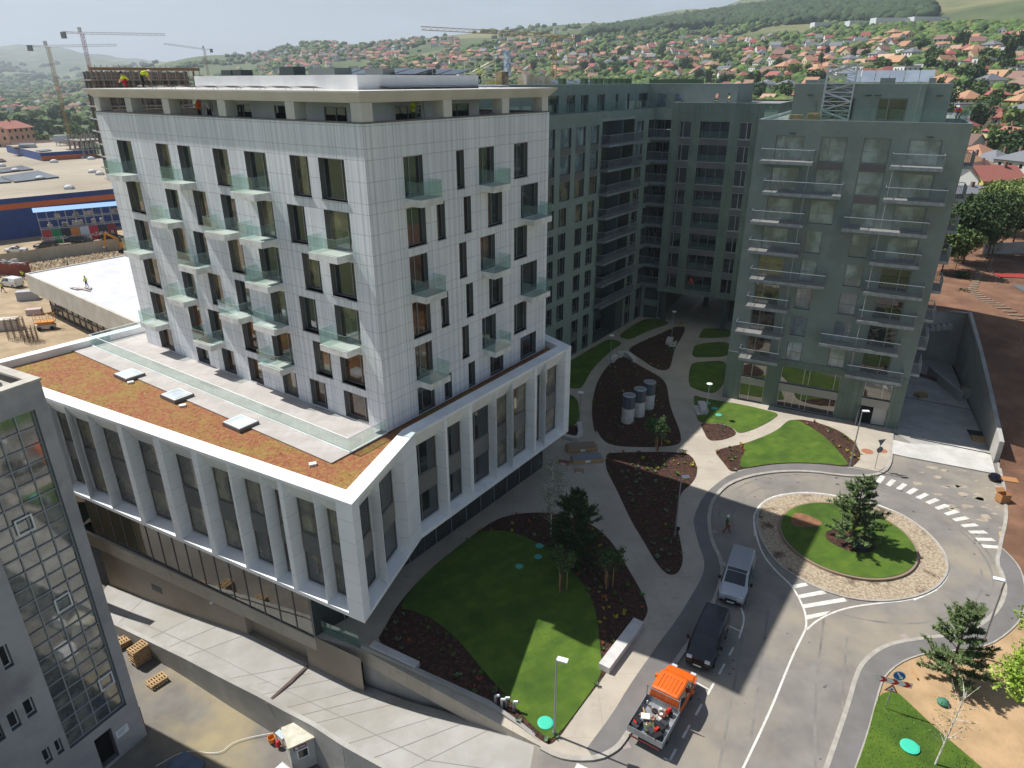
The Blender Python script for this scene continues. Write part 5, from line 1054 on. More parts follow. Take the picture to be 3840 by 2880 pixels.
for i, (x, y, lb) in enumerate(((12.55, 67.0, 'nearest of the three white ventilation cylinders in the bed'), (14.0, 68.6, 'middle of the three white ventilation cylinders in the bed'), (15.4, 70.5, 'farthest of the three white ventilation cylinders in the bed'))):
    t = thing('ventilation_cylinder', lb, 'ventilation shaft', (x, y, 0), 'ventilation cylinders'); ORG[t.name] = (0, 0, 0)
    mb = MB(); mb.lathe((0, 0, 0), [(.68, 0), (.68, 1.75)], 28); mb.build('base', m_cyl, t, smooth=False); mb = MB(); mb.lathe((0, 0, 1.752), [(.665, 0), (.665, 1.4)], 28); mb.build('louvre', m_mesh, t)
    mb = MB(); mb.lathe((0, 0, 3.153), [(.7, 0), (.72, .05), (.6, .09), (.55, .07)], 28); mb.build('cap', m_alu, t); t.location = (x, y, .02)
for i, (f, p, r, lb) in enumerate(((Z2, (1322, 1373), .46, 'bright teal round cover on worn grass under the street lamp'), (Z2, (1152, 358), .3, 'lowest of the three teal covers in the shaded lawn'), (Z2, (1275, 296), .3, 'middle of the three teal covers in the shaded lawn'), (Z2, (1283, 225), .3, 'topmost of the three teal covers in the shaded lawn'), (Z3, (1470, 1527), .5, 'large teal cover in the bottom right lawn'), (M2, (1722, 1402), .36, 'teal cover in the sunlit lawn, nearer the building'), (M2, (1758, 1457), .36, 'teal cover in the sunlit lawn, nearer the roundabout'), (M2, (1665, 1357), .34, 'teal cover in the shaded corner of the sunlit lawn'))):
    x, y = G(*f(p)); mb = MB(); mb.lathe((x, y, .06), [(r, 0), (r, .05), (r*.8, .075), (r*.2, .08)], 20); mb.obox((x+r*.95, y), 0, .12, .14, .06, .1); tag(mb.build('manhole_cover', m_green if i in (0, 4) else m_teal), lb, 'manhole cover', 'teal utility covers')
for f, p, r, lb in ((E3, (1803, 1362), .55, 'left of the two rust red round plates in the pavement by the signs'), (E3, (1955, 1355), .5, 'right of the two rust red round plates, under the blue sign')):
    x, y = G(*f(p)); mb = MB(); mb.lathe((x, y, .0), [(r, 0), (r, .012)], 24); tag(mb.build('manhole_cover', mat('rust_plate', '#a06a50', .8)), lb, 'manhole cover')
for i, (f, p, lb) in enumerate(((ZP, (88, 1562), 'drain grate at the kerb behind the orange pickup'), (ZP, (700, 80), 'drain grate beside the walking worker'), (Z3, (1440, 808), 'drain grate on the right side of the road near the airy pine'))):
    x, y = G(*f(p), -.1); mb = MB()
    for k in range(5): mb.obox((x+k*.09-.18, y+.02*k), .3, .05, .42, -.11, -.096)
    tag(mb.build('drain_grate', mat('pale_grate', '#a99a98', .7)), lb, 'drain grate')
# traffic signs
m_red = mat('sign_red', '#c01c24', .4); m_blue = mat('sign_blue', '#1f63b5', .4); m_sw = mat('sign_white', '#e6e6e6', .4); m_sback = mat('sign_back', '#5f6b73', .5, metal=.3)
def signpost(loc, h, label, rot):
    t = thing('traffic_sign', label, 'traffic sign', loc); ORG[t.name] = (0, 0, 0); mb = MB(); mb.tube((0, 0, 0), (0, 0, h), .03, n=7); mb.build('pole', m_lamp, t); t.rotation_euler = (0, 0, rot); return t
def face(t, name, polys, mats, y0=-.05):
    mb = MB()
    for k, (pts, m) in enumerate(polys): mb.poly([(x, y0-.003*k, z) for x, z in pts], m)
    return mb.build(name, mats, t)
def circ(cx, cz, r, n=24): return [(cx+r*cos(2*pi*i/n), cz+r*sin(2*pi*i/n)) for i in range(n)]
t = signpost(at0(3321, 2658), 2.9, 'post with red chevron board, blue arrow disc and warning triangle at the roundabout exit', -.35)
face(t, 'chevron_board', [([(-.95, 2.0), (.95, 2.0), (.95, 2.38), (-.95, 2.38)], 1)]+[([(x-.14, 2.0), (x+.1, 2.0), (x+.3, 2.19), (x+.1, 2.38), (x-.14, 2.38), (x+.06, 2.19)], 0) for x in (-.62, .0, .6)], [m_red, m_sw])
face(t, 'blue_arrow_disc', [(circ(.18, 2.72, .33), 1), (circ(.18, 2.72, .3), 0), ([(.02, 2.9), (.08, 2.95), (.3, 2.68), (.36, 2.74), (.38, 2.52), (.16, 2.55), (.23, 2.61)], 1)], [m_blue, m_sw])
face(t, 'warning_triangle', [([(-.36, 1.42), (.36, 1.42), (0, 2.0)], 0), ([(-.24, 1.49), (.24, 1.49), (0, 1.87)], 1), (circ(0, 1.6, .07, 12), 2)], [m_red, m_sw, m_reveal], y0=-.045)
b_ = MB(); b_.poly([(x, -.035, z) for x, z in [(-.95, 2.0), (.95, 2.0), (.95, 2.38), (-.95, 2.38)]]); b_.poly([(x, -.035, z) for x, z in circ(.18, 2.72, .33)]); b_.poly([(x, -.035, z) for x, z in [(-.36, 1.42), (.36, 1.42), (0, 2.0)]]); b_.build('sign_backs', m_sback, t)
t = signpost(at0(3280, 1758), 3.1, 'post with the grey backs of a round and a triangular sign on the pale pavement', .2)
face(t, 'triangle_back', [([(-.42, 3.2), (.42, 3.2), (0, 2.5)], 0)], [m_sback]); face(t, 'round_back', [(circ(.03, 2.1, .33), 0)], [m_sback])
# ================================================================= VEHICLES
m_tyre = mat('tyre', '#18181a', .85); m_rim = mat('rim', '#8a8c8f', .35, metal=.7); m_cglass = mat('car_glass', '#0c1013', .04, spec=.9); m_trim = mat('black_trim', '#1b1c1e', .6)
m_light = mat('headlight_glass', '#c6ccd0', .1, spec=.9); m_tail = mat('tail_lamp', '#8e1116', .2); m_plate = mat('number_plate', '#d8d8d2', .5)
def car(name, label, cat, paint, L_, W_, H_, kind, loc, head, group=None, hc=.0):
    """front towards +x; lofted body: stations (x, z sill, z belt, z roof, half width belt, half width roof)"""
    t = thing(name, label, cat, loc, group); ORG[t.name] = (0, 0, 0); w = W_/2; h = L_/2
    if kind == 'van': S = [(-h, .45, 1.1, H_-.12, .86, .76), (-h+.12, .3, 1.15, H_-.03, .98, .84), (-h*.3, .28, 1.15, H_, 1., .86), (h*.22, .28, 1.12, H_, 1., .85), (h*.34, .28, 1.1, H_-.06, 1., .82), (h*.6, .28, 1.1, 1.22, .99, .9), (h*.86, .3, .98, 1.05, .95, .86), (h*.97, .34, .78, .84, .84, .76), (h, .4, .6, .64, .78, .7)]; gl = (3, 5); sg = (2, 5)
    elif kind == 'suv': S = [(-h, .45, .95, 1.1, .86, .74), (-h+.15, .3, .98, H_-.1, .96, .74), (-h*.5, .28, .98, H_, 1., .76), (h*.05, .28, .96, H_, 1., .76), (h*.2, .28, .95, H_-.08, 1., .74), (h*.42, .28, .95, 1.02, .99, .86), (h*.8, .3, .86, .92, .94, .82), (h*.97, .34, .68, .74, .84, .74), (h, .4, .55, .6, .78, .68)]; gl = (3, 5); sg = (1, 5)
    elif kind == 'sedan': S = [(-h, .4, .8, .86, .84, .74), (-h*.9, .3, .9, .96, .94, .8), (-h*.55, .28, .92, 1.0, .99, .8), (-h*.3, .28, .92, H_-.03, 1., .72), (h*.05, .28, .9, H_, 1., .72), (h*.4, .28, .88, .95, 1., .84), (h*.8, .3, .8, .86, .94, .82), (h*.97, .34, .62, .68, .84, .74), (h, .4, .52, .56, .78, .68)]; gl = (4, 5); sg = (2, 5)
    else: S = [(-h*.14, .4, 1.05, H_-.06, .94, .8), (-h*.1, .4, 1.05, H_, .98, .84), (h*.2, .35, 1.05, H_, 1., .86), (h*.36, .33, 1.05, H_-.03, 1., .84), (h*.43, .33, 1.05, H_-.1, 1., .82), (h*.66, .33, 1.05, 1.2, .99, .88), (h*.88, .34, .95, 1.02, .95, .84), (h*.97, .36, .76, .8, .86, .76), (h, .42, .58, .62, .8, .7)]; gl = (4, 5); sg = (1, 5)
    def sec(s): x, a, b, c, p, q = s; return [(x, -w*p*.96, a), (x, -w*p, a+.22), (x, -w*p, b), (x, -w*q, c-.06), (x, -w*q*.9, c), (x, 0, c+.025), (x, w*q*.9, c), (x, w*q, c-.06), (x, w*p, b), (x, w*p, a+.22), (x, w*p*.96, a)]
    R = [sec(s) for s in S]; body, g = MB(), MB()
    for i in range(len(R)-1):
        for k in range(10):
            q = [R[i][k], R[i+1][k], R[i+1][k+1], R[i][k+1]]
            wind = gl[0] <= i < gl[1] and k in (4, 5); side = sg[0] <= i < sg[1] and k in (2, 7)
            (body).poly(q)
            if wind and k == 4: q = [R[i][4], R[i+1][4], R[i+1][5], R[i+1][6], R[i][6], R[i][5]]
            if (wind and k == 4) or side:
                c = Vector(sum((Vector(v) for v in q), Vector()))/len(q); nn = (Vector(q[1])-Vector(q[0])).cross(Vector(q[2])-Vector(q[0])).normalized()
                nn = nn if nn.dot(c-Vector((c.x, 0, .5))) > 0 else -nn; f = .93 if wind else .86; g.poly([c+(Vector(v)-c)*f+nn*.012 for v in q])
    body.poly(R[0]); body.poly(R[-1][::-1]); body.poly([R[i][0] for i in range(len(R))]+[R[i][10] for i in range(len(R)-1, -1, -1)])
    body.build('body', paint, t); g.build('windows', m_cglass, t)
    def part(nm, m, *bx):
        q = MB(); q.box(*bx); return q.build(nm, m, t)
    for sx, sy in ((-1, -1), (-1, 1), (1, -1), (1, 1)):
        cx, cy, r = sx*h*.62, sy*(w-.1), .34 if kind != 'sedan' else .31; q = MB(); q.tube((cx, cy-.11, r), (cx, cy+.11, r), r, n=16); wl = q.build('wheel', m_tyre, t)
        q = MB(); q.tube((cx, cy+sy*.09, r), (cx, cy+sy*.118, r), r*.6, n=12); q.build('rim', m_rim, wl)
    for sy in (-1, 1):
        part('headlight', m_light, h*.93, h*.985, sy*w*.62-.16, sy*w*.62+.16, .62 if kind == 'sedan' else .74, .78 if kind == 'sedan' else .92)
        if kind != 'pickup': part('tail_light', m_tail, -h-.015, -h+.05, sy*w*.74-.07, sy*w*.74+.07, .75, 1.05 if kind != 'sedan' else .88)
        part('mirror', paint if kind == 'pickup' else m_trim, h*.38, h*.44, sy*(w+.13)-.1, sy*(w+.13)+.1, 1.08 if kind != 'sedan' else .9, 1.28 if kind != 'sedan' else 1.02)
    part('bumper', m_trim, h*.9, h+.03, -w*.78, w*.78, .3, .5); part('grille', m_trim, h*.96, h+.012, -w*.42, w*.42, .52, .64); part('number_plate', m_plate, h+.03, h+.042, -.26, .26, .36, .47)
    t.location = loc; t.rotation_euler = (0, 0, head); return t
def heading(a, b): return atan2(b[1]-a[1], b[0]-a[0])
m_silver = mat('silver_paint', '#aeb2b8', .3, metal=.4, coat=.5); m_char = mat('charcoal_paint', '#2a2c31', .25, metal=.4, coat=.6); m_orange = mat('orange_paint', '#e0661a', .35, coat=.5); m_wcar = mat('white_paint', '#dcdddc', .3, coat=.5); m_black = mat('black_paint', '#111316', .25, coat=.6)
pa, pb = G(2737, 2310, .0), G(2800, 2090, .0)
v1 = car('parked_van', 'silver panel van parked at the kerb, farther from the viewer', 'van', m_silver, 4.9, 1.92, 1.95, 'van', ((pa[0]+pb[0])/2-.2, (pa[1]+pb[1])/2+.05, -.1), heading(pb, pa))
rr = MB()
for k in range(9): rr.box(-2.1, .35, -.62+k*.155-.02, -.62+k*.155+.02, 1.965, 1.985)
rr.build('roof_ribs', m_silver, v1)
pa, pb = G(2600, 2545, 0), G(2700, 2310, 0)
v2 = car('parked_van', 'charcoal compact van parked between the silver van and the orange pickup', 'van', m_char, 4.55, 1.84, 1.82, 'van', ((pa[0]+pb[0])/2-.05, (pa[1]+pb[1])/2, -.1), heading(pb, pa))
# orange double cab pickup with aluminium tipper bed
pr, pf = G(2430, 2800, 0), G(2555, 2580, 0)
hd = heading(pr, pf); v3 = car('pickup_truck', 'orange double cab pickup with an open aluminium bed full of tools', 'pickup truck', m_orange, 5.9, 1.95, 1.98, 'pickup', (pr[0]*.47+pf[0]*.53-.05, pr[1]*.47+pf[1]*.53+.25, -.1), hd)
def part3(nm, m, fn): q = MB(); fn(q); return q.build(nm, m, v3)
m_bed = mat('ribbed_aluminium', '#a9adb0', .4, '#989ca0', 2., metal=.5)
part3('cargo_bed', m_bed, lambda q: (q.box(-3.0, -.52, -1.02, 1.02, .78, .86), q.box(-3.0, -.52, -1.05, -1.02, .78, 1.22), q.box(-3.0, -.52, 1.02, 1.05, .78, 1.22), q.box(-3.03, -3.0, -1.05, 1.05, .78, 1.22), q.box(-.52, -.49, -1.05, 1.05, .78, 1.3)))
part3('chassis', m_trim, lambda q: (q.box(-2.9, -.4, -.4, .4, .45, .77),))
part3('headboard_frame', m_lamp, lambda q: (q.tube((-.55, -1., 1.2), (-.55, -1., 2.1), .03), q.tube((-.55, 1., 1.2), (-.55, 1., 2.1), .03), q.tube((-.55, -1., 1.95), (-.55, 1., 1.95), .025), [q.tube((-.55, -1+.2*k, 1.25), (-.55, -1+.2*k, 1.95), .008, n=3) for k in range(11)]))
part3('rear_bumper', mat('red_white_bar', '#5e2a28', .5), lambda q: q.box(-3.05, -3.0, -.9, .9, .52, .6))
part3('roof_ribs', m_orange, lambda q: [q.box(-.25, .85, -.55+k*.22-.02, -.55+k*.22+.02, 2.0, 2.02) for k in range(6)])
cc, ss = cos(hd), sin(hd); vx, vy, _ = v3.location
def on_bed(x, y, z): return (vx+cc*x-ss*y, vy+ss*x+cc*y, z-.1)
random.seed(31)
kinds = [('tool_box', 'black plastic tool box', '#1c1d20', (.55, .3, .28)), ('tool_box', 'dark grey tool box', '#33363b', (.5, .28, .25)), ('jerrycan', 'red jerrycan', '#b5231f', (.3, .18, .32)), ('fabric_bundle', 'olive fabric bundle', '#4d5338', (.5, .4, .12)), ('tarpaulin', 'blue folded tarpaulin', '#2a62a8', (.45, .3, .1)), ('timber_offcut', 'pale timber offcut', '#b5935f', (.8, .07, .06)), ('timber_offcut', 'long timber offcut', '#a5834f', (.95, .06, .05)), ('paint_tin', 'white tin with red label', '#c9c4bd', (.2, .2, .22)), ('cardboard_box', 'flattened white box', '#d8d4ca', (.5, .4, .06)), ('power_tool', 'grey and red power tool', '#6d3a36', (.35, .14, .18)), ('cable_reel', 'black cable coil', '#141414', (.34, .34, .1)), ('bucket', 'black rubber bucket', '#1e1e1e', (.28, .28, .24)), ('iron_bar', 'rusty iron bar', '#5a4238', (.9, .03, .03)), ('spray_can', 'orange spray can', '#c85a28', (.08, .08, .22)), ('spray_can', 'white spray can', '#cfcfcf', (.08, .08, .22)), ('glove', 'pale work gloves', '#b9a98a', (.22, .14, .06))]
pos = ['at the front left of the pickup bed', 'at the front right of the pickup bed', 'in the middle of the pickup bed', 'at the tailgate of the pickup bed', 'against the left bed side', 'against the right bed side']
seen_ = {}
for i in range(40):
    nm, lb, col, (a, b, c) = kinds[i % len(kinds)]; x, y = random.uniform(-2.75, -.8), random.uniform(-.82, .82)
    where = pos[0 if x > -1.3 and y > 0 else 1 if x > -1.3 else 3 if x < -2.3 else 4 if y > .45 else 5 if y < -.45 else 2]
    px, py, pz = on_bed(x, y, .865+random.choice((0, 0, .1, .18))); q = MB(); k = random.uniform(0, 3.1)
    if nm in ('paint_tin', 'bucket', 'spray_can', 'cable_reel'): q.lathe((0, 0, 0), [(a/2, 0), (a/2*1.08, c*.9), (a/2, c), (a/2*.6, c*.98)], 10)
    else: q.obox((0, 0), k, a, b, 0, c*.86); q.obox((0, 0), k, a*.9, b*.8, c*.86, c)
    o = q.build(nm, mat('tool_'+col[1:], col, .6)); o.location = (px, py, pz); lb = f'{lb} {where}'; seen_[lb] = seen_.get(lb, 0)+1
    if seen_[lb] > 1: lb = lb+[', forward one', ', rear one'][seen_[lb] % 2]
    tag(o, lb, nm.replace('_', ' '), 'tools in the pickup bed')
# yard and shop vehicles
def G3(f, p, z=0): return (*G(*f(p), z), z)
car('parked_car', 'white older hatchback behind the beige site fence', 'car', m_wcar, 4.2, 1.7, 1.38, 'sedan', G3(Z9, (250, 262), -.3), .25)
car('parked_car', 'black estate car behind the beige site fence, in front of the red banner', 'car', m_black, 4.7, 1.8, 1.5, 'suv', G3(Z9, (690, 195), -.3), pi+.25)
car('parked_car', 'dark suv behind the fence, in front of the dark banner', 'car', m_char, 4.6, 1.85, 1.65, 'suv', G3(Z9, (1220, 125), -.3), .28)
car('parked_car', 'black saloon behind the fence beside the slate banner', 'car', m_black, 4.7, 1.8, 1.45, 'sedan', G3(Z9, (1640, 65), -.3), .28)
car('parked_van', 'small white van parked on the sandy yard by the red container', 'van', m_wcar, 4.4, 1.8, 1.8, 'van', G3(Z9, (190, 765), -.3), 2.75)
car('parked_van', 'black van parked beside the blue skip beyond the earth bank', 'van', m_black, 5.0, 1.95, 1.95, 'van', (*G(3760, 1010, 4.5), 4.5), -.25)
# ================================================================= PEOPLE
skin = mat('skin', '#b98b6c', .6)
def person(label, loc, rz=0, pose='stand', top='#d7e13a', legs='#2f3442', hat=None, hair='#2a211b', s=1.):
    """one continuous skinned body; clothing is a material of its faces; hair or helmet and vest are children"""
    J = {'pel': (0, 0, .95), 'ch': (0, 0, 1.32), 'nk': (0, 0, 1.47), 'hd': (0, .02, 1.62), 'ls': (-.2, 0, 1.38), 'le': (-.26, .04, 1.1), 'lh': (-.27, .12, .86), 'rs': (.2, 0, 1.38), 're': (.26, .04, 1.1), 'rh': (.27, .12, .86), 'lk': (-.1, .03, .5), 'lf': (-.11, 0, .07), 'lt': (-.11, .18, .04), 'rk': (.1, .03, .5), 'rf': (.11, 0, .07), 'rt': (.11, .18, .04)}
    if pose == 'walk': J.update(lk=(-.1, .2, .52), lf=(-.1, .26, .08), lt=(-.1, .42, .08), rk=(.1, -.02, .5), rf=(.1, -.28, .14), rt=(.1, -.14, .05), lh=(-.27, -.15, .9), rh=(.27, .3, .98))
    if pose == 'wide': J.update(lk=(-.2, .03, .5), lf=(-.33, 0, .07), lt=(-.35, .16, .04), rk=(.1, .03, .5), rf=(.13, 0, .07), rt=(.13, .18, .04), le=(-.42, .02, 1.15), lh=(-.3, .14, .95))
    if pose == 'bend':
        J.update(ch=(0, .32, 1.12), nk=(0, .46, 1.14), hd=(0, .6, 1.12), ls=(-.2, .36, 1.1), rs=(.2, .36, 1.1), le=(-.24, .46, .8), re=(.24, .46, .8), lh=(-.14, .58, .5), rh=(.14, .58, .5), pel=(0, -.08, .88), lk=(-.12, .08, .48), rk=(.12, .08, .48))
    if pose == 'crouch':
        J.update(pel=(0, -.1, .42), ch=(0, .16, .78), nk=(0, .25, .9), hd=(0, .33, 1.02), ls=(-.2, .2, .83), rs=(.2, .2, .83), le=(-.3, .36, .6), re=(.3, .36, .6), lh=(-.14, .52, .4), rh=(.14, .52, .4), lk=(-.18, .34, .5), rk=(.18, .34, .5))
    if pose == 'reach': J.update(le=(-.25, .25, 1.4), lh=(-.2, .5, 1.55), re=(.25, .2, 1.2), rh=(.2, .45, 1.15))
    Rr = dict(pel=.15, ch=.17, nk=.06, hd=.105, ls=.075, le=.05, lh=.04, rs=.075, re=.05, rh=.04, lk=.075, lf=.055, lt=.045, rk=.075, rf=.055, rt=.045)
    E_ = [('pel', 'ch'), ('ch', 'nk'), ('nk', 'hd'), ('ch', 'ls'), ('ls', 'le'), ('le', 'lh'), ('ch', 'rs'), ('rs', 're'), ('re', 'rh'), ('pel', 'lk'), ('lk', 'lf'), ('lf', 'lt'), ('pel', 'rk'), ('rk', 'rf'), ('rf', 'rt')]
    V_ = [Vector(v) for v in J.values()]; nm = list(J); ed = [(nm.index(a), nm.index(b)) for a, b in E_]; rad = [Rr[k] for k in nm]
    for side in ('l', 'r'):                                   # five short fingers rooted in each palm
        h = Vector(J[side+'h']); d = (h-Vector(J[side+'e'])).normalized(); b = nm.index(side+'h')
        for k in range(5):
            o = d.orthogonal().normalized()*(k-2)*.018; V_.append(h+d*(.085 if k else .05)+o*1.2); ed.append((b, len(V_)-1)); rad.append(.009)
    me = bpy.data.meshes.new('person'); me.from_pydata([tuple(v*s) for v in V_], ed, []); o = bpy.data.objects.new('person', me); COL.objects.link(o)
    md = o.modifiers.new('skin', 'SKIN'); md.use_smooth_shade = True
    for i, sv in enumerate(me.skin_vertices[0].data): sv.radius = (rad[i]*s, rad[i]*s); sv.use_root = (i == 0)
    sb = o.modifiers.new('sub', 'SUBSURF'); sb.levels = 1; sb.render_levels = 1
    dg = bpy.context.evaluated_depsgraph_get(); m2 = bpy.data.meshes.new_from_object(o.evaluated_get(dg)); o.modifiers.clear(); o.data = m2; m2.materials.clear()
    for m in (skin, mat('top_'+top[1:], top, .8), mat('trousers_'+legs[1:], legs, .9), mat('boots', '#241f1c', .8)): m2.materials.append(m)
    part_of = {(0, 1): 1, (1, 2): 1, (2, 3): 0, (1, 4): 1, (4, 5): 1, (1, 7): 1, (7, 8): 1}
    for p in m2.polygons:
        c = Vector(p.center)/s; best, bi = 9, 0
        for i, (a, b) in enumerate(ed[:15]):
            A, B = V_[a], V_[b]; t = max(0, min(1, (c-A).dot(B-A)/max(1e-6, (B-A).length_squared))); dd = (A+(B-A)*t-c).length
            if dd < best: best, bi = dd, i
        p.material_index = [1, 1, 0, 1, 1, 0, 1, 1, 0, 2, 2, 3, 2, 2, 3][bi]; p.use_smooth = True
        if bi == 0 and c.z < J['pel'][2]+.02: p.material_index = 2
    q = MB(); hd_ = Vector(J['hd'])*s; q.lathe((hd_.x, hd_.y-.01, hd_.z-.0), [(.118*s, .0), (.12*s, .04*s), (.09*s, .1*s), (.03*s, .13*s)], 12); ORG[o.name] = (0, 0, 0); q.build('helmet' if hat else 'hair', mat('hat_'+(hat or hair)[1:], hat or hair, .5), o)
    o.location = loc; o.rotation_euler = (0, 0, rz); o.name = 'person'; tag(o, label, 'person', 'people on the site'); return o
HV, OR = '#c9d92c', '#e8521c'
def wpt(u, t, z): return (*in2(u, t), z)
person('worker in a yellow vest and dark cap crouching on the canopy roof, left', wpt(26.0, .6, 33.55), 2.2, 'crouch', HV, '#a3202c', '#14161a')
person('worker in a yellow vest bending over on the canopy roof, right of the crouching one', wpt(23.8, .6, 33.55), -1.4, 'bend', HV, '#20242c', '#e0ddd0')
person('worker in a yellow vest reaching up between the roof columns', wpt(21.2, 1.6, 31.25), .5, 'reach', HV, '#3d4a3a')
person('worker in an orange vest standing between the roof columns', wpt(18.4, 1.5, 31.25), 2.6, 'stand', OR, '#2b3328')
person('worker in a white shirt beside the one in the orange vest', wpt(17.2, 1.5, 31.25), .6, 'stand', '#c9c9c6', '#22252a')
person('worker with a yellow vest and a ladder on the right side of the top terrace', wpt(1.8, 6.2, 31.25), -2.4, 'reach', '#b9cf3a', '#4a4f3a')
t = thing('step_ladder', 'aluminium step ladder behind the worker on the top terrace', 'ladder', (*in2(2.1, 7.2), 31.25)); ORG[t.name] = (0, 0, 0); q = MB()
for x in (-.25, .25): q.tube((x, -.5, 0), (x*.8, 0, 1.9), .025, n=4); q.tube((x, .5, 0), (x*.8, 0, 1.9), .025, n=4)
q.build('rails', m_alu, t); q = MB()
for k in range(6): q.box(-.24, .24, -.44+k*.075, -.36+k*.075, .25+k*.28, .28+k*.28)
q.build('steps', m_alu, t); t.location = (*in2(2.1, 7.2), 31.25)
person('worker in a yellow top and dark trousers standing on the white roof', (*G(*Z9((1290, 775)), 5.85), 5.85), 2.8, 'wide', HV, '#39424f')
person('worker in a yellow vest beside the red container', (*G(*Z9((355, 665)), -.3), -.3), .5, 'reach', HV, '#23262b')
person('worker in a teal shirt behind the white roof', (*G(*Z9((1020, 500)), -.3), -.3), 2.0, 'stand', '#3d8f8c', '#2b2f33', '#3a4a4a')
person('worker in a yellow vest at the left edge of the yard', (*G(*Z9((45, 850)), -.3), -.3), -1.2, 'walk', HV, '#2e3138')
person('worker in a green vest and white helmet walking on the road by the roundabout', (*G(2722, 1998, -.1), -.1), -1.8, 'walk', '#3f6b3a', '#7a4a3a', '#d9dde0')
person('worker in a yellow vest standing on the path behind the dark pine', (*G(2198, 1925), 0), 1.9, 'stand', '#8fb52e', '#1f2226')
person('worker in a red jacket on the far right corner of the roof terrace', (*FE.xy(17.1, -2.2), 30.5), 2.4, 'bend', '#b3261f', '#1f2a4a', '#1c3f7a')
person('worker in a yellow vest on the scaffold tower on the wing roof', (*WPh.xy(-17.6, -3.2), 33.7), .4, 'stand', HV, '#2b2f33')
person('worker in an orange jacket behind the lowest loggia of the bridge block', FMB.p(3.6, -.6, 5.85), 2.9, 'stand', '#d8371f', '#3a2a2a')
mb = MB(); random.seed(77)
for k in range(11): x, y = G(*Z9((1090+k*22, 815+random.randint(-25, 25))), 5.85); mb.tube((x-.7, y+.4, 5.95), (x+.7, y-.4, 5.95), .12, n=7)
tag(mb.build('membrane_rolls', mat('grey_rolls', '#77777c', .6, '#c9b9ae', 1.5)), 'heap of grey membrane rolls beside the worker on the white roof', 'rolls')
# ================================================================= LEFT CONCRETE BUILDING
LB = FR((-24.19, 32.44), 62, 1); lb = thing('concrete_stair_building', 'weathered grey concrete building with a tall glazed stairwell at the left edge', 'building', (-24.19, 32.44, -5.4))
m_oldc = mat('weathered_concrete', '#b0aeb0', .9, '#a19fa1', .35, col3='#8b898c', scale3=.2, th3=(.5, .68)); m_oldtop = mat('light_concrete_coping', '#bdb8ae', .9, '#aaa59b', .8)  # coping, roof deck and pipe in a lighter concrete
CW = (-4.25, -.65, -2.2, 18.6, .35); hs = [CW, (-3.0, -1.9, -5.35, -2.9, .5)]
sw = [(-5.75, -5.3, 5.4, 6.9), (-5.6, -5.1, 1.7, 2.9), (-6.45, -5.95, 1.6, 2.8), (-7.3, -6.8, 1.5, 2.7), (-4.9, -4.55, -2.0, -.9), (-5.6, -5.2, -2.0, -.9), (-8.6, -8.1, 5.4, 6.9)]
mb = MB(); LB.wall(mb, -16, 0, -5.7, 20.0, hs+[(*s, .4) for s in sw], 0, 1)
q = [LB.xy(-16, 0), LB.xy(0, 0), LB.xy(0, -12), LB.xy(-16, -12)]
for k in (1, 2, 3): a, b = q[k], q[(k+1) % 4]; mb.poly([(*a, -5.7), (*b, -5.7), (*b, 20), (*a, 20)], 0)
mb.poly([(*x, 19.6) for x in q], 2); mb.build('wall', [m_oldc, mat('dark_concrete_reveal', '#6a696b', .9), m_oldtop], lb)
mb = MB(); LB.box(mb, -16, .05, -.55, .06, 20.0, 20.12); LB.box(mb, -.5, .05, -12, -.56, 20.0, 20.12); mb.build('coping', m_oldtop, lb)
mb = MB(); LB.box(mb, -.6, .02, .01, .05, 18.7, 20.0); 
p_stair = pane('stairwell_glass', '#4a4f50', '#85867f', .9, ior=2.6, rough=.05)  # lighter blotches paint reflections into the stairwell glass
g = MB(); LB.quad(g, -4.23, -.67, -2.18, 18.58, -.28); cwp = MB(); n = 22
for k in range(5): x = -4.2+k*.88; LB.box(cwp, x-.03, x+.03, -.27, -.2, -2.18, 18.58)
for k in range(n+1): z = -2.15+k*20.7/n; LB.box(cwp, -4.2, -.68, -.27, -.205, z-.03, z+.03)
cw = cwp.build('stairwell_grid', mat('old_grid_metal', '#9a9ca0', .5), lb); ORG[cw.name] = ORG[lb.name]; g.build('pane', p_stair, cw)
for (u, z) in ((-3.1, 12.2), (-2.55, 6.6), (-1.7, -.2)):
    w_ = MB(); 
    for a, b, c, d in ((u, u+.08, z, z+.95), (u+.8, u+.88, z, z+.95), (u+.08, u+.8, z, z+.08), (u+.08, u+.8, z+.87, z+.95)): LB.box(w_, a, b, -.2, -.14, c, d)
    w_.build('opening_window', m_white, lb)
for s in sw: LB.window(lb, *s, .35, m_white if s[0] > -7 else m_frame, p_dark)
d_ = MB(); LB.box(d_, -2.95, -1.95, -.45, -.4, -5.35, -2.95); d_.build('doorway', mat('interior_shade', '#0d0d0e'), lb)  # near-black sheet stands for the shade inside the entrance
s_ = MB(); LB.box(s_, -1.75, -.95, .01, .03, -4.1, -3.5, 0); n_ = s_.build('notice_board', m_white, lb); ORG[n_.name] = ORG[lb.name]
s_ = MB()
for k in range(3): LB.box(s_, -1.65, -1.05-.1*k, .031, .036, -3.65-k*.13, -3.62-k*.13)
s_.build('notice_lines', m_blue, n_)
for u, o, h, r in ((-3.2, -1.2, 3.2, .09), (-4.9, -2.0, 2.6, .03), (-1.9, -.3, 1.6, .02)):
    p = MB(); a = LB.p(u, o, 19.6); p.tube(a, (a[0], a[1], a[2]+h), r, n=8); p.build('roof_pole', m_lamp, lb)
    p = MB(); p.lathe(a, [(.22, 0), (.22, .22), (.1, .24)], 10); p.build('pole_base', m_oldtop, lb)
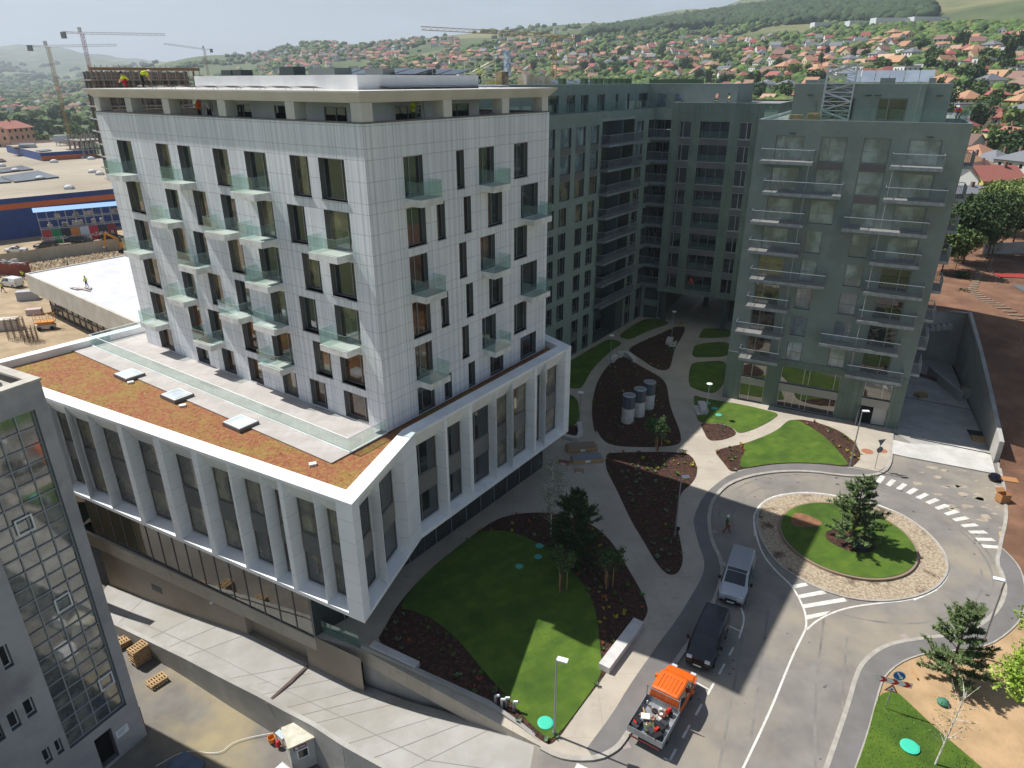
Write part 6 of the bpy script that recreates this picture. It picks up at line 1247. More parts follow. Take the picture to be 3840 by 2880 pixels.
p = MB(); a, b = LB.p(-8, -1.5, 19.8), LB.p(-1.0, -1.8, 19.8); p.tube(a, b, .16, n=10); p.build('roof_pipe', m_oldtop, lb)
rp_ = MB(); a = LB.p(.03, -.1, -5.4); rp_.tube(a, (a[0], a[1], -3.2), .06, n=8); rp_.build('red_downpipe', mat('rusty_red', '#8a3d30', .7), lb)
# ================================================================= STREET CLUTTER
m_wood = mat('pallet_wood', '#b99b72', .85, '#a1855f', 4.)
def pallet(label, loc, rz, n=1, group='wooden pallets'):
    t = thing('pallet_stack' if n > 1 else 'pallet', label, 'pallets' if n > 1 else 'pallet', loc, group); ORG[t.name] = (0, 0, 0)
    for k in range(n):
        mb = MB(); z = k*.15; a = random.uniform(-.06, .06); ox, oy = random.uniform(-.03, .03), random.uniform(-.03, .03); c, s = cos(a), sin(a)
        def bx(x0, x1, y0, y1, z0, z1): mb.prism([(c*x-s*y+ox, s*x+c*y+oy) for x, y in ((x0, y0), (x1, y0), (x1, y1), (x0, y1))], z0, z1)
        for y in (-.4, 0, .4): bx(-.6, .6, y-.05, y+.05, z, z+.1)
        for j in range(7): x = -.6+j*.183; bx(x, x+.1, -.4, .4, z+.1, z+.122)
        mb.build('pallet_board', m_wood, t)
    t.location = loc; t.rotation_euler = (0, 0, rz); return t
ZS = -5.5
pallet('tall stack of pale pallets against the ramp wall', (*G(*ZB((915, 960)), ZS), ZS), .95, 9); pallet('low pair of pallets lying on the street in front of the tall stack', (*G(*ZB((1020, 1100)), ZS), ZS), .95, 2)
pallet('small pallet behind the tall stack beside the stair building', (*G(*ZB((812, 850)), ZS), ZS), .9, 3)
pallet('pallets on the shaded driveway near the drain', (*G(3452, 1487), .03), .3, 3); pallet('tall leaning pallets against the retaining wall', (*G(3622, 1480), .03), .35, 6); pallet('flat bundle of pallets beside the black sheet at the wall foot', (*G(3668, 1650), .03), -.3, 2)
pallet('left pallet stack on the green block terrace', FE.p(3.3, -1.1, 30.48), -.5, 3); pallet('right pallet stack on the green block terrace', FE.p(4.9, -1.1, 30.48), -.45, 4); pallet('pallet in the shade of the passage under the bridge block', (25.6, 100, .03), .4, 1)
def crate(label, loc, rz, L_, W_, h, m2c, cat='crate'):
    t = thing('material_crate', label, cat, loc); ORG[t.name] = (0, 0, 0); mb = MB(); mb.box(-L_/2, L_/2, -W_/2, W_/2, .0, h*.82); mb.build('crate_body', m_wood, t)
    mb = MB(); mb.box(-L_/2+.06, L_/2-.06, -W_/2+.06, W_/2-.06, h*.82, h); mb.build('panel_stack', mat('sheet_'+m2c[1:], m2c, .5), t)
    mb = MB(); mb.box(-.25, .25, -W_/2-.01, -W_/2, h*.2, h*.7); mb.build('paper_label', m_white, t)
    t.location = loc; t.rotation_euler = (0, 0, rz); return t
crate('long crate of brown sheets nearest the bed', (*G(*Z5((1555, 1255))), .01), .15, 3.0, 1.3, .55, '#8a7768'); crate('long crate of grey sheets in front of the brown one', (*G(*Z5((1590, 1325))), .01), .12, 3.0, 1.2, .5, '#7d8088')
crate('small red edged crate left of the long crates', (*G(*Z5((1443, 1345))), .01), -.35, 1.2, .6, .25, '#8a4a44'); crate('small bundle of wooden parts on the path in front of the crates', (*G(*Z5((1540, 1395))), .01), -.1, .9, .7, .14, '#9a7f5a')
# guard kiosk
kx, ky = G(1135, 2850, ZS); t = thing('guard_kiosk', 'small white guard kiosk with a glazed door beside the ramp wall', 'kiosk', (kx, ky, ZS)); ORG[t.name] = (0, 0, 0)
m_kio = mat('kiosk_panel', '#b9b8b2', .6, '#a9a8a2', 1.); mb = MB(); mb.box(-.75, .75, -.8, .8, .1, 2.35); mb.build('cabin', m_kio, t)
mb = MB(); mb.box(-.82, .82, -.87, .87, 2.35, 2.47); mb.build('roof', mat('kiosk_roof', '#cdc9ba', .7, '#b8b39f', 1.2), t)
def kwin(nm, x0, x1, z0, z1, y):
    mb = MB(); mb.box(x0, x1, y-.02, y, z0, z1); w_ = mb.build(nm, m_white, t); mb = MB(); mb.box(x0+.07, x1-.07, y-.03, y-.021, z0+.07, z1-.07); mb.build('pane', p_dark, w_)
kwin('window', -.35, .35, 1.15, 1.9, -.8)
mb = MB(); mb.box(.752, .775, -.45, .45, .15, 2.15); d_ = mb.build('door', m_white, t); mb = MB(); mb.box(.776, .785, -.3, .3, .95, 1.95); mb.build('pane', p_dark, d_)
mb = MB(); mb.box(-.5, .25, -.83, -.81, 2.0, 2.28); sg_ = mb.build('sign_plate', mat('sign_maroon', '#7b2f37', .5), t); mb = MB(); mb.box(-.42, -.22, -.835, -.831, 2.05, 2.23); mb.box(-.15, .2, -.835, -.831, 2.1, 2.18); mb.build('sign_lettering', m_sw, sg_)
t.location = (kx, ky, ZS); t.rotation_euler = (0, 0, .78+.35-.6)
tx, ty = G(1075, 2775, ZS); t = thing('site_table', 'small pale table beside the kiosk', 'table', (tx, ty, ZS)); ORG[t.name] = (0, 0, 0); mb = MB(); mb.box(-.5, .5, -.4, .4, .8, .84); mb.build('table_top', mat('pale_blue_board', '#aebcc4', .5), t)
for x, y in ((-.45, -.35), (.45, -.35), (-.45, .35), (.45, .35)): mb = MB(); mb.box(x-.025, x+.025, y-.025, y+.025, 0, .8); mb.build('leg', m_wood, t)
t.location = (tx, ty, ZS); t.rotation_euler = (0, 0, .9)
def tub(label, loc, r, h, col, col2, cat='bucket', name='bucket'):
    t = thing(name, label, cat, loc); ORG[t.name] = (0, 0, 0); mb = MB(); mb.lathe((0, 0, 0), [(r*.8, 0), (r, h), (r*.9, h), (r*.75, h*.3)], 16); mb.build('tub', mat('tub_'+col[1:], col, .6), t); mb = MB(); mb.lathe((0, 0, h*.3), [(r*.72, 0), (r*.78, .02)], 14); mb.build('contents', mat('tub_'+col2[1:], col2, .7), t); t.location = loc
tub('orange bucket with a white rim beside the kiosk table', (*G(1020, 2780, ZS), ZS), .25, .4, '#d98a2c', '#c27a3a'); tub('cardboard tub of clutter standing on the kiosk table', (tx+.1, ty+.1, ZS+.84), .27, .5, '#b59468', '#8ea3bd', 'tub', 'cardboard_tub'); tub('small black bucket on the path by the street lamp', (*G(*ZP((448, 68))), 0), .14, .22, '#16181a', '#2a2a2a')
mb = MB(); mb.lathe((*G(1045, 2800, ZS), ZS), [(.1, 0), (.2, .2), (.12, .5), (.02, .55)], 8); tag(mb.build('red_sack', mat('red_plastic', '#b8202c', .5)), 'crumpled red plastic bag beside the kiosk', 'bag')
for (px, py, lb_) in ((1055, 2900, 'white bulk water tank in a cage at the bottom edge left of the kiosk'), (1290, 2895, 'second caged white tank at the bottom edge right of the kiosk')):
    x, y = G(px, py, ZS+1); t = thing('caged_tank', lb_, 'tank', (x, y, ZS)); ORG[t.name] = (0, 0, 0); mb = MB(); mb.box(-.48, .48, -.55, .55, .15, 1.05); mb.build('tank', m_white, t); mb = MB()
    for k in range(6): mb.tube((-.5+.2*k, -.57, .1), (-.5+.2*k, -.57, 1.1), .012, n=4); mb.tube((-.5+.2*k, .57, .1), (-.5+.2*k, .57, 1.1), .012, n=4); mb.tube((-.5+.2*k, -.57, 1.1), (-.5+.2*k, .57, 1.1), .012, n=4)
    mb.build('cage', m_alu, t); t.location = (x, y, ZS); t.rotation_euler = (0, 0, .95)
mb = MB(); a, b = (*G(*ZB((1560, 1262)), ZS), ZS+.1), (*G(*ZB((1720, 1350)), ZS), ZS+.1); mb.tube(a, b, .05, n=6); tag(mb.build('steel_pipe', mat('rusty_red', '#8a3d30')), 'rusty steel pipe lying along the foot of the ramp wall', 'pipe')
mb = MB(); pts = [(*G(*ZB(p), ZS), ZS+.03) for p in ((1010, 1650), (1200, 1540), (1420, 1575), (1500, 1500), (1600, 1465), (1790, 1430))]; pts = chaikin(pts, 2, False)
for a, b in zip(pts, pts[1:]): mb.tube(a, b, .02, n=4, cap=False)
tag(mb.build('cable', m_sw), 'white cable trailing across the street to the kiosk', 'cable')
mb = MB(); mb.prism([G(*ZB(p), ZS+.1) for p in ((1080, 1640), (1200, 1560), (1330, 1620), (1300, 1700), (1120, 1720))], ZS, ZS+.25); tag(mb.build('covered_pile', mat('blue_grey_sheet', '#56687c', .5, '#46586c', 1.)), 'blue grey sheeted pile in the shade at the bottom edge', 'sheeted pile')
# things near the roundabout
t = thing('cardboard_box', 'open cardboard box on the right-hand kerb', 'box', (*G(*ZR((1445, 700))), 0)); ORG[t.name] = (0, 0, 0); m_card = mat('cardboard', '#a9794d', .8); mb = MB()
for x0, x1, y0, y1 in ((-.45, .45, -.35, -.33), (-.45, .45, .33, .35), (-.45, -.43, -.33, .33), (.43, .45, -.33, .33)): mb.box(x0, x1, y0, y1, 0, .75)
mb.box(-.43, .43, -.33, .33, 0, .02); mb.build('box', m_card, t); mb = MB(); mb.poly([(-.45, .35, .75), (.45, .35, .75), (.4, .7, .95), (-.4, .7, .95)]); mb.build('flap', m_card, t); t.location = (*G(*ZR((1445, 720))), 0); t.rotation_euler = (0, 0, .1)
mb = MB(); x, y = G(*ZR((1500, 510))); mb.obox((x, y), -.35, 1.6, .9, .0, .03); tag(mb.build('cardboard_sheet', m_card), 'flat sheet of cardboard lying across the kerb beside the black sack', 'cardboard sheet')
mb = MB(); x, y = G(*ZR((1368, 510))); mb.lathe((x, y, 0), [(.45, 0), (.55, .2), (.4, .5), (.15, .6)], 12); tag(mb.build('rubbish_sack', mat('black_plastic', '#15161f', .25)), 'shiny black sack on the road next to the cardboard sheet', 'sack')
mb = MB(); mb.prism([G(*ZR(p)) for p in ((1100, 35), (1285, 60), (1310, 155), (1150, 110))], .02, .12); tag(mb.build('black_sheet', mat('black_membrane', '#1e2127', .7)), 'black membrane sheet on the driveway at the wall foot', 'sheet')
mb = MB()
for k in range(7): a = (51.5+.3*k, 79-.5*k, .2+.1*(k % 3)); mb.tube(a, (47.5+.35*k, 83.5-.3*k, .2+.12*(k % 2)), .09, n=6)
tag(mb.build('stacked_pipes', mat('dark_red_steel', '#6a2f2c', .6)), 'dark red steel beams heaped at the back of the shaded driveway', 'steel beams')
mb = MB(); x, y = G(*Z3((1685, 1240))); mb.lathe((x, y, 0), [(.3, 0), (.34, .15), (.2, .3), (.05, .34)], 10); tag(mb.build('green_sack', mat('dull_green_plastic', '#3d7a66', .6)), 'crumpled dull green sack on the tan soil under the airy pine', 'sack')
mb = MB(); a, b = G(*Z3((1480, 1020))), G(*Z3((1520, 1085))); mb.tube((*a, .1), (*b, .1), .05, n=6); tag(mb.build('fallen_stake', m_stake), 'short brown log lying on the tan soil near the chevron sign', 'log')
for i, p in enumerate(((1000, 1250), (1040, 1275), (1068, 1265), (1120, 1290))):
    x, y = G(*Z2(p)); mb = MB(); mb.tube((x, y, 0), (x, y, .75), .09, n=10); mb.tube((x, y, .75), (x+.25, y-.1, .85), .09, n=10); tag(mb.build('vent_pipe', m_alu), ['leftmost', 'second', 'third', 'rightmost'][i]+' of the silver gooseneck pipes behind the garden wall', 'vent pipe', 'silver gooseneck pipes')
mb = MB(); tarp = chaikin([(26.9, 45.0), (27.7, 44.3), (28.6, 44.9), (28.0, 45.9)], 2); mb.prism(tarp, .18, .34); tag(mb.build('root_ball_sheet', mat('brown_teal_cloth', '#4a3a36', .8, '#2f5d66', 2.)), 'brown and teal cloth bundled at the foot of the roundabout pine', 'cloth')
# scaffold stair tower on the green block terrace
def scaffold(t, F, u0, u1, o0, o1, z0, z1, n, name='scaffold_tube', m=m_alu):
    mb = MB(); 
    for u in (u0, u1):
        for o in (o0, o1): mb.tube(F.p(u, o, z0), F.p(u, o, z1), .05, n=5)
    for k in range(n+1):
        z = z0+(z1-z0)*k/n
        for o in (o0, o1): mb.tube(F.p(u0, o, z), F.p(u1, o, z), .04, n=4); mb.tube(F.p(u0, o, z+.45), F.p(u1, o, z+.45), .03, n=4)
        for u in (u0, u1): mb.tube(F.p(u, o0, z), F.p(u, o1, z), .025, n=4)
        if k < n: z2 = z0+(z1-z0)*(k+1)/n; a, b = (u0, u1) if k % 2 else (u1, u0); mb.tube(F.p(a, o1, z), F.p(b, o1, z2), .035, n=4); mb.tube(F.p(b, o0, z), F.p(a, o0, z2), .035, n=4); mb.tube(F.p(a, (o0+o1)/2, z), F.p(b, (o0+o1)/2, z2), .11, n=4)
    mb.build(name, m, t)
t = thing('scaffold_tower', 'aluminium scaffold stair tower on the terrace of the green block', 'scaffold', FE.p(6.6, -1.4, 30.48)); scaffold(t, FE, 5.5, 8.0, -2.2, -.9, 30.48, 35.4, 6)
t = thing('scaffold_tower', 'small scaffold tower with a worker on the roof of the green wing', 'scaffold', WPh.p(-17, -3, 33.6)); scaffold(t, WPh, -19, -15.5, -4, -2.6, 33.6, 35.8, 2, m=mat('pale_scaffold', '#c9cbb0', .5))
mb = MB(); WPh.box(mb, -13.8, -12.6, -4, -3, 33.6, 34.9); tag(mb.build('tarpaulin_bundle', mat('beige_tarpaulin', '#a4957c', .8, '#3a342c', .8)), 'beige tarpaulin over goods on the wing roof beside the wrapped pallets', 'covered goods')
mb = MB(); WPh.box(mb, -15.4, -14.2, -4, -3.2, 33.6, 33.95); tag(mb.build('yellow_sacks', mat('yellow_plastic', '#d8bf2a', .5)), 'yellow sacks on the wing roof right of the scaffold tower', 'sacks')
mb = MB(); WPh.box(mb, -10.5, -9.9, -5.2, -4.6, 34.4, 37.2); tag(mb.build('wrapped_column', mat('wrapped_white', '#c9d3da', .4, '#7d93a8', 3.)), 'tall white wrapped column rising beside the crane mast', 'wrapped column')
# ================================================================= YARD BUILDINGS
def block(name, label, cat, pts, z0, z1, mw, mr, loc=None, par=.25):
    t = thing(name, label, cat, (pts[0][0], pts[0][1], z0)); mb = MB(); n = len(pts); qi = inset(pts, .3)
    for k in range(n): a, b = pts[k], pts[(k+1) % n]; L_ = hypot(b[0]-a[0], b[1]-a[1]); mb.poly([(*a, z0), (*b, z0), (*b, z1), (*a, z1)], 0, [(0, z0), (L_, z0), (L_, z1), (0, z1)])
    mb.build('wall', mw, t); mb = MB(); mb.poly([(*p, z1-par) for p in qi])
    for k in range(n): a, b, c, d = pts[k], pts[(k+1) % n], qi[(k+1) % n], qi[k]; mb.poly([(*a, z1), (*b, z1), (*c, z1), (*d, z1)]); mb.poly([(*d, z1-par), (*c, z1-par), (*c, z1), (*d, z1)])
    mb.build('roof', mr, t); return t
A_, B0_, C_ = G(94, 1029, 5.8), G(490, 1205, 5.8), G(478, 957, 5.8)
pd = Vector((B0_[0]-A_[0], B0_[1]-A_[1])); pa_ = math.degrees(atan2(pd.y, pd.x)); FPv = FR(A_, pa_, 1); pl = pd.length*1.35; bd = Vector((C_[0]-A_[0], C_[1]-A_[1])); 
pv = thing('white_pavilion', 'low pavilion with a bright white membrane roof and glazed front in the yard', 'building', (*A_, -.3))
pts = [A_, FPv.xy(pl, 0), (FPv.xy(pl, 0)[0]+bd.x*1.25, FPv.xy(pl, 0)[1]+bd.y*1.25), (A_[0]+bd.x*1.25, A_[1]+bd.y*1.25)]
mb = MB(); qi = inset(pts, .35)
for k in range(4): a, b, c, d = pts[k], pts[(k+1) % 4], qi[(k+1) % 4], qi[k]; mb.poly([(*a, 3.0), (*b, 3.0), (*b, 5.95), (*a, 5.95)], 0); mb.poly([(*a, 5.95), (*b, 5.95), (*c, 5.95), (*d, 5.95)], 0); mb.poly([(*d, 5.75), (*c, 5.75), (*c, 5.95), (*d, 5.95)], 0)
mb.poly([(*p, 3.0) for p in pts], 0); mb.build('fascia', mat('cream_fascia', '#c2bdb2', .8, '#b5b0a5', .4), pv)
mb = MB(); mb.poly([(*p, 5.8) for p in qi]); mb.build('roof', mat('white_membrane', '#c9c9cd', .7, '#bdbec3', .35, bump=2.5, bscale=.8), pv)
mb = MB(); FPv.quad(mb, 4, pl, -.3, 3.0, -1.2); FPv.box(mb, 3.9, 4.0, -12, -1.2, -.3, 3.0, 0); mb.build('glazing', p_shop, pv)
mb = MB()
for k in range(12): FPv.box(mb, 4+k*2.2, 4.1+k*2.2, -1.19, -1.1, -.3, 3.0)
FPv.box(mb, 4, pl, -1.19, -1.08, 1.2, 1.35); mb.build('glazing_bars', m_reveal, pv)
# big blue store
m_bl = mat('blue_cladding', '#16418a', .5, '#143a7c', .4); m_or = mat('orange_band', '#c8652a', .5); m_fl = mat('beige_roof_membrane', '#9d9383', .9, '#aaa08f', .06, col3='#8c8272', scale3=.03); joints(m_fl, 0, 14, .3, .6, coord='Object')
st_ = [G(-300, 775, 9), G(423, 708, 9), G(640, 690, 9), G(640, 562, 9), G(394, 580, 9), G(215, 598, 9), G(149, 575, 9), G(60, 545, 9), G(-300, 560, 9)]
store = block('store_building', 'huge blue store with an orange band and a beige roof of solar panels', 'store', st_, -.3, 9, m_bl, m_fl)
def band(parent, a, b, z0, z1, m, off=.06):
    d = Vector((b[0]-a[0], b[1]-a[1])).normalized(); n = (d.y*off, -d.x*off); mb = MB(); mb.prism([(a[0]+n[0]*.2, a[1]+n[1]*.2), (b[0]+n[0]*.2, b[1]+n[1]*.2), (b[0]+n[0], b[1]+n[1]), (a[0]+n[0], a[1]+n[1])], z0, z1); mb.build('orange_band', m, parent)
band(store, st_[0], st_[1], 6.5, 7.75, m_or); band(store, st_[1], st_[2], 6.5, 7.75, m_or)
up = [G(149, 573, 11.5), G(357, 560, 11.5), G(197, 531, 11.5), G(20, 543, 11.5)]; s2 = block('store_annex', 'raised rear part of the blue store with an orange band', 'store', up, 8.8, 11.5, m_bl, m_fl); band(s2, up[0], up[1], 8.9, 10.3, m_or)
for k, q in enumerate((((0, 705), (560, 620), (870, 712), (210, 785)), ((-200, 620), (320, 545), (490, 597), (0, 650)), ((-200, 450), (30, 445), (90, 478), (-100, 500)), ((-300, 720), (-60, 700), (160, 785), (-200, 810)))):
    mb = MB(); mb.prism([G(*Z8(p), 9.3) for p in q], 8.8, 9.15); mb.build('solar_field', m_panel, store)
for q in (((120, 280), (470, 240), (550, 262), (200, 292)), ((520, 320), (720, 298), (760, 318), (580, 338))):
    mb = MB(); mb.prism([G(*Z8(p), 11.8) for p in q], 11.3, 11.6); mb.build('solar_field', m_panel, s2)
for i, (x, y) in enumerate(((595, 750), (230, 632), (1025, 888), (800, 500), (1260, 435), (1350, 455), (1370, 650), (1480, 680), (20, 560), (260, 368))):
    c = G(*Z8((x, y)), 9); mb = MB(); mb.obox(c, .2, 1.9, 1.9, 8.7, 9.35); mb.poly([]) if False else None; mb.lathe((c[0], c[1], 9.35), [(1.1, 0), (.8, .3), (.2, .45)], 8); mb.build('roof_dome', mat('dome_white', '#cfd1d2', .4), store)
for x, y, zz in ((440, 385, 9), (940, 250, 11.5)):
    c = G(*Z8((x, y)), zz); t = thing('rooftop_unit', 'grey air handling unit on the store roof, '+('nearer one' if zz == 9 else 'farther one'), 'air unit', (*c, zz)); mb = MB(); mb.obox(c, .3, 5, 2.6, zz+1.2, zz+3.6); mb.build('casing', mat('unit_grey', '#b5b9bd', .5), t)
    mb = MB(); [mb.tube((c[0]+dx, c[1]+dy, zz-.3), (c[0]+dx, c[1]+dy, zz+1.2), .12, n=4) for dx, dy in ((-2, -1), (2, -1), (-2, 1), (2, 1))]; mb.build('legs', m_lamp, t); mb = MB(); mb.obox((c[0]-3, c[1]), .3, 3.0, .6, zz+2, zz+2.6); mb.build('duct', m_alu, t)
# storage rack with banners
ra_, rb_ = G(*Z9((672, 168)), -.3), G(*Z9((1510, 78)), -.3); Fr = FR(ra_, math.degrees(heading(ra_, rb_)), 1); rl_ = hypot(rb_[0]-ra_[0], rb_[1]-ra_[1]); bw_ = rl_/5
rk_ = thing('storage_rack', 'long galvanised storage rack with a light blue roof in front of the blue store', 'rack', (*ra_, -.3)); mb = MB()
for k in range(10):
    for o in (0, -2): Fr.box(mb, k*bw_*.8-.06, k*bw_*.8+.06, o-.06, o+.06, -.3, 7.3)
for z in (3.3, 5.3, 7.2): Fr.box(mb, -.1, rl_*1.55, -.08, .0, z, z+.15); Fr.box(mb, -.1, rl_*1.55, -2.08, -2.0, z, z+.15)
mb.build('rack_frame', m_galv, rk_); mb = MB(); mb.poly([Fr.p(-.6, .9, 7.35), Fr.p(rl_*1.55, .9, 7.35), Fr.p(rl_*1.55, -2.3, 7.9), Fr.p(-.6, -2.3, 7.9)]); mb.build('rack_roof', mat('light_blue_sheet', '#7fa6d8', .6), rk_)
gl_ = []; ORD0 = 'first second third fourth fifth sixth seventh eighth ninth tenth eleventh twelfth thirteenth fourteenth fifteenth'.split()
random.seed(3)
for i in range(15):
    u, z = random.uniform(.8, rl_*1.4), random.choice((3.5, 5.45)); mb = MB(); w_ = random.uniform(.5, 1.1); Fr.box(mb, u, u+w_, -1.4, -.5, z, z+random.uniform(.5, 1.1)); c = Fr.p(u+w_/2, -1, z); mb.lathe((c[0], c[1], z+.9), [(.3, 0), (.25, .2)], 8); o_ = mb.build('boxed_goods', mat('grey_goods', '#8c8782', .6, '#b2aca6', 1.)); gl_.append((o_, u, 'lower' if z < 4 else 'upper'))
for sh in ('lower', 'upper'):
    for i, (o_, u, _s) in enumerate(sorted([g for g in gl_ if g[2] == sh], key=lambda t: t[1])): tag(o_, f"{ORD0[i]} wrapped load from the left on the {sh} shelf of the banner rack", 'boxed goods', 'goods on the banner rack')
def text_mesh(txt, size, F, u, o, z, m, parent, name='lettering'):
    cu = bpy.data.curves.new(name, 'FONT'); cu.body = txt; cu.size = size; cu.align_x = 'CENTER'; ob = bpy.data.objects.new(name, cu); COL.objects.link(ob)
    dg = bpy.context.evaluated_depsgraph_get(); me = bpy.data.meshes.new_from_object(ob.evaluated_get(dg)); bpy.data.objects.remove(ob)
    o0 = ORG[parent.name]
    for v in me.vertices: p = F.p(u+v.co.x, o, z+v.co.y); v.co = (p[0]-o0[0], p[1]-o0[1], p[2]-o0[2])
    me.materials.clear(); me.materials.append(m); n = bpy.data.objects.new(name, me); COL.objects.link(n); n.parent = parent; return n
for k, (c, tx, sz) in enumerate((('#a3343a', 'Gliant', 1.25), ('#1f7d4c', 'QDIZO', 1.1), ('#26282a', 'HIGH BY', .8), ('#c07a35', 'STEJAR', .9), ('#b9c6d4', 'cress', 1.2), ('#b02c36', 'PanZer', 1.2), ('#26333f', 'KA', 1.3), ('#7a2c30', 'R', 1.3))):
    b_ = thing('banner', ['red banner with flowing white script, leftmost on the rack', 'green banner with a white logo and four white letters', 'black banner between the green and the orange ones', 'orange banner right of the black one', 'pale blue banner with thin red letters', 'red banner reading PanZer', 'dark slate banner right of PanZer', 'dark red banner partly hidden by the tower'][k], 'banner', Fr.p(k*bw_*.82, .08, -.1)); q = MB(); Fr.box(q, k*bw_*.82+.03, (k+1)*bw_*.82-.03, .04, .08, -.1, 3.2); q.build('cloth', mat('banner_'+c[1:], c, .7), b_)
    text_mesh(tx, sz*.95, Fr, (k+.5)*bw_*.82, .09, .9, mat('banner_white', '#dadada', .7) if k != 4 else m_red, b_)
# beige site fence
fp = [G(*Z9(p), -.3) for p in ((-400, 525), (0, 468), (340, 420), (840, 345), (1270, 285), (1820, 210), (2400, 130))]; fn = thing('site_fence', 'long beige panel fence with thin posts along the sandy yard', 'fence', (*fp[1], -.3)); mb = MB(); mp = MB()
for a, b in zip(fp, fp[1:]):
    L_ = hypot(b[0]-a[0], b[1]-a[1]); n = max(1, round(L_/3.1)); an = heading(a, b)
    for k in range(n):
        t = (k+.5)/n; mb.obox((a[0]+(b[0]-a[0])*t, a[1]+(b[1]-a[1])*t), an, L_/n-.05, .05, -.3, 2.1)
        t = k/n; mp.obox((a[0]+(b[0]-a[0])*t, a[1]+(b[1]-a[1])*t), an, .07, .09, -.3, 2.7)
mb.build('panels', mat('beige_fence_panel', '#b9b09c', .8, '#aba28e', .2), fn); mp.build('posts', m_frame, fn)
cx_, cy_ = G(*Z9((185, 560)), 0); t = thing('shipping_container', 'rust red open topped container heaped with white debris', 'container', (cx_, cy_, -.3)); ORG[t.name] = (0, 0, 0); mb = MB()
for x0, x1, y0, y1 in ((-3, 3, -1.2, -1.1), (-3, 3, 1.1, 1.2), (-3, -2.9, -1.1, 1.1), (2.9, 3, -1.1, 1.1)): mb.box(x0, x1, y0, y1, 0, 2.3)
mb.box(-2.9, 2.9, -1.1, 1.1, .9, 1.5); mb.build('container', mat('rust_red_container', '#8c4232', .7, '#7c382a', .6), t); mb = MB()
random.seed(9)
for k in range(40): a = random.uniform(0, 3); mb.obox((random.uniform(-1.5, 2.6), random.uniform(-.8, .8)), a, random.uniform(.4, 1.4), random.uniform(.1, .5), 1.6+random.random()*.8, 1.7+random.random()*1.1)
mb.build('debris', mat('debris_white', '#c2bfbb', .8, '#8d8a86', 2.), t)['kind'] = 'stuff'; t.location = (cx_, cy_, -.3); t.rotation_euler = (0, 0, -.15)
# scissor lift, formwork, blocks
x, y = G(*Z9((700, 1400)), -.3); t = thing('scissor_lift', 'orange and white scissor lift in front of the glazed pavilion', 'lift', (x, y, -.3)); ORG[t.name] = (0, 0, 0); m_lo = mat('lift_orange', '#c98a3a', .6)
mb = MB(); mb.box(-1.2, 1.2, -.55, .55, .3, .8); mb.build('chassis', mat('lift_white', '#c2bfb6', .6), t)
for sx in (-1, 1):
    for sy in (-1, 1): mb = MB(); mb.tube((sx*.85, sy*.6-.1, .3), (sx*.85, sy*.6+.1, .3), .3, n=12); mb.build('wheel', m_tyre, t)
mb = MB(); mb.box(-1.3, 1.3, -.6, .6, 1.15, 1.3); mb.box(-1., 1., -.45, .45, .82, 1.14); mb.build('platform', m_lo, t); mb = MB()
for x_ in (-1.3, -.4, .45, 1.3):
    for y_ in (-.6, .6): mb.tube((x_, y_, 1.3), (x_, y_, 2.35), .03, n=4)
for z in (1.8, 2.35):
    for y_ in (-.6, .6): mb.tube((-1.3, y_, z), (1.3, y_, z), .03, n=4)
    for x_ in (-1.3, 1.3): mb.tube((x_, -.6, z), (x_, .6, z), .03, n=4)
mb.build('guard_rail', m_lo, t); t.location = (x, y, -.3); t.rotation_euler = (0, 0, .35)
for px, py, lb_, sc in ((270, 1530, 'rusty steel formwork cage standing in the sandy yard', 1.), (470, 1580, 'lower rusty frame beside the formwork cage', .7)):
    x, y = G(*Z9((px, py)), -.3); t = thing('formwork_frame', lb_, 'steel frame', (x, y, -.3)); F_ = FR((x, y), 30, 1); mb = MB()
    for i in range(4):
        for j in range(3): mb.tube(F_.p(-1.1*sc+i*.75*sc, j*.8-.8, -.3), F_.p(-1.1*sc+i*.75*sc, j*.8-.8, 2.6*sc), .035, n=4)
    for z in (0, .7, 1.4, 2.1, 2.6):
        for j in range(3): mb.tube(F_.p(-1.1*sc, j*.8-.8, z*sc), F_.p(1.15*sc, j*.8-.8, z*sc), .03, n=4)
        for i in range(4): mb.tube(F_.p(-1.1*sc+i*.75*sc, -.8, z*sc), F_.p(-1.1*sc+i*.75*sc, .8, z*sc), .03, n=4)
    mb.build('cage', mat('rusty_steel', '#6d5546', .8, '#52423a', 3), t)
for px, py, a, b, h, c, lb_ in ((420, 960, 3., 1.6, 1.5, '#a9a8ac', 'grey wrapped pallet of slabs left of the pavilion'), (520, 1180, 2.2, 1.2, .9, '#b7a6a2', 'pinkish wrapped pallet of bricks by the pavilion glazing'), (80, 1400, 4.0, 1.6, 1.6, '#c9bdb0', 'pale site box at the left edge of the yard')):
    x, y = G(*Z9((px, py)), -.3); mb = MB(); mb.obox((x, y), .3, a, b, -.3, -.3+h*.1); mb.obox((x, y), .3, a*.96, b*.94, -.3+h*.1, -.3+h); mb.obox((x, y), .3, a, b*.97, -.3+h, -.25+h); tag(mb.build('material_stack', mat('stack_'+c[1:], c, .7)), lb_, 'material stack')
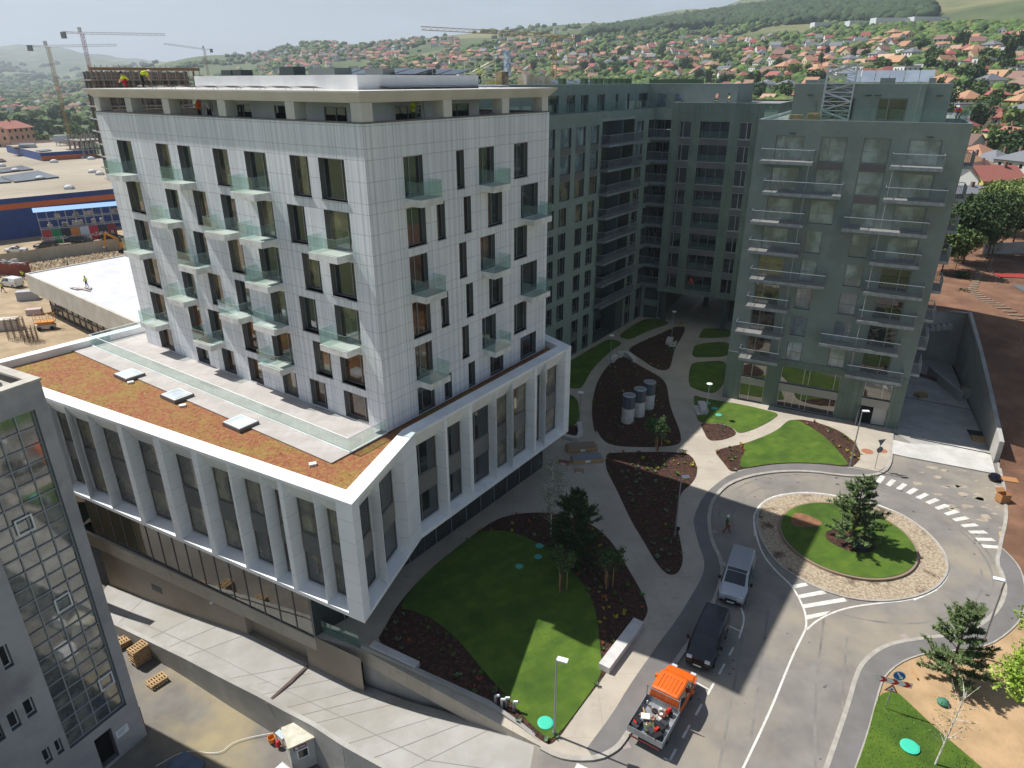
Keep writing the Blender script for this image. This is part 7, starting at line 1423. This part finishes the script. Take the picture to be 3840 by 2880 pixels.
# excavator
x, y = G(*Z9((1720, 260)), -.3); t = thing('excavator', 'yellow excavator with raised boom beyond the white roof', 'excavator', (x, y, -.3)); ORG[t.name] = (0, 0, 0); m_cat = mat('machine_yellow', '#d08a20', .5)
mb = MB(); mb.box(1.5, 5, -1.3, 1.3, 1., 2.4); mb.build('body', m_cat, t); mb = MB(); mb.box(1.5, 3., -1.2, .0, 2.4, 3.6); mb.build('cab', m_cglass, t)
for sy in (-1, 1): mb = MB(); mb.box(1., 5.2, sy*1.3-.3, sy*1.3+.3, 0, .9); mb.build('track', m_tyre, t)
mb = MB(); mb.tube((1.6, .4, 2.2), (-1.5, .4, 4.2), .28, .24, n=6); mb.build('boom', m_cat, t); mb = MB(); mb.tube((-1.5, .4, 4.2), (-2.1, .4, 1.2), .24, .16, n=6); mb.build('arm', m_cat, t); mb = MB(); mb.box(-2.5, -1.9, -.1, .9, .3, 1.2); mb.build('bucket', m_frame, t)
t.location = (x, y, -.3); t.rotation_euler = (0, 0, .2)
mb = MB(); random.seed(4)
for k in range(900):
    q = random.random(); a, b = fp[2], fp[5]; X, Y = a[0]+(b[0]-a[0])*q+random.gauss(0, 1.)+1., a[1]+(b[1]-a[1])*q-random.uniform(1, 14); s = random.uniform(.1, .5); mb.poly([(X-s, Y, -.3), (X+s*.5, Y-s, -.3), (X+random.gauss(0, .1), Y, -.3+s*.7)]); mb.poly([(X+s*.5, Y-s, -.3), (X+s, Y+s*.6, -.3), (X+random.gauss(0, .1), Y, -.3+s*.7)])
tag(mb.build('rubble', m_yard), 'loose soil clods and rubble strewn over the sandy yard', 'rubble', kind='stuff')
# right-hand neighbour yard: mesh fence, skip, shed
t = thing('mesh_fence', 'line of pale fence posts along the right side of the earth bank', 'fence', (*G(3830, 1300, 3), 3)); mb = MB(); pr_ = (*G(3690, 1000, 6.6), 6.6); pe_ = (*G(3845, 1400, 3.6), 3.6)
for k in range(22): q = k/21; p = tuple(pr_[i]+(pe_[i]-pr_[i])*q for i in range(3)); mb.tube(p, (p[0], p[1], p[2]+1.8), .04, n=5)
mb.build('posts', m_galv, t); mb = MB(); mb.ribbon([pr_[:2], pe_[:2]], .3, 0, h=.1) if False else None
mb.poly([(pr_[0], pr_[1], pr_[2]-.5), (pe_[0], pe_[1], pe_[2]-.5), (pe_[0], pe_[1], pe_[2]+.25), (pr_[0], pr_[1], pr_[2]+.25)]); mb.build('kerb_board', m_conc, t)
mb = MB(); mb.poly([(pr_[0]+.3, pr_[1], 6.4), (pe_[0]+.3, pe_[1], 3.3), (pe_[0]+40, pe_[1], 3.3), (pr_[0]+45, pr_[1]+8, 6.4)]); struct(mb, 'neighbour_yard', mat('pale_yard_concrete', '#a5a09a', .9, '#918d88', .3))
x, y = G(3800, 1065, 5.9); t = thing('blue_skip', 'blue waste skip beside the black van', 'skip', (x, y, 5.7)); mb = MB(); mb.obox((x, y), -.2, 5, 2.2, 5.9, 7.1); mb.build('skip_body', mat('skip_blue', '#2565ad', .5), t); mb = MB(); mb.obox((x, y), -.2, 5.2, 2.4, 7.1, 7.2); mb.build('rim', mat('skip_rim', '#9a3a34', .6), t)
x, y = G(3850, 1140, 5); mb = MB(); mb.obox((x, y), -.1, 3, 3, 4.6, 7.1); mb.obox((x, y), -.1, 3.3, 3.3, 7.1, 7.25); tag(mb.build('small_shed', mat('shed_grey', '#5d6468', .7)), 'small dark grey shed at the right edge beyond the mesh fence', 'shed')
mb = MB(); q0 = G(3700, 965, 6.8); mb.obox((q0[0]+14, q0[1]+2), .05, 28, .3, 6.2, 9.0); tag(mb.build('yard_wall', m_conc), 'grey concrete wall behind the black van', 'wall')
# ================================================================= FAR BUILDINGS AND CRANES
def hitg(px, py, rmin=120, rmax=8500):
    d = ray(px, py); k = hypot(d[0], d[1]); r = rmin; pr0 = rmin
    while r < rmax:
        t = r/k; z = H+d[2]*t
        if z < terr(d[0]*t, d[1]*t): return (d[0]*t, d[1]*t, terr(d[0]*t, d[1]*t), r)
        pr0 = r; r *= 1.012
    return None
def lattice(mb, p, q, w, n, r=.12):
    p, q = Vector(p), Vector(q); d = (q-p).normalized(); a = d.orthogonal().normalized() if abs(d.z) < .9 else Vector((1, 0, 0)); a = Vector((0, 0, 1)) if abs(d.z) < .9 else a; b = d.cross(a).normalized(); a = b.cross(d).normalized(); cs = [a*w+b*w, a*w-b*w, -a*w-b*w, -a*w+b*w]
    for c in cs: mb.tube(p+c, q+c, r, n=4, cap=False)
    for i in range(n):
        s, e = p+(q-p)*(i/n), p+(q-p)*((i+1)/n)
        for k in range(4): mb.tube(s+cs[k], e+cs[(k+1) % 4], r*.6, n=3, cap=False)
def crane(label, px, r, ztop, base, jib, back, mcol, jcol, w=1.):
    d = ray(px, 303-(ztop-H)*FPX/r); k = hypot(d[0], d[1]); x, y = d[0]*r/k, d[1]*r/k; t = thing('tower_crane', label, 'crane', (x, y, base)); mm, mj = mat('crane_'+mcol[1:], mcol, .6), mat('crane_'+jcol[1:], jcol, .6)
    mb = MB(); lattice(mb, (x, y, base), (x, y, ztop), .9*w, int((ztop-base)/2.2), .14*w); mb.build('mast', mm, t)
    for nm, (jx, jr, jz), ww in (('jib', jib, .65), ('counter_jib', back, .5)):
        d2 = ray(jx, 303-(jz-H)*FPX/jr); k2 = hypot(d2[0], d2[1]); e = (d2[0]*jr/k2, d2[1]*jr/k2, jz); mb = MB(); L_ = hypot(e[0]-x, e[1]-y); lattice(mb, (x, y, ztop), e, ww*w, max(3, int(L_/2.4)), .1*w); mb.build(nm, mj if nm == 'jib' else mm, t)
        if nm == 'counter_jib': mb = MB(); mb.obox((e[0], e[1]), 0, 3.*w, 2.*w, ztop-2.2, ztop+.3); mb.build('counterweight', mat('crane_grey', '#8f9294', .7), t)
    mb = MB(); mb.obox((x, y-1.2), 0, 1.8*w, 1.8*w, ztop+.2, ztop+2.2); mb.build('cab', m_white, t); return t
crane('orange yellow tower crane over the houses at the far left', 187, 430, 49.5, -2, (446, 430, 50.5), (120, 430, 49.5), '#b98a3c', '#b9a890', .65)
crane('red and green tower crane behind the scaffolded building', 318, 380, 53, -2, (628, 380, 53.2), (248, 380, 53.2), '#a8454e', '#9a8f8d', .6)
crane('distant pale tower crane with a level jib, right of the red one', 770, 620, 56, 0, (619, 600, 58.5), (796, 620, 56), '#b2805a', '#a8a9ab', .6)
crane('large yellow tower crane with a long jib behind the green wing', 2081, 290, 49.5, 3, (1581, 262, 50.2), (2165, 292, 48.5), '#b98c46', '#c0924a', .8)
# concrete frame building wrapped in scaffold
def fr_pt(px, r, py=303): d = ray(px, py); k = hypot(d[0], d[1]); return (d[0]*r/k, d[1]*r/k)
a, b = fr_pt(332, 220, 254), fr_pt(728, 226, 254); Fs = FR(a, math.degrees(heading(a, b)), 1); Ls = hypot(b[0]-a[0], b[1]-a[1]); t = thing('scaffolded_frame_building', 'unfinished concrete frame building wrapped in brown scaffolding', 'building', (*a, -1)); mb = MB(); mc = MB(); ms = MB()
for k in range(12): z = -1+k*3.2; Fs.box(mb, 0, Ls, -14, 0, z, z+.3)
for k in range(12): u = .3+k*(Ls-.9)/11; Fs.box(mc, u, u+.5, -.6, -.1, -1, 36.5); Fs.box(mc, u, u+.5, -7, -6.5, -1, 36.5)
Fs.box(mc, 0, Ls, -9, -8.8, -1, 36.3)
mb.build('slabs', mat('frame_concrete', '#8f8a83', .9), t); mc.build('columns', mat('frame_dark', '#6b655f', .9), t)
for k in range(20): u = -.2+k*(Ls+1)/19; ms.tube(Fs.p(u, 1.2, -1), Fs.p(u, 1.2, 37.8), .09, n=3); 
for k in range(20): z = 0+k*1.95; ms.tube(Fs.p(-.2, 1.2, z), Fs.p(Ls+1, 1.2, z), .07, n=3)
ms.build('scaffolding', mat('scaffold_brown', '#8a6a48', .8), t); mb = MB(); Fs.box(mb, 0, Ls+1, .9, 1.3, 36.6, 37.3); mb.build('formwork_edge', mat('formwork_ply', '#8d6a42', .8), t)
a, b = fr_pt(272, 300, 410), fr_pt(372, 305, 410); F2 = FR(a, math.degrees(heading(a, b)), 1); L2 = hypot(b[0]-a[0], b[1]-a[1]); t = thing('raw_frame_building', 'small raw concrete frame building left of the white tower', 'building', (*a, -1)); mb = MB()
for k in range(6): z = -1+k*3.1; F2.box(mb, 0, L2, -10, 0, z, z+.3)
for k in range(6):
    u = .2+k*(L2-.7)/5; F2.box(mb, u, u+.45, -.5, -.05, -1, 16.5+(k % 3)); F2.box(mb, u, u+.45, -8, -7.5, -1, 16.5)
mb.build('frame', mat('frame_concrete', '#8f8a83'), t)
def wallmat(n, c): 
    if n in MATS: return MATS[n]
    m = mat(n, c, .85, objvar=.1); L = m.node_tree.links; b = m.node_tree.nodes['Principled BSDF']; uv = nd(m, 'ShaderNodeTexCoord'); s = nd(m, 'ShaderNodeSeparateXYZ'); L.new(uv.outputs['UV'], s.inputs[0])
    def inb(src, per, lo, hi): f = mathn(m, 'FRACT', mathn(m, 'DIVIDE', src, per)); return mathn(m, 'MULTIPLY', mathn(m, 'GREATER_THAN', f, lo), mathn(m, 'LESS_THAN', f, hi))
    k = mathn(m, 'MULTIPLY', inb(s.outputs[0], 3.1, .3, .66), inb(s.outputs[1], 2.9, .32, .78)); x = nd(m, 'ShaderNodeMixRGB'); L.new(k, x.inputs[0]); L.new(b.inputs['Base Color'].links[0].from_socket, x.inputs[1]); x.inputs[2].default_value = lin('#30363b'); L.new(x.outputs[0], b.inputs['Base Color']); return m
W_ = [wallmat('house_wall_cream', '#cdbd9c'), wallmat('house_wall_white', '#d9d7d2'), wallmat('house_wall_yellow', '#cfb975'), wallmat('house_wall_grey', '#a6a5a3'), wallmat('house_wall_peach', '#c9a184')]
RF = [mat('roof_orange_tile', '#a57d63', .85, objvar=.16), mat('roof_red_tile', '#935850', .8, objvar=.16), mat('roof_brown_tile', '#7f665b', .85, objvar=.16), mat('roof_grey_sheet', '#6d7076', .7, objvar=.16), mat('roof_pale_tile', '#b0907a', .85, objvar=.16)]
def house_proto(kind, w, d, h, rise, wm_, rm, windows=False, name='house'):
    t = thing(name, 'house', 'house'); mb = MB(); mb.prism([(-w/2, -d/2), (w/2, -d/2), (w/2, d/2), (-w/2, d/2)], -2.5, h, 0, bottom=False)
    if kind == 'gable': mb.poly([(-w/2, -d/2, h), (-w/2, d/2, h), (-w/2, 0, h+rise)], 0, [(0, 0)]*3); mb.poly([(w/2, -d/2, h), (w/2, d/2, h), (w/2, 0, h+rise)], 0, [(0, 0)]*3)
    mb.build('wall', wm_, t); mb = MB(); e = .55; W2, D2 = w/2+e, d/2+e; dz = -rise*e/(d/2)
    if kind == 'gable':
        for s in (-1, 1): mb.poly([(-W2, s*D2, h+dz), (W2, s*D2, h+dz), (W2, 0, h+rise), (-W2, 0, h+rise)], 0); mb.poly([(-W2, s*D2, h+dz-.18), (W2, s*D2, h+dz-.18), (W2, s*D2, h+dz), (-W2, s*D2, h+dz)], 0)
    elif kind == 'hip':
        r = max(.01, W2-D2); rr = [(-r, 0, h+rise), (r, 0, h+rise)]; c = [(-W2, -D2, h+dz*.5), (W2, -D2, h+dz*.5), (W2, D2, h+dz*.5), (-W2, D2, h+dz*.5)]
        mb.poly([c[0], c[1], rr[1], rr[0]]); mb.poly([c[2], c[3], rr[0], rr[1]]); mb.poly([c[1], c[2], rr[1]]); mb.poly([c[3], c[0], rr[0]]); mb.poly([(x, y, z-.15) for x, y, z in c])
    else: mb.box(-W2+.3, W2-.3, -D2+.3, D2-.3, h, h+.35)
    rf = mb.build('roof', rm, t); mb = MB(); mb.box(w*.2, w*.2+.6, -.9, -.3, h+.5, h+rise+.8); ch = mb.build('chimney', RF[2], t)
    if windows:
        for s, yy in ((-1, -d/2), (1, d/2)):
            for fl in range(int(h//2.8)):
                for k in (-.3, 0, .3): 
                    mb = MB(); mb.box(w*k-.5, w*k+.5, yy-.03 if s < 0 else yy, yy if s < 0 else yy+.03, fl*2.9+1., fl*2.9+2.2); mb.build('window', m_cglass, t)
    return t
protos = []; kinds_ = ['hip', 'gable', 'hip', 'gable', 'gable', 'hip', 'flat', 'hip', 'gable', 'hip', 'gable', 'hip']
dims = [(10, 9, 3.4, 2.8), (11, 8, 5.8, 2.6), (12, 10, 5.8, 3.), (9, 8, 3.2, 2.8), (12, 9, 5.9, 3.2), (9, 9, 3.4, 2.4), (11, 10, 6.2, .4), (13, 9, 3.6, 2.8), (10, 9, 5.6, 3.4), (11, 10, 6, 2.6), (13, 8, 3.4, 2.6), (10, 8, 5.6, 2.4)]
wi = [0, 1, 2, 4, 1, 0, 1, 3, 0, 1, 4, 0]; ri = [0, 1, 0, 4, 2, 4, 3, 1, 0, 3, 4, 1]
wn_ = ['cream', 'white', 'yellow', 'grey', 'peach']; rn_ = ['orange', 'red', 'brown', 'grey', 'pale']
for i in range(12): protos.append(house_proto(kinds_[i], *dims[i], W_[wi[i]], RF[ri[i]]))
near_protos = [house_proto(kinds_[i], *dims[i], mat('plain_'+wn_[wi[i]], ['#cdbd9c', '#d9d7d2', '#cfb975', '#a6a5a3', '#c9a184'][wi[i]], .85, objvar=.08), RF[ri[i]], True) for i in (0, 1, 2, 4, 9, 11)]; nid = [0, 1, 2, 4, 9, 11]
random.seed(21); placed = []; hc = 0
def zone(px, py):
    if px < 420: return 'near the store' if py > 380 else 'in the far left valley'
    if px < 900: return 'behind the white tower'
    if px < 1500: return 'above the white roof canopy' if py > 225 else 'on the skyline above the tower'
    if px < 2000: return 'below the long crane jib' if py > 230 else 'on the skyline above the jib'
    if px < 2600: return 'right of the yellow crane' if py > 230 else 'high beside the yellow crane'
    if px < 3050: return 'between the two green roofs' if py > 250 else 'above the bridge block'
    if px < 3560: return 'above the scaffold tower' if py < 260 else 'behind the right penthouse'
    if py < 200: return 'high on the right hillside'
    if py < 330: return 'below the upper right meadow'
    if py < 470: return 'in the middle right rows'
    return 'in the nearest right rows'
ORD = 'leftmost second third fourth fifth sixth seventh eighth ninth tenth eleventh twelfth thirteenth fourteenth fifteenth sixteenth seventeenth eighteenth nineteenth twentieth'.split()
def relabel(lst):
    """lst of (object, px, singular, plural, zone): number look-alikes of one zone from the left"""
    g = {}
    for o, px, s, p, z in lst: g.setdefault((s, p, z), []).append((px, o))
    for (s, p, z), v in g.items():
        v.sort(key=lambda t: t[0])
        for i, (px, o) in enumerate(v):
            o['label'] = f'{s} {z}' if len(v) == 1 else (f"{ORD[i]}{'' if i == 0 else ' from left'} of {p} {z}" if i < 20 else f'{p} {z}')
def tryhouse(px, py, rmin=150, gap=13):
    h = hitg(px, py, rmin)
    if not h or h[3] > 2600: return None
    x, y, z, r = h
    for q in placed:
        if (q[0]-x)**2+(q[1]-y)**2 < gap*gap: return None
    placed.append((x, y)); return h
specs = []
regs = [((0, 400), (300, 440), 60), ((880, 1800), (205, 290), 60), ((1800, 2620), (190, 300), 62), ((2560, 3080), (245, 400), 52), ((3050, 3560), (215, 330), 50), ((3500, 3840), (200, 560), 110), ((3560, 3840), (560, 760), 10), ((2100, 3840), (140, 240), 26), ((880, 1500), (200, 235), 50)]
for (xa, xb), (ya, yb), n in regs:
    k = 0; tries = 0
    while k < n and tries < n*14:
        tries += 1; px, py = random.uniform(xa, xb), random.uniform(ya, yb)**1.0; cl = sin(px*.013+py*.05)+sin(px*.031-py*.02)
        if cl < -.9 and random.random() < .85: continue
        h = tryhouse(px, py)
        if h: specs.append((px, py, h)); k += 1
specs.sort(key=lambda s: s[2][3]); far = specs[285:]
for _ in range(1500):
    px = random.uniform(880, 3840); py = random.uniform(150, 300); h = tryhouse(px, py, 420, 13)
    if h and len(far) < 420 and sin(px*.011+py*.06)+sin(px*.027) > -.5: far.append((px, py, h)); hl_ = []
for i, (px, py, (x, y, z, r)) in enumerate(specs[:285]):
    j = random.randrange(12); lab = None
    if r < 330 and j not in nid: j = random.choice(nid)
    src = near_protos[nid.index(j)] if (r < 330) else protos[j]; k_ = {'flat': 'flat roofed', 'hip': 'hip roofed', 'gable': 'gabled'}[kinds_[j]]
    o = dup(src, (x, y, z), (radians(15)+random.choice((0, pi/2))+random.gauss(0, .25)), 'house', (random.uniform(.72, 1.0), random.uniform(.72, 1.0), random.uniform(.8, 1.0)), group='houses of the town'); hl_.append((o, px, f'{wn_[wi[j]]} {k_} {rn_[ri[j]]} topped house', f'{wn_[wi[j]]} {k_} {rn_[ri[j]]} topped houses', zone(px, py)))
relabel(hl_)
for t in protos+near_protos:
    for c in list(t.children): bpy.data.objects.remove(c)
    bpy.data.objects.remove(t)
mbf = MB(); cols_f = [W_[1], W_[0], RF[0], RF[1], RF[2], RF[3]]
for px, py, (x, y, z, r) in far:
    w, d, h, a = random.uniform(7, 11), random.uniform(6.5, 8.5), random.choice((3., 5.)), random.uniform(0, 3.1); c, s = cos(a), sin(a); T_ = lambda u, v, zz: (x+c*u-s*v, y+s*u+c*v, z+zz); rm = random.choice((2, 2, 3, 4, 5)); wmi = random.choice((0, 0, 1))
    for (u0, v0), (u1, v1) in (((-w/2, -d/2), (w/2, -d/2)), ((w/2, -d/2), (w/2, d/2)), ((w/2, d/2), (-w/2, d/2)), ((-w/2, d/2), (-w/2, -d/2))): mbf.poly([T_(u0, v0, -2), T_(u1, v1, -2), T_(u1, v1, h), T_(u0, v0, h)], wmi, [(0, 0), (w, 0), (w, h), (0, h)])
    for q in (-1, 1): mbf.poly([T_(-w/2-.5, q*(d/2+.5), h-.3), T_(w/2+.5, q*(d/2+.5), h-.3), T_(w/2, 0, h+2.8), T_(-w/2, 0, h+2.8)], rm)
    for q in (-1, 1): mbf.poly([T_(q*w/2, -d/2, h), T_(q*w/2, d/2, h), T_(q*w/2, 0, h+2.8)], wmi)
if far: tag(mbf.build('far_houses', cols_f), 'small distant houses scattered over the hillside', 'houses', kind='stuff')
# named neighbours
def bigblock(name, label, px0, px1, r, z0, h, dep, wm_, rm, roof='flat', name_cat='building', rise=2.5):
    py = 303+(H-z0-h/2)*FPX/r; a, b = fr_pt(px0, r, py), fr_pt(px1, r*1.03, py); L_ = hypot(b[0]-a[0], b[1]-a[1]); an = heading(a, b); c = ((a[0]+b[0])/2-sin(an)*dep/2, (a[1]+b[1])/2+cos(an)*dep/2)
    t = house_proto(roof, L_, dep, h, rise, wm_, rm, name=name); t['label'] = label; t['category'] = name_cat; t.location = (*c, z0); t.rotation_euler = (0, 0, an); return t
bigblock('long_white_building', 'long pale building with a brown red gabled roof behind the store', 75, 315, 345, -1, 7.5, 13, W_[1], RF[2], 'gable', rise=5.5)
bigblock('orange_apartment_block', 'orange and cream apartment block with a curved red roof at the far left', 25, 125, 372, -1, 17, 15, W_[4], RF[1], 'gable', rise=2.5)
bigblock('grey_office_block', 'pale grey flat roofed block above the roof canopy', 990, 1100, 560, 18, 16, 16, W_[3], RF[3], 'flat', rise=.5)
bigblock('grey_flat_house', 'pale modern flat roofed house below the crane jib', 1785, 1835, 330, 17, 8, 10, W_[1], RF[3], 'flat', rise=.4)
bigblock('hip_roof_house', 'house with a broad brown hipped roof left of the tower behind the hedge', 275, 372, 300, -2, 4.5, 16, W_[4], RF[2], 'hip', rise=4.5); bigblock('hip_roof_house', 'house with an orange hipped roof and chimney behind the hedge', 240, 318, 318, -2, 5, 13, W_[0], RF[0], 'hip', rise=4.5)
bigblock('yellow_house', 'bright yellow house with a red roof above the pale trees on the right', 3705, 3860, 190, 7.5, 6.2, 9, mat('yellow_render', '#c9b86a', .85), RF[1], 'gable', 'house', 2.6); bigblock('white_garage_house', 'white two storey house with a grey ribbed roof right of the green block', 3585, 3730, 175, 6.5, 5.8, 7, W_[1], RF[3], 'gable', 'house', 1.0)
bigblock('cream_hip_house', 'old cream house with a pale tiled hipped roof behind the white one', 3590, 3665, 200, 7.5, 4.6, 8, W_[0], RF[4], 'hip', 'house', 3.4); bigblock('tiled_roof_house', 'pale tiled gabled roof rising out of the trees beside the green block', 3595, 3695, 150, 6.8, 2.6, 9, W_[0], RF[4], 'gable', 'house', 2.8)
bigblock('solar_roof_house', 'dark grey hipped house with solar panels at the right edge', 3750, 3860, 232, 9, 4.5, 11, W_[3], RF[3], 'hip', 'house', 3); bigblock('red_roof_house', 'house with a red gambrel roof and solar panels beside the green block', 3610, 3680, 225, 9, 5, 10, W_[2], RF[1], 'gable', 'house', 3.)
# ---------------------------------------------------------------- trees of the town
def blob_proto(name, seed, cols, h, w, n=420, leaf=.55, trunk=True):
    random.seed(seed); t = thing(name, 'tree', 'tree'); tb = MB(); tb.tube((0, 0, -1.5), (0, 0, h*.5), .22, .12, n=5); tb.build('trunk', m_bark, t); cr = MB()
    for _ in range(8): a = random.uniform(0, 6.28); q = random.random(); rr_ = w*.3*q; leafcloud(cr, (cos(a)*rr_, sin(a)*rr_, h*(.42+.4*random.random())), (w*.27, w*.27, h*.22), n//8, leaf, shell=.55)
    leafcloud(cr, (0, 0, h*.55), (w*.3, w*.3, h*.32), n//3, leaf*1.1, shell=.8); cr.build('crown', cols, t); return t
tp = [blob_proto('broadleaf_tree', 41, F_decid, 8.5, 8, 700), blob_proto('broadleaf_tree', 42, F_dark, 9.5, 8.5, 700), blob_proto('broadleaf_tree', 43, F_hedge, 7.5, 8, 600), blob_proto('poplar_tree', 44, F_dark, 11, 5, 600)]
tn = ['rounded mid green tree', 'dark green tree', 'pale grey green tree', 'slim dark tree']
random.seed(22); tps = []; tl_ = []
def tspot(px, py, rmin=140, gap=6.5):
    h = hitg(px, py, rmin)
    if not h: return None
    for q in placed[:400]:
        if (q[0]-h[0])**2+(q[1]-h[1])**2 < gap*gap: return None
    return h
for (xa, xb), (ya, yb), n in (((0, 420), (480, 575), 60), ((0, 400), (300, 470), 45), ((880, 2000), (200, 300), 60), ((2000, 2620), (200, 300), 40), ((2560, 3080), (220, 395), 50), ((3050, 3560), (200, 300), 30), ((3500, 3840), (190, 640), 70)):
    k = 0; tr_ = 0
    while k < n and tr_ < n*10:
        tr_ += 1; px, py = random.uniform(xa, xb), random.uniform(ya, yb); h = tspot(px, py, 250 if px < 420 else 140)
        if h and h[3] < 1500: tps.append((px, py, h)); k += 1
tps.sort(key=lambda s: s[2][3])
for px, py, (x, y, z, r) in tps[:290]:
    j = random.choice((0, 0, 1, 1, 2, 3) if px > 420 else (2, 2, 0, 1)); s = random.uniform(.7, 1.2); o = dup(tp[j], (x, y, z), random.uniform(0, 6), 'tree', (s*random.uniform(.9, 1.2), s, s*random.uniform(.8, 1.2)), group='trees of the town')
    sz = 'small' if s < .86 else ('tall' if s > 1.04 else ''); z_ = zone(px, py) if py < 460 or px > 420 else 'in the belt behind the store'
    tl_.append((o, px, ' '.join((sz+' '+tn[j]).split()), ' '.join((sz+' '+tn[j]+'s').split()), z_))
relabel(tl_)
for t in tp:
    for c in list(t.children): bpy.data.objects.remove(c)
    bpy.data.objects.remove(t)
# woodland mass: merged rough crowns
ico = bmesh.new(); bmesh.ops.create_icosphere(ico, subdivisions=2, radius=1); IV = np.array([v.co[:] for v in ico.verts]); IF = np.array([[v.index for v in f.verts] for f in ico.faces]); ico.free()
def woods(name, label, pts, mats):
    V_, F_, M_ = [], [], []; off = 0
    for (x, y, z, sx, sz) in pts:
        v = IV*(1+rng.normal(0, .24, (len(IV), 1)))*np.array([sx, sx*rng.uniform(.8, 1.2), sz])+np.array([x, y, z+sz*.45]); V_.append(v); F_.append(IF+off); M_.append(rng.integers(0, len(mats), len(IF))*0+rng.integers(0, len(mats))); off += len(IV)
    V_ = np.concatenate(V_); F_ = np.concatenate(F_); M_ = np.concatenate(M_); me = bpy.data.meshes.new(name); me.vertices.add(len(V_)); me.vertices.foreach_set('co', V_.ravel()); me.loops.add(F_.size); me.loops.foreach_set('vertex_index', F_.ravel()); me.polygons.add(len(F_)); me.polygons.foreach_set('loop_start', np.arange(0, F_.size, 3)); me.polygons.foreach_set('loop_total', np.full(len(F_), 3))
    for m in mats: me.materials.append(m)
    me.polygons.foreach_set('material_index', M_.astype(np.int32)); me.update(); me.validate(); o = bpy.data.objects.new(name, me); COL.objects.link(o); tag(o, label, 'woodland', kind='stuff')
WM = [mat('wood_dark', '#3c5328', .95, '#30461f', .5), mat('wood_mid', '#4c6530', .95, '#3c5426', .5), mat('wood_light', '#607a3a', .95, '#4c652e', .5), mat('wood_olive', '#6b7340', .95, '#58613a', .5)]
fpts = []; pts = []; k = 0; P0n = np.array([(q[0], q[1]) for q in placed]) if placed else np.zeros((1, 2))
while k < 15000:
    px = rng.uniform(-100, 3900); py = rng.uniform(95, 480) if px > 850 else rng.uniform(235, 470); h = hitg(px, py, 260)
    if h is None or h[3] > 4200: k += 1; continue
    x, y, z, r = h; f = sin(x/95+1.3*sin(y/130))+sin(y/75-x/140)
    if r > 1300 and f < .0: k += 1; continue
    if r <= 1300 and f < -1.6: k += 1; continue
    if np.min(np.hypot(P0n[:, 0]-x, P0n[:, 1]-y)) < 6: k += 1; continue
    s = rng.uniform(2.6, 4.6)*(1+max(0, r-900)/1600); pts.append((x, y, z, s, s*.8)); k += 1
for _ in range(9000):                                       # forest on the crest, right of centre
    px = rng.uniform(2200, 3480); top = np.interp(px, [2200, 2420, 2600, 2760, 2950, 3300, 3460], [138, 104, 76, 42, 22, 20, 40]); bot = np.interp(px, [2200, 2500, 2700, 3000, 3460], [138, 118, 104, 90, 70]); py = rng.uniform(top-6, max(top+3, bot)); h = hitg(px, py, 900)
    if h is None: continue
    x, y, z, r = h; s = rng.uniform(6, 10); fpts.append((x, y, z, s, s*.8))
woods('woodland', 'leafy woodland scattered over the hillsides between the houses', pts, WM)
woods('forest', 'dense dark forest covering the crest of the hill', fpts, [mat('forest_dark', '#34482a', .95, '#2a3c22', .5), mat('forest_mid', '#3c5230', .95, '#314527', .5)])
# crossing field strips, greenhouses
mb = MB()
for px, py, w in ((3130, 100, 60), (3250, 96, 50), (3420, 84, 90), (3480, 80, 40)):
    h = hitg(px, py, 900)
    if h: x, y, z, r = h; F_ = FR((x, y), 5, 1); F_.box(mb, -w/2, w/2, -6, 6, z-2, z+4)
if mb.v: tag(mb.build('greenhouses', mat('greenhouse_white', '#c9cdd0', .5)), 'long low white greenhouses below the hilltop forest', 'greenhouses', kind='stuff')
# ================================================================= HAZE
mb = MB(); mb.box(-7500, 7500, -300, 9200, -9, 520); hz = mb.build('haze', []); hz['kind'] = 'stuff'; hz['label'] = 'pale summer haze over the town and hills'
hm = bpy.data.materials.new('haze'); hm.use_nodes = True; n = hm.node_tree.nodes; n.clear(); o_ = n.new('ShaderNodeOutputMaterial'); v_ = n.new('ShaderNodeVolumePrincipled'); v_.inputs['Color'].default_value = (.78, .88, 1, 1); v_.inputs['Density'].default_value = .00017; v_.inputs['Anisotropy'].default_value = .2
hm.node_tree.links.new(v_.outputs[0], o_.inputs['Volume']); hz.data.materials.append(hm)
